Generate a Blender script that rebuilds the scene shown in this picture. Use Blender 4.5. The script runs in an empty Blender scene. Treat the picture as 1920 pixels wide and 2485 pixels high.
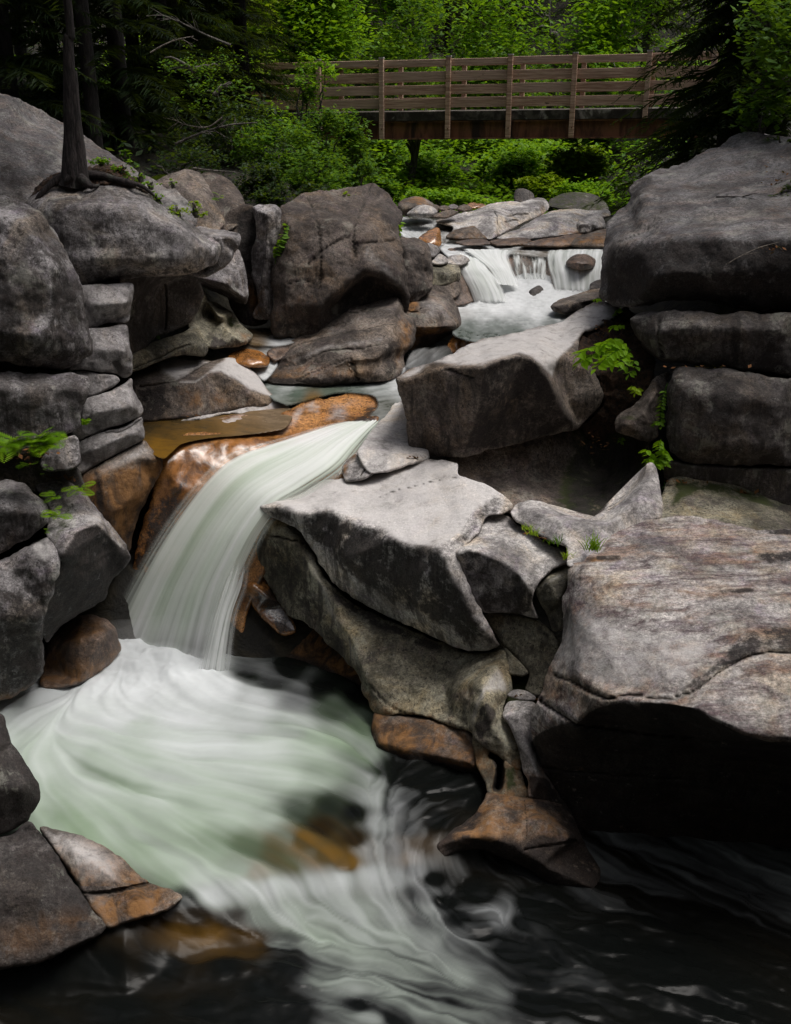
import bpy, math, random
import numpy as np
from mathutils import Vector
from mathutils.geometry import delaunay_2d_cdt

# ------------------------------------------------------------------ camera, sky, sun, exposure
SC = bpy.context.scene
COL = SC.collection
PITCH = math.radians(21.8)
F = 2600.0                       # focal length in pixels of the 1920 x 2485 photograph
CAM = np.array([0.0, 0.0, 5.2])  # metres above the plunge pool
cam_data = bpy.data.cameras.new("camera")
cam = bpy.data.objects.new("camera", cam_data)
COL.objects.link(cam)
cam.location = CAM
cam.rotation_euler = (math.pi / 2 - PITCH, 0, 0)
cam_data.sensor_fit = 'VERTICAL'
cam_data.sensor_height = 36.0
cam_data.lens = 36.0 * F / 2485.0
cam_data.clip_start = 0.1
cam_data.clip_end = 500
SC.camera = cam

SUN_EL, SUN_AZ = math.radians(70), math.radians(88)    # azimuth clockwise from +Y (upstream): from the right
world = bpy.data.worlds.new("World")
SC.world = world
world.use_nodes = True
wn, wl = world.node_tree.nodes, world.node_tree.links
for n in list(wn):
    wn.remove(n)
sky = wn.new('ShaderNodeTexSky')
sky.sky_type = 'NISHITA'
sky.sun_disc = False
sky.sun_elevation = SUN_EL
sky.sun_rotation = SUN_AZ
sky.air_density = 1.0
sky.dust_density = 6.0
sky.ozone_density = 1.0
hsv = wn.new('ShaderNodeHueSaturation')
hsv.inputs['Saturation'].default_value = 0.55          # a bright overcast, hardly blue
bg = wn.new('ShaderNodeBackground')
bg.inputs['Strength'].default_value = 0.068
wo = wn.new('ShaderNodeOutputWorld')
wl.new(sky.outputs[0], hsv.inputs['Color'])
wl.new(hsv.outputs[0], bg.inputs['Color'])
wl.new(bg.outputs[0], wo.inputs['Surface'])

sun_data = bpy.data.lights.new("sun", 'SUN')
sun_data.energy = 1.5
sun_data.angle = math.radians(30)
sun_data.color = (1.0, 0.965, 0.925)
sun = bpy.data.objects.new("sun", sun_data)
COL.objects.link(sun)
_d = Vector((math.sin(SUN_AZ) * math.cos(SUN_EL), math.cos(SUN_AZ) * math.cos(SUN_EL), math.sin(SUN_EL)))
sun.rotation_euler = (-_d).to_track_quat('-Z', 'Y').to_euler()

SC.view_settings.view_transform = 'Standard'
SC.view_settings.look = 'None'
SC.view_settings.gamma = 1.0
SC.view_settings.use_curve_mapping = False
SC.view_settings.exposure = 0.72

# ------------------------------------------------------------------ helpers
CP, SP = math.cos(PITCH), math.sin(PITCH)


def ray(px, py):
    a = (np.asarray(px, float) - 960.0) / F
    b = (1242.5 - np.asarray(py, float)) / F
    return np.stack([a, CP + b * SP, -SP + b * CP], -1)


def at(px, py, Y):
    """The point seen at a pixel of the photograph, Y metres in front of the camera."""
    d = ray(px, py)
    return CAM + d * (np.asarray(Y) / d[..., 1])[..., None]


def atz(px, py, z):
    d = ray(px, py)
    return CAM + d * ((np.asarray(z) - CAM[2]) / d[..., 2])[..., None]


def project(P):
    q = P - CAM
    depth = q[:, 1] * CP - q[:, 2] * SP
    up = q[:, 1] * SP + q[:, 2] * CP
    return np.stack([960 + F * q[:, 0] / depth, 1242.5 - F * up / depth], 1)


RNG = np.random.RandomState(7)
_perm = np.random.RandomState(3).permutation(256)
_perm = np.concatenate([_perm, _perm, _perm])
_grad = np.random.RandomState(5).normal(size=(256, 3))
_grad /= np.linalg.norm(_grad, axis=1)[:, None]


def noise3(p):
    """Perlin noise, p (n, 3) -> (n,), about -0.7 .. 0.7"""
    i = np.floor(p).astype(int)
    f = p - i
    i &= 255
    u = f * f * f * (f * (f * 6 - 15) + 10)
    out = 0
    for dx in (0, 1):
        for dy in (0, 1):
            for dz in (0, 1):
                h = _perm[_perm[_perm[(i[:, 0] + dx) & 255] + ((i[:, 1] + dy) & 255)] + ((i[:, 2] + dz) & 255)]
                g = _grad[h]
                dot = g[:, 0] * (f[:, 0] - dx) + g[:, 1] * (f[:, 1] - dy) + g[:, 2] * (f[:, 2] - dz)
                w = (u[:, 0] if dx else 1 - u[:, 0]) * (u[:, 1] if dy else 1 - u[:, 1]) * (u[:, 2] if dz else 1 - u[:, 2])
                out = out + w * dot
    return out


def fbm(p, octaves=4, gain=0.5):
    out, a = 0, 1.0
    for k in range(octaves):
        out = out + a * noise3(p + 17.3 * k)
        p = p * 2.03
        a *= gain
    return out


def tag(o, label=None, cat=None, group=None, kind=None):
    if label:
        o['label'] = label
    if cat:
        o['category'] = cat
    if group:
        o['group'] = group
    if kind:
        o['kind'] = kind
    return o


def mesh_object(name, V, faces, mat, parent=None, smooth=True, attrs=None, centre=True, origin=None):
    """One mesh object from arrays; faces an (n,3)/(n,4) array or a list of those."""
    V = np.asarray(V, float)
    if origin is None:
        origin = np.zeros(3)
        if centre and parent is None:
            origin = np.array([V[:, 0].mean(), V[:, 1].mean(), V[:, 2].min()])
    me = bpy.data.meshes.new(name)
    fl = faces if isinstance(faces, list) else [faces]
    fl = [np.asarray(f, np.int32) for f in fl if len(f)]
    me.vertices.add(len(V))
    me.vertices.foreach_set('co', (V - origin).astype(np.float32).ravel())
    idx = np.concatenate([f.ravel() for f in fl])
    tot = np.concatenate([np.full(len(f), f.shape[1], np.int32) for f in fl])
    me.loops.add(len(idx))
    me.loops.foreach_set('vertex_index', idx)
    me.polygons.add(len(tot))
    me.polygons.foreach_set('loop_start', np.concatenate([[0], np.cumsum(tot)[:-1]]).astype(np.int32))
    me.polygons.foreach_set('loop_total', tot)
    me.polygons.foreach_set('use_smooth', np.full(len(tot), smooth, bool))
    for k, a in (attrs or {}).items():
        if a.ndim == 2:
            at_ = me.attributes.new(k, 'FLOAT_COLOR', 'POINT')
            at_.data.foreach_set('color', a.astype(np.float32).ravel())
        else:
            at_ = me.attributes.new(k, 'FLOAT', 'POINT')
            at_.data.foreach_set('value', a.astype(np.float32).ravel())
    me.update(calc_edges=True)
    me.materials.append(mat)
    o = bpy.data.objects.new(name, me)
    o.location = origin
    COL.objects.link(o)
    if parent is not None:
        o.parent = parent
        o.location = Vector(origin) - parent.location
    return o


def empty(name, loc):
    o = bpy.data.objects.new(name, None)
    o.location = Vector([float(c) for c in loc])
    o.empty_display_size = 0.2
    COL.objects.link(o)
    return o


def part(name, V, faces, mat, root, **kw):
    """A mesh in world coordinates as a child of root (an unrotated Empty or mesh)."""
    loc = np.array(root.matrix_local.translation) if root.parent is None else np.array(root.parent.location + root.location)
    V = np.asarray(V, float) - np.array(root.location if root.parent is None else loc)
    return _child(name, V, faces, mat, root, **kw)


def _child(name, V, faces, mat, root, **kw):
    o = mesh_object(name, V, faces, mat, parent=None, centre=False, **kw)
    o.location = (0, 0, 0)
    o.parent = root
    return o


def box_arrays(c, ax, ay, az):
    """Box of half-axes ax, ay, az (vectors) round c."""
    c, ax, ay, az = (np.asarray(q, float) for q in (c, ax, ay, az))
    V = np.array([c + sx * ax + sy * ay + sz * az for sz in (-1, 1) for sy in (-1, 1) for sx in (-1, 1)])
    Q = np.array([[0, 2, 3, 1], [4, 5, 7, 6], [0, 1, 5, 4], [2, 6, 7, 3], [0, 4, 6, 2], [1, 3, 7, 5]])
    return V, Q


def join_arrays(items):
    Vs, Fs, n = [], [], 0
    for V, Q in items:
        Vs.append(V)
        Fs.append(np.asarray(Q) + n)
        n += len(V)
    return np.concatenate(Vs), np.concatenate(Fs)


def tube(path, radii, sides=8, wob=0.0, seed=0):
    path = np.asarray(path, float)
    n = len(path)
    tan = np.gradient(path, axis=0)
    tan /= np.linalg.norm(tan, axis=1)[:, None] + 1e-9
    ref = np.array([0.31, 0.92, 0.2])
    u = np.cross(tan, ref)
    u /= np.linalg.norm(u, axis=1)[:, None] + 1e-9
    v = np.cross(tan, u)
    ang = np.linspace(0, 2 * math.pi, sides, endpoint=False)
    ring = np.cos(ang)[None, :, None] * u[:, None] + np.sin(ang)[None, :, None] * v[:, None]
    r = np.asarray(radii, float)[:, None] * np.ones((1, sides))
    V = path[:, None] + ring * r[..., None]
    V = V.reshape(-1, 3)
    if wob:
        rr = np.repeat(np.asarray(radii, float), sides)
        V = V + (ring.reshape(-1, 3) * (noise3(V * np.array([9, 9, 2.2]) + seed) * wob)[:, None] * rr[:, None])
    Q = []
    for i in range(n - 1):
        for k in range(sides):
            k2 = (k + 1) % sides
            Q.append((i * sides + k, i * sides + k2, (i + 1) * sides + k2, (i + 1) * sides + k))
    return V, np.array(Q)


def catmull(pts, closed=True, step=6.0):
    """Resampled centripetal-like Catmull-Rom through 2-D points."""
    P = np.asarray(pts, float)
    n = len(P)
    out = []
    m = n if closed else n - 1
    for i in range(m):
        p0, p1, p2, p3 = P[(i - 1) % n], P[i], P[(i + 1) % n], P[(i + 2) % n]
        L = np.linalg.norm(p2 - p1)
        m1 = (p2 - p0) * 0.5
        m2 = (p3 - p1) * 0.5
        lim = L * 0.8
        for q in (m1, m2):
            l = np.linalg.norm(q)
            if l > lim:
                q *= lim / l
        k = max(1, int(round(L / step)))
        t = (np.arange(k) / k)[:, None]
        h00 = 2 * t ** 3 - 3 * t ** 2 + 1
        h10 = t ** 3 - 2 * t ** 2 + t
        h01 = -2 * t ** 3 + 3 * t ** 2
        h11 = t ** 3 - t ** 2
        out.append(h00 * p1 + h10 * m1 + h01 * p2 + h11 * m2)
    return np.concatenate(out)


def inside(poly, q):
    x, y = q[:, 0], q[:, 1]
    c = np.zeros(len(q), bool)
    n = len(poly)
    for i in range(n):
        x1, y1 = poly[i]
        x2, y2 = poly[(i + 1) % n]
        if y1 == y2:
            continue
        m = ((y1 > y) != (y2 > y)) & (x < (x2 - x1) * (y - y1) / (y2 - y1) + x1)
        c ^= m
    return c


def seg_dist(poly, q, closed=True):
    d = np.full(len(q), 1e9)
    n = len(poly)
    for i in range(n if closed else n - 1):
        a, b = poly[i], poly[(i + 1) % n]
        ab = b - a
        t = np.clip(((q - a) @ ab) / (ab @ ab + 1e-9), 0, 1)
        d = np.minimum(d, np.hypot(*(q - a - t[:, None] * ab).T))
    return d


def invdepth(px, py, c):
    d = ray(px, py)
    if len(c) == 1:
        return d[1] / c[0]                       # given Y
    return d[2] / (c[1] - CAM[2])                # given height z


def surface(outline, ridges=(), step=None, smooth=6, rim=None, rim_m=None, cracks=(), wig=1.0):
    """A dense triangulated surface through 3-D control points that are written as
    (photo x, photo y, distance Y) or (photo x, photo y, 0, height z)."""
    o2 = np.array([p[:2] for p in outline], float)
    area = abs(0.5 * np.sum(o2[:, 0] * np.roll(o2[:, 1], -1) - o2[:, 1] * np.roll(o2[:, 0], -1)))
    size = math.sqrt(area)
    step = step or min(max(size / 60.0, 2.6), 6.2)
    cv = [(*p[:2], invdepth(p[0], p[1], p[2:3] if len(p) == 3 else p[2:])) for p in outline]
    ce = [(i, (i + 1) % len(outline)) for i in range(len(outline))]
    for r in ridges:
        s = len(cv)
        cv += [(*p[:2], invdepth(p[0], p[1], p[2:3] if len(p) == 3 else p[2:])) for p in r]
        ce += [(s + i, s + i + 1) for i in range(len(r) - 1)]
    val = np.array([c[2] for c in cv])
    c2 = np.array([c[:2] for c in cv])
    res = delaunay_2d_cdt([Vector(c[:2]) for c in cv], ce, [], 1, 1e-3)
    CV = np.array([[v[0], v[1]] for v in res[0]])
    cval = []
    for k, src in enumerate(res[3]):
        if len(src):
            cval.append(val[src[0]])
        else:
            d = np.hypot(*(c2 - CV[k]).T) + 1e-6
            j = np.argsort(d)[:2]
            cval.append(np.sum(val[j] / d[j]) / np.sum(1 / d[j]))
    cval = np.array(cval)
    CT = np.array([list(f) for f in res[2]])
    # dense points
    bd = catmull(o2, True, step)
    if wig:
        w = np.stack([bd[:, 0] / 26.0, bd[:, 1] / 26.0, np.zeros(len(bd)) + 3.1], 1)
        bd = bd + wig * min(4.0, size * 0.012) * np.stack([fbm(w, 3), fbm(w + 40, 3)], 1)
    x0, y0 = bd.min(0)
    x1, y1 = bd.max(0)
    gx, gy = np.meshgrid(np.arange(x0, x1, step), np.arange(y0, y1, step * 0.87))
    gx[1::2] += step * 0.5
    g = np.stack([gx.ravel(), gy.ravel()], 1)
    g = g[inside(bd, g)]
    g = g[seg_dist(bd, g) > step * 0.6] if len(g) else g
    allp = np.concatenate([bd, g])
    nb = len(bd)
    res = delaunay_2d_cdt([Vector(p) for p in allp], [(i, (i + 1) % nb) for i in range(nb)], [], 1, 1e-4)
    Q = np.array([[v[0], v[1]] for v in res[0]])
    T = np.array([list(f) for f in res[2]])
    # interpolate the inverse depth (linear on planes)
    best = np.full(len(Q), -1e9)
    iv = np.zeros(len(Q))
    for t in CT:
        a, b, c = CV[t]
        det = (b[1] - c[1]) * (a[0] - c[0]) + (c[0] - b[0]) * (a[1] - c[1])
        if abs(det) < 1e-9:
            continue
        l0 = ((b[1] - c[1]) * (Q[:, 0] - c[0]) + (c[0] - b[0]) * (Q[:, 1] - c[1])) / det
        l1 = ((c[1] - a[1]) * (Q[:, 0] - c[0]) + (a[0] - c[0]) * (Q[:, 1] - c[1])) / det
        l2 = 1 - l0 - l1
        m = np.minimum(np.minimum(l0, l1), l2)
        L = np.clip(np.stack([l0, l1, l2], 1), 0, 1)
        L /= L.sum(1)[:, None]
        up = m > best
        iv[up] = (L[up] * cval[t]).sum(1)
        best[up] = m[up]
    E = np.concatenate([T[:, [0, 1]], T[:, [1, 2]], T[:, [2, 0]]])
    deg = np.bincount(E.ravel(), minlength=len(Q)).astype(float) + 1e-9
    for _ in range(smooth):
        s = np.bincount(E[:, 0], iv[E[:, 1]], len(Q)) + np.bincount(E[:, 1], iv[E[:, 0]], len(Q))
        iv = 0.35 * iv + 0.65 * s / deg
    tt = 1.0 / iv
    dist = seg_dist(bd, Q)
    rim = min(9.0, 0.07 * size) if rim is None else rim
    if rim:
        k = np.clip(1 - dist / rim, 0, 1)
        rm = (rim * np.mean(tt) / F * 0.9) if rim_m is None else rim_m
        tt = tt + rm * (1 - np.sqrt(np.clip(1 - k * k * 0.985, 0, 1)))
    crk = np.zeros(len(Q))
    for line, wid, dep in cracks:
        line = catmull(np.asarray(line, float), False, 8.0) if len(line) > 2 else np.asarray(line, float)
        qq = np.stack([Q[:, 0] / 14, Q[:, 1] / 14, np.zeros(len(Q))], 1)
        dd = seg_dist(line, Q + 3.0 * np.stack([noise3(qq), noise3(qq + 9)], 1), False)
        k = np.clip(1 - dd / wid, 0, 1)
        tt = tt + dep * k * k * (3 - 2 * k)
        crk = np.maximum(crk, np.clip(1 - dd / (wid * 0.8), 0, 1))
    P = CAM + ray(Q[:, 0], Q[:, 1]) * tt[:, None]
    # winding towards the camera, boundary loop
    a, b, c = P[T[:, 0]], P[T[:, 1]], P[T[:, 2]]
    nrm = np.cross(b - a, c - a)
    flip = (nrm * (CAM - a)).sum(1) < 0
    T[flip] = T[flip][:, ::-1]
    D = np.concatenate([T[:, [0, 1]], T[:, [1, 2]], T[:, [2, 0]]])
    key = {(int(i), int(j)) for i, j in D}
    nxt = {i: j for i, j in key if (j, i) not in key}
    start = next(iter(nxt))
    loop, k = [start], nxt[start]
    while k != start and len(loop) < len(nxt) + 2:
        loop.append(k)
        k = nxt[k]
    return P, T, Q, np.array(loop), dist, crk, size


def smooth01(a, b, v):
    t = np.clip((v - a) / (b - a), 0, 1)
    return t * t * (3 - 2 * t)


def normals(P, T):
    n = np.cross(P[T[:, 1]] - P[T[:, 0]], P[T[:, 2]] - P[T[:, 0]])
    N = np.zeros_like(P)
    for k in range(3):
        for c in range(3):
            N[:, c] += np.bincount(T[:, k], n[:, c], len(P))
    return N / (np.linalg.norm(N, axis=1)[:, None] + 1e-12)


def paint(Q, items, ch):
    """Masks (dark, rust, moss, pale) for weathering and for light and shade painted on faces; soft noisy edges come from the material."""
    A = np.zeros((len(Q), 4))
    for kind, poly, soft, s in items:
        poly = np.asarray(poly, float)
        d = seg_dist(poly, Q) * np.where(inside(poly, Q), 1, -1)
        m = np.clip(0.5 + d / (2.0 * soft), 0, 1) * s
        A[:, ch[kind]] = np.maximum(A[:, ch[kind]], m)
    return A


CH = {'dark': 0, 'rust': 1, 'moss': 2, 'pale': 3}
N_ROCK = [0]


def rock(name, label, cat, mat, outline, ridges=(), thick=None, amp=0.018, freq=2.6, stains_shade=(), cracks=(), all=None,
         smooth=6, rim=None, rim_m=None, step=None, group=None, kind=None, parent=None, wig=1.0, strata=0.0, facet=0.0):
    def wide(p):                                         # walls run on past the edge of the picture
        return ((p[0] - 330, *p[1:]) if p[0] <= -100 else (p[0] + 330, *p[1:]) if p[0] >= 2080 else p)
    outline = [wide(p) for p in outline]
    ridges = [[wide(p) for p in r] for r in ridges]
    P, T, Q, loop, dist, crk, size = surface(outline, ridges, step, smooth, rim, rim_m, cracks, wig)
    N_ROCK[0] += 1
    seed = N_ROCK[0] * 3.7
    scale = size * np.linalg.norm(P.mean(0) - CAM) / F            # rough size in metres
    thick = thick or 0.7 * scale
    n0 = len(P)
    Vs, quads, tris = [P], [], [T]
    cen = P[loop].mean(0)
    prev = loop
    base = n0
    rings = [(0.10, 0.005), (0.35, 0.02), (0.75, 0.09), (1.0, 0.30), (1.08, 0.62)]
    for dep, inset in rings:
        R = P[loop] + (cen - P[loop]) * inset
        v = R - CAM
        v /= np.linalg.norm(v, axis=1)[:, None]
        R = R + v * thick * dep
        Vs.append(R)
        cur = np.arange(base, base + len(loop))
        a, b = prev, np.roll(prev, -1)
        c, d = np.roll(cur, -1), cur
        quads.append(np.stack([b, a, d, c], 1))
        prev = cur
        base += len(loop)
    Vs.append((np.concatenate(Vs)[prev].mean(0) + 0)[None])
    tris.append(np.stack([np.roll(prev, -1), prev, np.full(len(prev), base)], 1))
    V = np.concatenate(Vs)
    allT = np.concatenate(tris + [np.concatenate([q[:, [0, 1, 2]], q[:, [0, 2, 3]]]) for q in quads])
    N = normals(V, allT)
    fq = freq * max(1.0, 0.8 / max(scale, 0.15))
    am = amp * min(1.0, scale / 0.7)
    disp = am * (fbm(V * fq + seed, 4, 0.55) * 1.5)
    if facet:                                               # chipped planes
        c = fbm(V * fq * 0.8 + seed + 50, 2)
        disp += facet * am * np.round(c * 4) / 4
    if strata:
        s = V[:, 2] * 7 + 1.2 * noise3(V * 1.1 + seed)
        disp += strata * am * noise3(np.stack([V[:, 0] * 0.6, V[:, 1] * 0.6, s], 1))
    V = V + N * disp[:, None]
    A = np.zeros((len(V), 4))
    A[:n0] = paint(Q, stains_shade, CH)
    low = (Q[:, 1] > 1480)                               # the plunge pool's tide line: wet black at the water, rusty just above
    if low.any():
        zz = P[:, 2] + 0.05 * noise3(P * 5.0)
        wl = np.where(Q[:, 1] > 2150, -0.22, 0.02)
        A[:n0, 0] = np.maximum(A[:n0, 0], low * 0.75 * smooth01(0.07, -0.02, zz - wl))
        A[:n0, 1] = np.maximum(A[:n0, 1], low * 0.5 * smooth01(0.36, 0.14, zz - wl))
    for k, s in (all or {}).items():
        A[:, CH[k]] = np.maximum(A[:, CH[k]], s)
    fill = A[loop]
    for k in range(len(rings)):
        A[n0 + k * len(loop): n0 + (k + 1) * len(loop)] = fill
    A[-1] = fill.mean(0)
    C = np.zeros(len(V))
    C[:n0] = crk
    o = mesh_object(name, V, [allT[:0]] + tris + quads, mat, attrs={'stain_shade': A, 'crack': C})
    tag(o, label, cat, group, kind)
    return o
# ------------------------------------------------------------------ materials
class NT:
    def __init__(self, name):
        self.m = bpy.data.materials.new(name)
        self.m.use_nodes = True
        self.t = self.m.node_tree
        for n in list(self.t.nodes):
            self.t.nodes.remove(n)
        self.out = self.t.nodes.new('ShaderNodeOutputMaterial')

    def n(self, typ, **props):
        node = self.t.nodes.new(typ)
        for k, v in props.items():
            setattr(node, k, v)
        return node

    def link(self, a, b):
        self.t.links.new(a, b)

    def put(self, sock, v):
        if hasattr(v, 'is_output'):
            self.link(v, sock)
        elif isinstance(v, (tuple, list)) and len(v) == 3 and sock.type == 'RGBA':
            sock.default_value = (*v, 1)
        else:
            sock.default_value = v

    def math(self, op, a, b=0.0, c=None, clamp=False):
        k = self.n('ShaderNodeMath', operation=op, use_clamp=clamp)
        self.put(k.inputs[0], a)
        self.put(k.inputs[1], b)
        if c is not None:
            self.put(k.inputs[2], c)
        return k.outputs[0]

    def mix(self, f, a, b, blend='MIX'):
        k = self.n('ShaderNodeMix', data_type='RGBA', blend_type=blend)
        self.put(k.inputs[0], f)
        self.put(k.inputs[6], a)
        self.put(k.inputs[7], b)
        return k.outputs[2]

    def mapr(self, v, a, b, c=0.0, d=1.0, smooth=True):
        k = self.n('ShaderNodeMapRange', interpolation_type='SMOOTHSTEP' if smooth else 'LINEAR')
        self.put(k.inputs[0], v)
        for i, q in enumerate((a, b, c, d)):
            self.put(k.inputs[i + 1], q)
        return k.outputs[0]

    def noise(self, vec, scale, detail=4, rough=0.55, dist=0.0):
        k = self.n('ShaderNodeTexNoise')
        self.link(vec, k.inputs['Vector'])
        k.inputs['Scale'].default_value = scale
        k.inputs['Detail'].default_value = detail
        k.inputs['Roughness'].default_value = rough
        k.inputs['Distortion'].default_value = dist
        return k.outputs['Fac']

    def scaled(self, vec, s):
        k = self.n('ShaderNodeMapping')
        self.link(vec, k.inputs[0])
        k.inputs['Scale'].default_value = s
        return k.outputs[0]

    def attr(self, name):
        return self.n('ShaderNodeAttribute', attribute_name=name)

    def bsdf(self, **kw):
        k = self.n('ShaderNodeBsdfPrincipled')
        for key, v in kw.items():
            self.put(k.inputs[key.replace('_', ' ')], v)
        return k


def granite(name, light, dark, lichen=0.25, blotch=0.35, rough=0.8, spec=0.35, streak=0.0, bump=1.0, rustcol=(0.26, 0.125, 0.04), tintiness=0.9, drips=0.75, spots=0.85):
    g = NT(name)
    tc = g.n('ShaderNodeTexCoord').outputs['Object']
    big = g.noise(tc, 1.6, 6, 0.6, 0.6)
    mid = g.noise(tc, 8.0, 6, 0.65)
    fine = g.noise(tc, 70.0, 4, 0.7)
    vfine = g.noise(tc, 190.0, 2, 0.6)
    blo = g.noise(g.scaled(tc, (1.0, 1.0, 0.55)), 5.0, 9, 0.72, 0.8)
    lic = g.noise(tc, 3.2, 8, 0.75, 0.3)
    dark, light = tuple(0.62 * c for c in dark), tuple(min(0.72, 1.2 * c) for c in light)
    patchy = g.math('ADD', g.math('MULTIPLY', big, 0.5), g.math('ADD', g.math('MULTIPLY', blo, 0.3), g.math('MULTIPLY', lic, 0.2)))
    col = g.mix(g.mapr(patchy, 0.40, 0.58), dark, light)
    if streak:
        st = g.noise(g.scaled(tc, (0.55, 3.4, 7.0)), 2.4, 10, 0.72, 0.35)
        col = g.mix(g.math('MULTIPLY', g.mapr(st, 0.43, 0.66), streak), col, (0.10, 0.068, 0.072))
        st2 = g.noise(g.scaled(tc, (0.5, 2.6, 6.0)), 2.1, 10, 0.72, 0.3)
        col = g.mix(g.math('MULTIPLY', g.mapr(st2, 0.47, 0.68), streak * 0.75), col, (0.34, 0.225, 0.165))
    grain = g.noise(tc, 26.0, 7, 0.78)
    sp = g.math('MULTIPLY', g.mapr(fine, 0.32, 0.68, 0.62, 1.38, False), g.mapr(grain, 0.37, 0.63, 0.52, 1.46, False))
    sp = g.math('MULTIPLY', sp, g.mapr(vfine, 0.3, 0.7, 0.8, 1.2, False))
    k = g.n('ShaderNodeMix', data_type='RGBA', blend_type='MULTIPLY')
    k.inputs[0].default_value = 1.0
    g.link(col, k.inputs[6])
    cc = g.n('ShaderNodeCombineColor')
    for i in range(3):
        g.link(sp, cc.inputs[i])
    g.link(cc.outputs[0], k.inputs[7])
    col = k.outputs[2]
    fleck = g.noise(tc, 15.0, 8, 0.8, 0.4)
    spot = g.noise(tc, 36.0, 6, 0.75)
    col = g.mix(g.math('MULTIPLY', g.math('MULTIPLY', g.mapr(spot, 0.555, 0.59), g.mapr(blo, 0.38, 0.52)), min(1.0, spots)), col, (0.026, 0.021, 0.020))
    hue = g.noise(tc, 1.9, 5, 0.65, 0.8)
    hue2 = g.noise(g.scaled(tc, (1, 1, 1.8)), 3.1, 5, 0.6, 1.0)
    col = g.mix(g.mapr(hue, 0.44, 0.68, 0, tintiness), col, (1.0, 0.86, 0.66), 'MULTIPLY')
    col = g.mix(g.mapr(hue2, 0.52, 0.7, 0, tintiness), col, (0.86, 0.80, 0.92), 'MULTIPLY')
    col = g.mix(g.math('MULTIPLY', g.mapr(lic, 0.555, 0.605), lichen), col, (0.34, 0.345, 0.29))
    col = g.mix(g.math('MULTIPLY', g.mapr(fleck, 0.605, 0.64), min(1.0, lichen * 1.3)), col, (0.40, 0.39, 0.36))
    col = g.mix(g.math('MULTIPLY', g.mapr(blo, 0.53, 0.585), blotch), col, (0.034, 0.028, 0.026))
    col = g.mix(g.math('MULTIPLY', g.mapr(fleck, 0.41, 0.375), min(1.0, blotch * 1.25)), col, (0.028, 0.022, 0.021))
    drip = g.noise(g.scaled(tc, (5.0, 5.0, 0.45)), 1.7, 7, 0.7, 0.25)
    geo = g.n('ShaderNodeNewGeometry')
    sx_ = g.n('ShaderNodeSeparateXYZ')
    g.link(geo.outputs['Normal'], sx_.inputs[0])
    steep = g.mapr(sx_.outputs[2], 0.55, 0.15)
    col = g.mix(g.math('MULTIPLY', g.math('MULTIPLY', g.mapr(drip, 0.49, 0.6), steep), drips), col, (0.030, 0.025, 0.023))
    a = g.attr('stain_shade')
    sep = g.n('ShaderNodeSeparateColor')
    g.link(a.outputs['Color'], sep.inputs[0])
    nz = g.math('SUBTRACT', g.math('ADD', g.math('ADD', g.math('MULTIPLY', mid, 0.35), g.math('MULTIPLY', blo, 0.3)), g.math('MULTIPLY', fleck, 0.35)), 0.5)

    def mask(s, k_, lo, hi):
        return g.mapr(g.math('MULTIPLY', s, g.math('ADD', 1.0, g.math('MULTIPLY', nz, k_))), lo, hi)
    pale = mask(a.outputs['Alpha'], 4.0, 0.15, 0.9)
    col = g.mix(g.math('MULTIPLY', pale, 0.8), col, g.mix(fine, (0.44, 0.41, 0.41), (0.74, 0.72, 0.70)))
    rust = mask(sep.outputs[1], 5.0, 0.2, 0.8)
    rc = g.mix(g.mapr(blo, 0.40, 0.6), tuple(0.35 * c for c in rustcol), rustcol)
    rc = g.mix(g.mapr(lic, 0.5, 0.75), rc, tuple(min(1, 1.7 * c + 0.03) for c in rustcol))
    col = g.mix(g.math('MULTIPLY', rust, 0.88), col, rc)
    moss = mask(sep.outputs[2], 6.0, 0.25, 0.7)
    col = g.mix(moss, col, g.mix(mid, (0.012, 0.016, 0.005), (0.05, 0.062, 0.012)))
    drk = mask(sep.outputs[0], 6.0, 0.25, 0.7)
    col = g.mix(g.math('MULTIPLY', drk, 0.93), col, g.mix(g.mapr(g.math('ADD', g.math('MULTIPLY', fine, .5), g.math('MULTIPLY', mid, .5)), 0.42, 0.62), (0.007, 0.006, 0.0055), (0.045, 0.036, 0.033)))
    ck = g.mapr(g.attr('crack').outputs['Fac'], 0.15, 0.9)
    col = g.mix(g.math('MULTIPLY', ck, 0.85), col, (0.014, 0.011, 0.007))
    b1 = g.n('ShaderNodeBump')
    b1.inputs['Strength'].default_value = 0.55 * bump
    b1.inputs['Distance'].default_value = 0.05
    g.link(g.math('ADD', g.math('MULTIPLY', mid, 0.7), g.math('MULTIPLY', blo, 0.5)), b1.inputs['Height'])
    b2 = g.n('ShaderNodeBump')
    b2.inputs['Strength'].default_value = 0.75 * bump
    b2.inputs['Distance'].default_value = 0.016
    g.link(grain, b2.inputs['Height'])
    g.link(b1.outputs[0], b2.inputs['Normal'])
    p = g.bsdf(Base_Color=col, Roughness=g.mapr(mid, 0.3, 0.7, rough - 0.12, min(1, rough + 0.1), False), Normal=b2.outputs[0])
    p.inputs['Specular IOR Level'].default_value = spec
    g.link(p.outputs[0], g.out.inputs[0])
    return g.m


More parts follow.
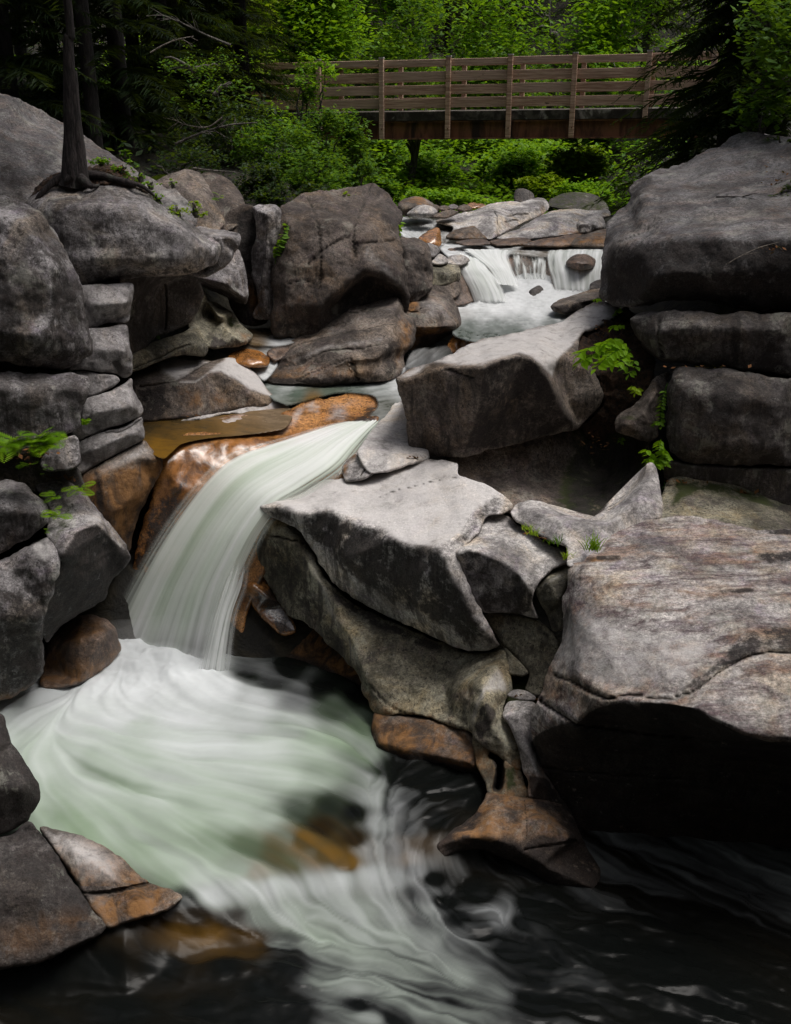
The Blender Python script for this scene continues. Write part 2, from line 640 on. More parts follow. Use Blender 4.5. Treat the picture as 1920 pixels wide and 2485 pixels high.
M = {}
M['grey'] = granite('granite_grey', (0.27, 0.255, 0.26), (0.13, 0.118, 0.118), 0.35, 0.55)
M['pale'] = granite('granite_pale', (0.50, 0.475, 0.46), (0.26, 0.24, 0.235), 0.2, 0.18, bump=0.8, spots=0.35)
M['strip'] = granite('granite_banded', (0.46, 0.43, 0.41), (0.24, 0.22, 0.215), 0.25, 0.14, streak=1.0, spots=0.3)
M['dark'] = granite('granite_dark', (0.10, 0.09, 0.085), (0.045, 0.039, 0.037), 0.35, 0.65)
M['cliff'] = granite('granite_cliff', (0.125, 0.10, 0.085), (0.055, 0.043, 0.037), 0.22, 0.5, bump=1.3)
M['slate'] = granite('granite_slate', (0.155, 0.15, 0.152), (0.08, 0.076, 0.078), 0.25, 0.35, streak=0.25, tintiness=0.4)
M['brown'] = granite('granite_brown', (0.20, 0.165, 0.14), (0.085, 0.068, 0.058), 0.25, 0.45)
M['olive'] = granite('granite_olive', (0.27, 0.25, 0.185), (0.12, 0.11, 0.08), 0.3, 0.3, bump=0.7)
M['wet'] = granite('granite_wet', (0.20, 0.135, 0.10), (0.075, 0.048, 0.035), 0.1, 0.35, rough=0.36, spec=0.6)
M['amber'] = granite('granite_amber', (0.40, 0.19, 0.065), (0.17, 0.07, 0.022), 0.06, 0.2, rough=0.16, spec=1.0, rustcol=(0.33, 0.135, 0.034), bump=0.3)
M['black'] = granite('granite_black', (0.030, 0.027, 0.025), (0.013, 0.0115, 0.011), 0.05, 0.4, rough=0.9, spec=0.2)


def soil_mat():
    g = NT('root_soil')
    tc = g.n('ShaderNodeTexCoord').outputs['Object']
    a = g.noise(tc, 26, 6, 0.7)
    c = g.mix(g.mapr(a, 0.35, 0.65), (0.012, 0.008, 0.005), (0.075, 0.038, 0.02))
    b = g.n('ShaderNodeBump')
    b.inputs['Distance'].default_value = 0.04
    g.link(a, b.inputs['Height'])
    p = g.bsdf(Base_Color=c, Roughness=0.95, Normal=b.outputs[0])
    g.link(p.outputs[0], g.out.inputs[0])
    return g.m


def bark_mat(name, dark, light):
    g = NT(name)
    tc = g.n('ShaderNodeTexCoord').outputs['Object']
    a = g.noise(g.scaled(tc, (1, 1, 0.18)), 38, 7, 0.7)
    b_ = g.noise(tc, 5, 5, 0.6)
    c = g.mix(g.mapr(a, 0.38, 0.66), dark, light)
    c = g.mix(g.math('MULTIPLY', g.mapr(b_, 0.56, 0.7), 0.5), c, (0.09, 0.10, 0.08))
    b = g.n('ShaderNodeBump')
    b.inputs['Distance'].default_value = 0.03
    g.link(a, b.inputs['Height'])
    p = g.bsdf(Base_Color=c, Roughness=0.95, Normal=b.outputs[0])
    g.link(p.outputs[0], g.out.inputs[0])
    return g.m


def leaf_mat(name, c0, c1, trans=0.5):
    """Leaves: colour runs from c0 to c1 with each leaf's own random tint; light shines through."""
    g = NT(name)
    t = g.attr('tint').outputs['Fac']
    col = g.mix(t, c0, c1)
    d = g.bsdf(Base_Color=col, Roughness=0.55)
    d.inputs['Specular IOR Level'].default_value = 0.25 if trans > 0.2 else 0.06
    tr = g.n('ShaderNodeBsdfTranslucent')
    g.link(g.mix(0.6, col, (0.55, 0.8, 0.08), 'MULTIPLY'), tr.inputs[0])
    g.link(g.mix(0.35, col, (0.30, 0.42, 0.02)), tr.inputs[0])
    mx = g.n('ShaderNodeMixShader')
    mx.inputs[0].default_value = trans
    g.link(d.outputs[0], mx.inputs[1])
    g.link(tr.outputs[0], mx.inputs[2])
    g.link(mx.outputs[0], g.out.inputs[0])
    return g.m


M['soil'] = soil_mat()
M['bark'] = bark_mat('spruce_bark', (0.010, 0.008, 0.008), (0.055, 0.043, 0.042))
M['bark_grey'] = bark_mat('grey_bark', (0.05, 0.045, 0.04), (0.20, 0.18, 0.16))
M['bark_shaded'] = bark_mat('shaded_bark', (0.006, 0.005, 0.005), (0.028, 0.022, 0.021))  # spruce bark darkened, the shade of the wood in its colour
M['twig'] = bark_mat('bare_twig', (0.10, 0.085, 0.07), (0.30, 0.26, 0.22))
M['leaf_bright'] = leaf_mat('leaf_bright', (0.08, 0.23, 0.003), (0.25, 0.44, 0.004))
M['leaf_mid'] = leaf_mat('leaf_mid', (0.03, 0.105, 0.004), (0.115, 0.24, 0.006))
M['leaf_dim'] = leaf_mat('leaf_dim', (0.006, 0.020, 0.004), (0.026, 0.062, 0.008), 0.35)  # leaf green darkened to carry the shade under the canopy
M['leaf_yellow'] = leaf_mat('leaf_yellow', (0.12, 0.24, 0.003), (0.33, 0.44, 0.005))
M['needle'] = leaf_mat('needle_dark', (0.0035, 0.008, 0.003), (0.013, 0.026, 0.007), 0.15)
M['needle_olive'] = leaf_mat('needle_olive', (0.010, 0.014, 0.005), (0.034, 0.036, 0.010), 0.15)
M['fern'] = leaf_mat('fern_leaf', (0.08, 0.21, 0.004), (0.22, 0.38, 0.006))


def wood_mat():
    g = NT('weathered_wood')
    tc = g.n('ShaderNodeTexCoord').outputs['Object']
    rnd = g.n('ShaderNodeObjectInfo').outputs['Random']
    v = g.n('ShaderNodeVectorMath', operation='ADD')
    g.link(tc, v.inputs[0])
    cx = g.n('ShaderNodeCombineXYZ')
    g.link(g.math('MULTIPLY', rnd, 30), cx.inputs[2])
    g.link(cx.outputs[0], v.inputs[1])
    a = g.noise(g.scaled(v.outputs[0], (1.6, 1.6, 34)), 1.0, 8, 0.65, 0.5)
    k = g.noise(g.scaled(v.outputs[0], (2.2, 2.2, 9)), 1.3, 4, 0.6)
    c = g.mix(g.mapr(a, 0.35, 0.65), (0.29, 0.165, 0.10), (0.58, 0.395, 0.28))
    c = g.mix(g.math('MULTIPLY', rnd, 0.5), c, (0.44, 0.335, 0.27))
    c = g.mix(g.mapr(k, 0.66, 0.74), c, (0.05, 0.03, 0.02))
    b = g.n('ShaderNodeBump')
    b.inputs['Distance'].default_value = 0.01
    g.link(a, b.inputs['Height'])
    p = g.bsdf(Base_Color=c, Roughness=0.85, Normal=b.outputs[0])
    g.link(p.outputs[0], g.out.inputs[0])
    return g.m


def simple_noise_mat(name, c0, c1, scale=6, rough=0.85, lo=0.4, hi=0.62, bumpd=0.01, sc=(1, 1, 1), c2=None, metal=0.0):
    g = NT(name)
    tc = g.n('ShaderNodeTexCoord').outputs['Object']
    a = g.noise(g.scaled(tc, sc), scale, 8, 0.65, 0.4)
    c = g.mix(g.mapr(a, lo, hi), c0, c1)
    if c2:
        a2 = g.noise(g.scaled(tc, sc), scale * 0.45, 5, 0.6, 0.3)
        c = g.mix(g.mapr(a2, 0.56, 0.66), c, c2)
    b = g.n('ShaderNodeBump')
    b.inputs['Distance'].default_value = bumpd
    g.link(a, b.inputs['Height'])
    p = g.bsdf(Base_Color=c, Roughness=rough, Normal=b.outputs[0], Metallic=metal)
    g.link(p.outputs[0], g.out.inputs[0])
    return g.m


M['wood'] = wood_mat()
M['post_cap'] = simple_noise_mat('pale_end_grain', (0.3, 0.28, 0.26), (0.5, 0.48, 0.45), 20)
M['concrete'] = simple_noise_mat('bridge_concrete', (0.028, 0.022, 0.017), (0.10, 0.085, 0.07), 5, 0.9, c2=(0.34, 0.31, 0.28))
M['steel'] = simple_noise_mat('rusty_steel', (0.09, 0.036, 0.018), (0.26, 0.11, 0.052), 4, 0.8, sc=(1, 1, 0.25), c2=(0.035, 0.018, 0.012))
M['ground'] = simple_noise_mat('forest_floor', (0.006, 0.0055, 0.004), (0.024, 0.02, 0.011), 3, 0.95, bumpd=0.1)


def water_mat(name, deep, milk, white, rough_clear=0.26, alpha=False, bump=0.0):
    """River water: clear where 'foam' is 0, milky with bubbles towards 1; 'green' is how aerated the body is,
    'amber' where the tan bed shows through; 'veil' thins the sheet so the rock behind shows."""
    g = NT(name)
    foam = g.attr('foam').outputs['Fac']
    green = g.attr('green').outputs['Fac']
    amber = g.attr('amber').outputs['Fac']
    body = g.mix(green, deep, milk)
    body = g.mix(amber, body, (0.15, 0.078, 0.012))
    col = g.mix(g.math('POWER', foam, 1.15), body, white)
    b = g.n('ShaderNodeBump')
    b.inputs['Strength'].default_value = 0.12
    b.inputs['Distance'].default_value = 0.015
    tc = g.n('ShaderNodeTexCoord').outputs['Object']
    g.link(g.noise(g.scaled(tc, (5, 9, 5)), 1.6, 5, 0.55, 1.2), b.inputs['Height'])
    p = g.bsdf(Base_Color=col, Roughness=g.mapr(foam, 0.02, 0.35, rough_clear, 0.7), Normal=b.outputs[0])
    p.inputs['IOR'].default_value = 1.333
    p.inputs['Specular IOR Level'].default_value = 0.16
    sh = p.outputs[0]
    tl = g.n('ShaderNodeBsdfTranslucent')
    g.link(col, tl.inputs[0])
    mx = g.n('ShaderNodeMixShader')
    g.link(g.math('MULTIPLY', foam, 0.25), mx.inputs[0])
    g.link(sh, mx.inputs[1])
    g.link(tl.outputs[0], mx.inputs[2])
    sh = mx.outputs[0]
    if alpha:
        tr = g.n('ShaderNodeBsdfTransparent')
        m2 = g.n('ShaderNodeMixShader')
        g.link(g.attr('veil').outputs['Fac'], m2.inputs[0])
        g.link(tr.outputs[0], m2.inputs[1])
        g.link(sh, m2.inputs[2])
        sh = m2.outputs[0]
    g.link(sh, g.out.inputs[0])
    return g.m


M['pool'] = water_mat('pool_water', (0.004, 0.0048, 0.0045), (0.19, 0.265, 0.17), (0.80, 0.84, 0.86))
M['fall'] = water_mat('falling_water', (0.16, 0.19, 0.15), (0.46, 0.60, 0.42), (0.88, 0.90, 0.90), 0.3, alpha=True)
M['stream'] = water_mat('stream_water', (0.016, 0.020, 0.016), (0.055, 0.085, 0.06), (0.85, 0.87, 0.88), 0.2, alpha=True)


def mist_mat():
    g = NT('spray_mist')
    v = g.n('ShaderNodeVolumePrincipled')
    v.inputs['Color'].default_value = (0.95, 0.97, 1.0, 1)
    v.inputs['Density'].default_value = 0.7
    v.inputs['Anisotropy'].default_value = 0.2
    g.link(v.outputs[0], g.out.inputs['Volume'])
    return g.m


M['mist'] = mist_mat()
# ------------------------------------------------------------------ the valley: bed, banks and hillside
def ground_z(x, y):
    x, y = np.asarray(x, float), np.asarray(y, float)
    bed = np.interp(y, [0, 8.6, 9.6, 12.0, 14.0, 15.5, 20, 26, 40, 70, 120], [-1.0, -0.8, 0.6, 1.3, 1.7, 2.2, 2.6, 2.75, 5.0, 17, 40])
    xc = np.interp(y, [0, 8, 12, 18, 30, 60], [-0.2, -0.3, 0.3, 1.8, 2.2, 2.2])
    hw = np.interp(y, [-20, 0, 8, 12, 18, 26], [3.2, 3.4, 3.4, 3.0, 2.4, 3.0])
    d = np.abs(x - xc) - hw
    bank = 1.0 * np.clip(d, 0, 1.6) + np.where(x < xc, 0.22, 0.4) * np.clip(d - 1.6, 0, 6) + 0.6 * np.clip(d - 7.6, 0, 60)
    back = 0.8 * np.clip(-1.5 - y, 0, 40)  # unseen bank behind the camera, raised to hold back front light
    n = 0.35 * noise3(np.stack([x * 0.35, y * 0.35, x * 0 + 0.5], -1).reshape(-1, 3)).reshape(x.shape)
    return bed + bank * np.where(y > 24, 0.35, 1.0) + back + n * smooth01(0.3, 2.0, d)


xs = np.concatenate([np.linspace(-70, -12, 40), np.linspace(-11.5, 11.5, 100), np.linspace(12, 70, 40)])
ys = np.concatenate([np.linspace(-40, -2, 28), np.linspace(-1.5, 30, 110), np.linspace(31, 120, 60)])
GX, GY = np.meshgrid(xs, ys)
V = np.stack([GX, GY, ground_z(GX, GY)], -1).reshape(-1, 3)
nx = len(xs)
ii, jj = np.meshgrid(np.arange(len(ys) - 1), np.arange(nx - 1), indexing='ij')
a = (ii * nx + jj).ravel()
g_ = mesh_object('ground', V, np.stack([a, a + 1, a + nx + 1, a + nx], 1), M['ground'], centre=False)
tag(g_, 'dark rocky forest floor and stream bed of the gorge', None, None, 'structure')
# ------------------------------------------------------------------ boulders and ledges, left bank
rock('sloping_slab', 'big smooth grey slab sloping down behind the spruce trunk', 'rock slab', M['slate'],
     [(-160, 190, 13.6), (0, 229, 13.5), (38, 238, 13.6), (114, 276, 14.0), (152, 299, 14.1), (205, 329, 14.2), (247, 363, 14.0), (322, 405, 13.6),
      (379, 443, 13.2), (429, 466, 12.7), (467, 500, 12.3), (478, 530, 12.1), (440, 585, 11.6), (200, 585, 11.3), (0, 570, 11.3), (-160, 560, 11.2)],
     [[(0, 330, 12.7), (150, 400, 12.7), (300, 480, 12.4)]], amp=0.03, thick=2.5,
     stains_shade=[('dark', [(-20, 375), (35, 380), (75, 440), (80, 500), (-20, 520)], 30, 0.5), ('pale', [(380, 445), (428, 466), (465, 500), (470, 525), (430, 530), (385, 470)], 14, 0.45),
             ('dark', [(60, 250), (150, 300), (150, 330), (60, 270)], 16, 0.45)])

rock('boulder', 'overhanging grey boulder with the spruce growing on top and a blunt nose over the stream', 'boulder', M['grey'],
     [(55, 500, 10.9), (87, 473, 11.0), (114, 450, 11.1), (163, 437, 11.15), (212, 443, 11.1), (266, 447, 11.1), (322, 448, 11.1), (357, 462, 11.1),
      (395, 500, 11.1), (425, 522, 11.05), (467, 545, 11.0), (493, 568, 11.0), (524, 583, 10.95), (538, 606, 10.9), (528, 636, 10.85), (493, 655, 10.7),
      (436, 668, 10.6), (379, 672, 10.55), (304, 676, 10.5), (228, 682, 10.45), (190, 690, 10.45), (100, 690, 10.5), (50, 600, 10.6)],
     [[(130, 500, 10.5), (260, 500, 10.5), (350, 520, 10.5), (430, 560, 10.5), (495, 605, 10.6)], [(180, 630, 10.3), (300, 630, 10.3), (420, 635, 10.42)]],
     amp=0.035, rim=14, thick=1.6,
     stains_shade=[('dark', [(85, 475), (200, 440), (330, 450), (400, 510), (420, 560), (330, 530), (240, 500), (120, 540)], 40, 0.42),
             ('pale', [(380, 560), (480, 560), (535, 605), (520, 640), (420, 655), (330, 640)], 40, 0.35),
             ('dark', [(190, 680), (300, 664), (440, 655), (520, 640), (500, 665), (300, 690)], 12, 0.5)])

rock('boulder', 'pale rounded block tucked behind the nose of the overhanging boulder', 'boulder', M['grey'],
     [(480, 552, 12.0), (505, 552, 12.0), (531, 555, 11.9), (561, 562, 11.7), (580, 566, 11.6), (586, 580, 11.5), (580, 598, 11.4), (571, 606, 11.4), (565, 629, 11.3),
      (546, 651, 11.3), (523, 663, 11.3), (490, 672, 11.3), (450, 660, 11.3), (450, 590, 11.6)], [[(495, 566, 11.45), (530, 574, 11.3), (560, 574, 11.3)]], all={'pale': 0.25})

rock('boulder', 'tall dark blotched boulder at the left edge above the horizontal crack', 'boulder', M['grey'],
     [(-160, 470, 9.9), (0, 479, 9.9), (38, 486, 9.9), (68, 500, 9.85), (95, 519, 9.8), (118, 553, 9.75), (152, 602, 9.7), (182, 655, 9.65), (205, 745, 9.6),
      (220, 825, 9.6), (217, 855, 9.6), (190, 881, 9.55), (152, 897, 9.5), (114, 893, 9.4), (57, 885, 9.3), (0, 878, 9.25), (-160, 870, 9.2)],
     [[(0, 520, 9.35), (60, 530, 9.4), (110, 640, 9.3), (150, 750, 9.3), (165, 840, 9.3)], [(0, 800, 9.05), (90, 820, 9.1)]], all={'dark': 0.42}, amp=0.045, thick=1.6, rim=14,  # overall dark: real blotches, deepened with the shade of this wall
     stains_shade=[('dark', [(-20, 590), (30, 570), (45, 700), (60, 880), (-20, 890)], 24, 0.55), ('dark', [(115, 560), (160, 610), (200, 740), (222, 850), (180, 890), (130, 880), (110, 740)], 26, 0.62),
             ('rust', [(40, 500), (80, 510), (70, 560), (35, 550)], 16, 0.3), ('rust', [(20, 700), (60, 720), (50, 880), (20, 870)], 30, 0.25)])

rock('boulder', 'blotched dark block below the long crack, above the fern clump', 'boulder', M['grey'],
     [(-160, 905, 9.2), (0, 908, 9.25), (95, 905, 9.3), (178, 902, 9.35), (212, 912, 9.35), (223, 931, 9.3), (214, 961, 9.2), (199, 984, 9.15), (198, 1033, 9.1),
      (175, 1052, 9.05), (144, 1064, 9.0), (95, 1085, 8.95), (0, 1100, 8.9), (-160, 1100, 8.9)], [[(0, 940, 8.95), (100, 940, 9.0), (190, 945, 9.1)]], all={'dark': 0.42}, amp=0.035, rim=11, thick=1.5,  # overall dark takes in wall shade besides the block's own blotches
     stains_shade=[('dark', [(120, 930), (190, 915), (222, 935), (200, 1030), (120, 1060), (90, 1000)], 24, 0.5), ('dark', [(-20, 960), (60, 960), (90, 1060), (-20, 1090)], 26, 0.35)])

rock('rock_block', 'square smooth grey block, topmost of the column under the overhang', 'rock block', M['grey'],
     [(170, 700, 10.3), (201, 692, 10.3), (250, 690, 10.35), (322, 688, 10.4), (323, 726, 10.4), (317, 764, 10.4), (310, 781, 10.35), (262, 784, 10.3), (237, 793, 10.25), (212, 797, 10.2), (180, 790, 10.2)],
     [[(230, 740, 10.15), (310, 735, 10.2)]], all={'pale': 0.42}, thick=0.7)
rock('rock_block', 'grey block with pale lichen flecks, second in the column under the overhang', 'rock block', M['grey'],
     [(190, 815, 10.1), (212, 799, 10.15), (262, 792, 10.2), (307, 788, 10.25), (312, 821, 10.2), (322, 878, 10.15), (320, 908, 10.1), (300, 918, 10.1), (281, 907, 10.05), (243, 903, 10.0), (193, 897, 9.95), (165, 897, 9.95), (180, 850, 10.0)],
     [[(235, 850, 10.0), (305, 850, 10.05)]], thick=0.7, stains_shade=[('dark', [(272, 880), (290, 870), (300, 890), (320, 890), (318, 908), (285, 908)], 8, 0.8)], all={'pale': 0.35})

rock('rock_wedge', 'thin grey wedge jammed between the two larger column blocks', 'rock wedge', M['grey'],
     [(182, 899, 10.0), (243, 907, 10.0), (281, 911, 10.02), (291, 925, 10.0), (260, 946, 9.95), (214, 962, 9.9), (195, 940, 9.9)], thick=0.5, all={'pale': 0.35})

rock('rock_block', 'wide smooth grey block with a rounded right shoulder, fourth down the column', 'rock block', M['grey'],
     [(212, 967, 9.85), (264, 951, 9.95), (300, 932, 10.05), (319, 919, 10.1), (324, 946, 10.1), (341, 972, 10.1), (349, 995, 10.05), (341, 1009, 10.0), (304, 1028, 9.9), (258, 1041, 9.85), (212, 1060, 9.75), (195, 1068, 9.75), (172, 1056, 9.75), (195, 1025, 9.75), (200, 991, 9.8)],
     [[(240, 1000, 9.72), (320, 985, 9.85)]], thick=0.8, all={'pale': 0.42})
rock('rock_block', 'pale grey block above the orange stained rock, fifth down the column', 'rock block', M['grey'],
     [(190, 1075, 9.75), (212, 1063, 9.75), (258, 1046, 9.82), (307, 1033, 9.9), (343, 1011, 9.98), (348, 1029, 9.95), (352, 1063, 9.9), (322, 1083, 9.85), (266, 1110, 9.75), (228, 1132, 9.7), (197, 1150, 9.65), (176, 1150, 9.65), (180, 1110, 9.7)],
     [[(230, 1090, 9.65), (320, 1052, 9.78)]], thick=0.8, all={'pale': 0.42}, cracks=[([(255, 1047), (290, 1046), (325, 1030), (343, 1013)], 4, 0.02)])
rock('stained_rock', 'orange rust stained rock wall leaning beside the waterfall', 'rock', M['brown'],
     [(200, 1148, 9.7), (237, 1132, 9.7), (288, 1102, 9.8), (349, 1068, 9.95), (366, 1084, 10.0), (383, 1098, 10.05), (394, 1106, 10.05), (396, 1135, 9.98), (376, 1172, 9.9), (345, 1237, 9.8),
      (322, 1290, 9.75), (310, 1345, 9.7), (280, 1340, 9.6), (225, 1250, 9.5), (195, 1190, 9.6)], [[(240, 1160, 9.55), (330, 1110, 9.72), (382, 1112, 9.86)], [(270, 1250, 9.45), (330, 1200, 9.62)]], thick=0.9,
     stains_shade=[('rust', [(210, 1150), (300, 1130), (400, 1100), (400, 1140), (320, 1340), (240, 1260), (200, 1190)], 30, 0.85),
             ('pale', [(240, 1136), (290, 1105), (349, 1072), (380, 1098), (320, 1130), (240, 1160)], 16, 0.5),
             ('dark', [(228, 1140), (245, 1150), (255, 1200), (260, 1250), (235, 1240)], 10, 0.75), ('dark', [(390, 1140), (350, 1250), (310, 1350), (295, 1300), (330, 1230)], 18, 0.6)])
rock('rock_block', 'small lichened block beside the fern fronds', 'rock block', M['grey'],
     [(178, 1056, 9.0), (192, 1070, 9.0), (195, 1099, 8.95), (197, 1122, 8.9), (183, 1136, 8.85), (152, 1143, 8.8), (108, 1141, 8.8), (100, 1115, 8.85), (135, 1075, 8.95)], thick=0.6,
     stains_shade=[('dark', [(105, 1110), (150, 1120), (195, 1110), (190, 1140), (105, 1145)], 12, 0.6)])
rock('rock_ledge', 'dark mossy ledge in the crevice under the ferns', 'rock ledge', M['dark'],
     [(-160, 1075, 9.2), (0, 1085, 9.2), (100, 1090, 9.2), (150, 1110, 9.1), (190, 1140, 9.1), (205, 1190, 9.1), (130, 1200, 9.1), (0, 1190, 9.1), (-160, 1180, 9.1)], thick=0.8, all={'moss': 0.35})
rock('boulder', 'round dark boulder at the left edge with a pale lichen crown', 'boulder', M['grey'],
     [(-120, 1180, 8.7), (0, 1164, 8.8), (20, 1162, 8.8), (51, 1171, 8.78), (78, 1190, 8.75), (105, 1217, 8.7), (120, 1248, 8.65), (118, 1268, 8.6), (85, 1292, 8.5), (34, 1319, 8.42), (0, 1337, 8.4), (-120, 1370, 8.3)],
     [[(0, 1230, 8.35), (70, 1240, 8.4)]], rim=18, thick=1.1, amp=0.03, all={'dark': 0.28}, stains_shade=[('pale', [(-20, 1160), (40, 1160), (60, 1178), (20, 1195), (-20, 1200)], 16, 0.4)])
rock('boulder', 'lichened block with a broad dark face overhanging the left side of the fall', 'boulder', M['grey'],
     [(71, 1160, 9.2), (135, 1150, 9.2), (183, 1150, 9.2), (196, 1173, 9.15), (212, 1200, 9.1), (239, 1237, 9.05), (270, 1275, 9.0), (306, 1329, 8.95), (317, 1353, 8.9), (305, 1378, 8.85), (271, 1411, 8.85), (252, 1451, 8.85),
      (203, 1488, 8.75), (152, 1519, 8.65), (112, 1556, 8.5), (100, 1480, 8.2), (138, 1393, 8.22), (147, 1353, 8.25), (115, 1300, 8.4), (118, 1268, 8.7), (122, 1245, 8.8), (100, 1205, 8.95)],
     [[(150, 1348, 8.22), (185, 1290, 8.42), (232, 1268, 8.6), (262, 1290, 8.72), (300, 1340, 8.82)], [(150, 1200, 8.9), (200, 1240, 8.8)]], thick=1.3, amp=0.03, smooth=4,
     stains_shade=[('dark', [(150, 1350), (185, 1292), (232, 1272), (262, 1292), (318, 1350), (300, 1390), (250, 1460), (110, 1560), (105, 1480), (140, 1395)], 7, 0.95),  # first mask paints the unlit right facet dark up to its edge
             ('moss', [(105, 1210), (150, 1200), (190, 1230), (180, 1290), (130, 1330), (120, 1260)], 26, 0.4), ('pale', [(195, 1245), (240, 1240), (262, 1275), (220, 1275)], 12, 0.5)])
rock('boulder', 'near left boulder with grey-green lichen patches, foot in the foaming pool', 'boulder', M['grey'],
     [(-140, 1400, 8.2), (0, 1364, 8.2), (60, 1330, 8.25), (114, 1302, 8.3), (132, 1325, 8.25), (145, 1353, 8.18), (138, 1393, 8.12), (112, 1481, 8.1), (106, 1560, 8.2), (102, 1624, 8.25), (88, 1658, 8.25), (51, 1681, 8.2), (0, 1698, 8.1), (-140, 1730, 8.0)],
     [[(0, 1500, 7.95), (80, 1500, 7.98)]], thick=1.4, amp=0.04, rim=16,
     stains_shade=[('dark', [(-20, 1420), (60, 1400), (140, 1400), (115, 1500), (105, 1640), (50, 1690), (-20, 1700)], 30, 0.62), ('pale', [(75, 1315), (115, 1305), (135, 1345), (110, 1365), (80, 1350)], 9, 0.65),
             ('moss', [(45, 1380), (80, 1370), (110, 1400), (60, 1420)], 16, 0.35), ('pale', [(68, 1560), (95, 1556), (98, 1580), (72, 1578)], 5, 0.45)])
rock('boulder', 'small wet amber boulder low behind the left side of the plunge foam', 'boulder', M['wet'],
     [(100, 1610, 8.9), (119, 1556, 9.0), (163, 1515, 9.1), (190, 1495, 9.15), (224, 1491, 9.15), (257, 1501, 9.1), (280, 1525, 9.05), (290, 1580, 8.95), (200, 1660, 8.6), (105, 1670, 8.5)], [[(190, 1550, 8.8), (240, 1550, 8.8)]],
     rim=16, stains_shade=[('rust', [(170, 1520), (240, 1500), (270, 1530), (190, 1570), (150, 1560)], 18, 0.7)])
rock('boulder', 'dark rounded boulder at the lower left edge beside the green pool', 'boulder', M['dark'],
     [(-160, 1700, 6.55), (0, 1733, 6.50), (18, 1771, 6.45), (28, 1803, 6.41), (50, 1831, 6.37), (72, 1867, 6.33), (92, 1899, 6.30), (97, 1927, 6.27), (90, 1952, 6.23), (72, 1974, 6.20), (62, 1993, 6.15), (0, 2028, 6.00), (-160, 2060, 5.95)],
     [[(0, 1900, 6.00), (50, 1910, 6.05)]], all={'dark': 0.45}, thick=1.2, rim=12, cracks=[([(0, 1822), (14, 1815), (27, 1805)], 5, 0.03)])
rock('boulder', 'large dark boulder filling the lower left corner, rusty at its waterline', 'boulder', M['dark'],
     [(-160, 2060, 5.80), (0, 2029, 5.85), (36, 2016, 5.90), (68, 1994, 5.95), (87, 2003, 5.95), (117, 2034, 5.90), (142, 2077, 5.82), (178, 2141, 5.72), (200, 2169, 5.67), (232, 2216, 5.60), (263, 2241, 5.55), (231, 2275, 5.45), (142, 2315, 5.30), (0, 2350, 5.20), (-160, 2380, 5.10)],
     [[(0, 2150, 5.50), (120, 2170, 5.52)]], all={'dark': 0.45}, thick=1.3, amp=0.035, stains_shade=[('rust', [(-20, 2240), (100, 2200), (215, 2190), (270, 2240), (140, 2310), (-20, 2350)], 40, 0.5), ('moss', [(60, 2030), (100, 2040), (140, 2090), (100, 2100)], 20, 0.3)])
rock('boulder', 'speckled pink and orange rock sloping into the pool with a crack across it', 'rock', M['brown'],
     [(98, 2007, 6.25), (142, 2016, 6.22), (192, 2027, 6.18), (249, 2055, 6.10), (295, 2084, 6.02), (331, 2116, 5.94), (366, 2141, 5.86), (413, 2157, 5.78), (443, 2177, 5.70), (420, 2201, 5.65), (373, 2223, 5.60), (306, 2240, 5.55), (268, 2252, 5.52), (249, 2240, 5.55), (199, 2168, 5.75), (142, 2079, 6.00), (112, 2034, 6.12)],
     [[(180, 2060, 6.00), (250, 2110, 5.84), (330, 2170, 5.68)]], thick=0.8, amp=0.02, rim=12, cracks=[([(199, 2164), (249, 2167), (313, 2155), (368, 2140)], 5, 0.04)],
     stains_shade=[('rust', [(310, 2100), (440, 2175), (380, 2225), (270, 2252), (200, 2190), (290, 2160)], 30, 0.75), ('pale', [(110, 2015), (200, 2030), (300, 2090), (280, 2140), (200, 2140), (140, 2070)], 30, 0.75),
             ('rust', [(130, 2030), (300, 2090), (310, 2130), (180, 2120)], 60, 0.4), ('pale', [(205, 2170), (270, 2175), (262, 2235), (235, 2215)], 18, 0.45)])

# ------------------------------------------------------------------ the recess behind the column, mid-left ledges
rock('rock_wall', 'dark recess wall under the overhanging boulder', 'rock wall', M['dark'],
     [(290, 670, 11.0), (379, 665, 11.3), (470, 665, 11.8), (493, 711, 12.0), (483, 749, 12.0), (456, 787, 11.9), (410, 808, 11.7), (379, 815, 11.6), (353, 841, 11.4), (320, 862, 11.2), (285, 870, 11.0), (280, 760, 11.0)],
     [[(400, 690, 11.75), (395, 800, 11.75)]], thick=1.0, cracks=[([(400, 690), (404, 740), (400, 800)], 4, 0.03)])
rock('rock_wedge', 'pale tapering wedge below the dark recess wall', 'rock wedge', M['olive'],
     [(310, 868, 11.1), (353, 842, 11.4), (398, 821, 11.6), (436, 812, 11.75), (474, 792, 12.0), (493, 822, 11.95), (504, 847, 11.85), (495, 864, 11.8), (436, 862, 11.5), (379, 880, 11.3), (318, 902, 11.05)],
     [[(400, 845, 11.4), (470, 835, 11.65)]], thick=0.6, all={'pale': 0.2}, cracks=[([(326, 893), (379, 872), (425, 848), (460, 838)], 4, 0.03)])
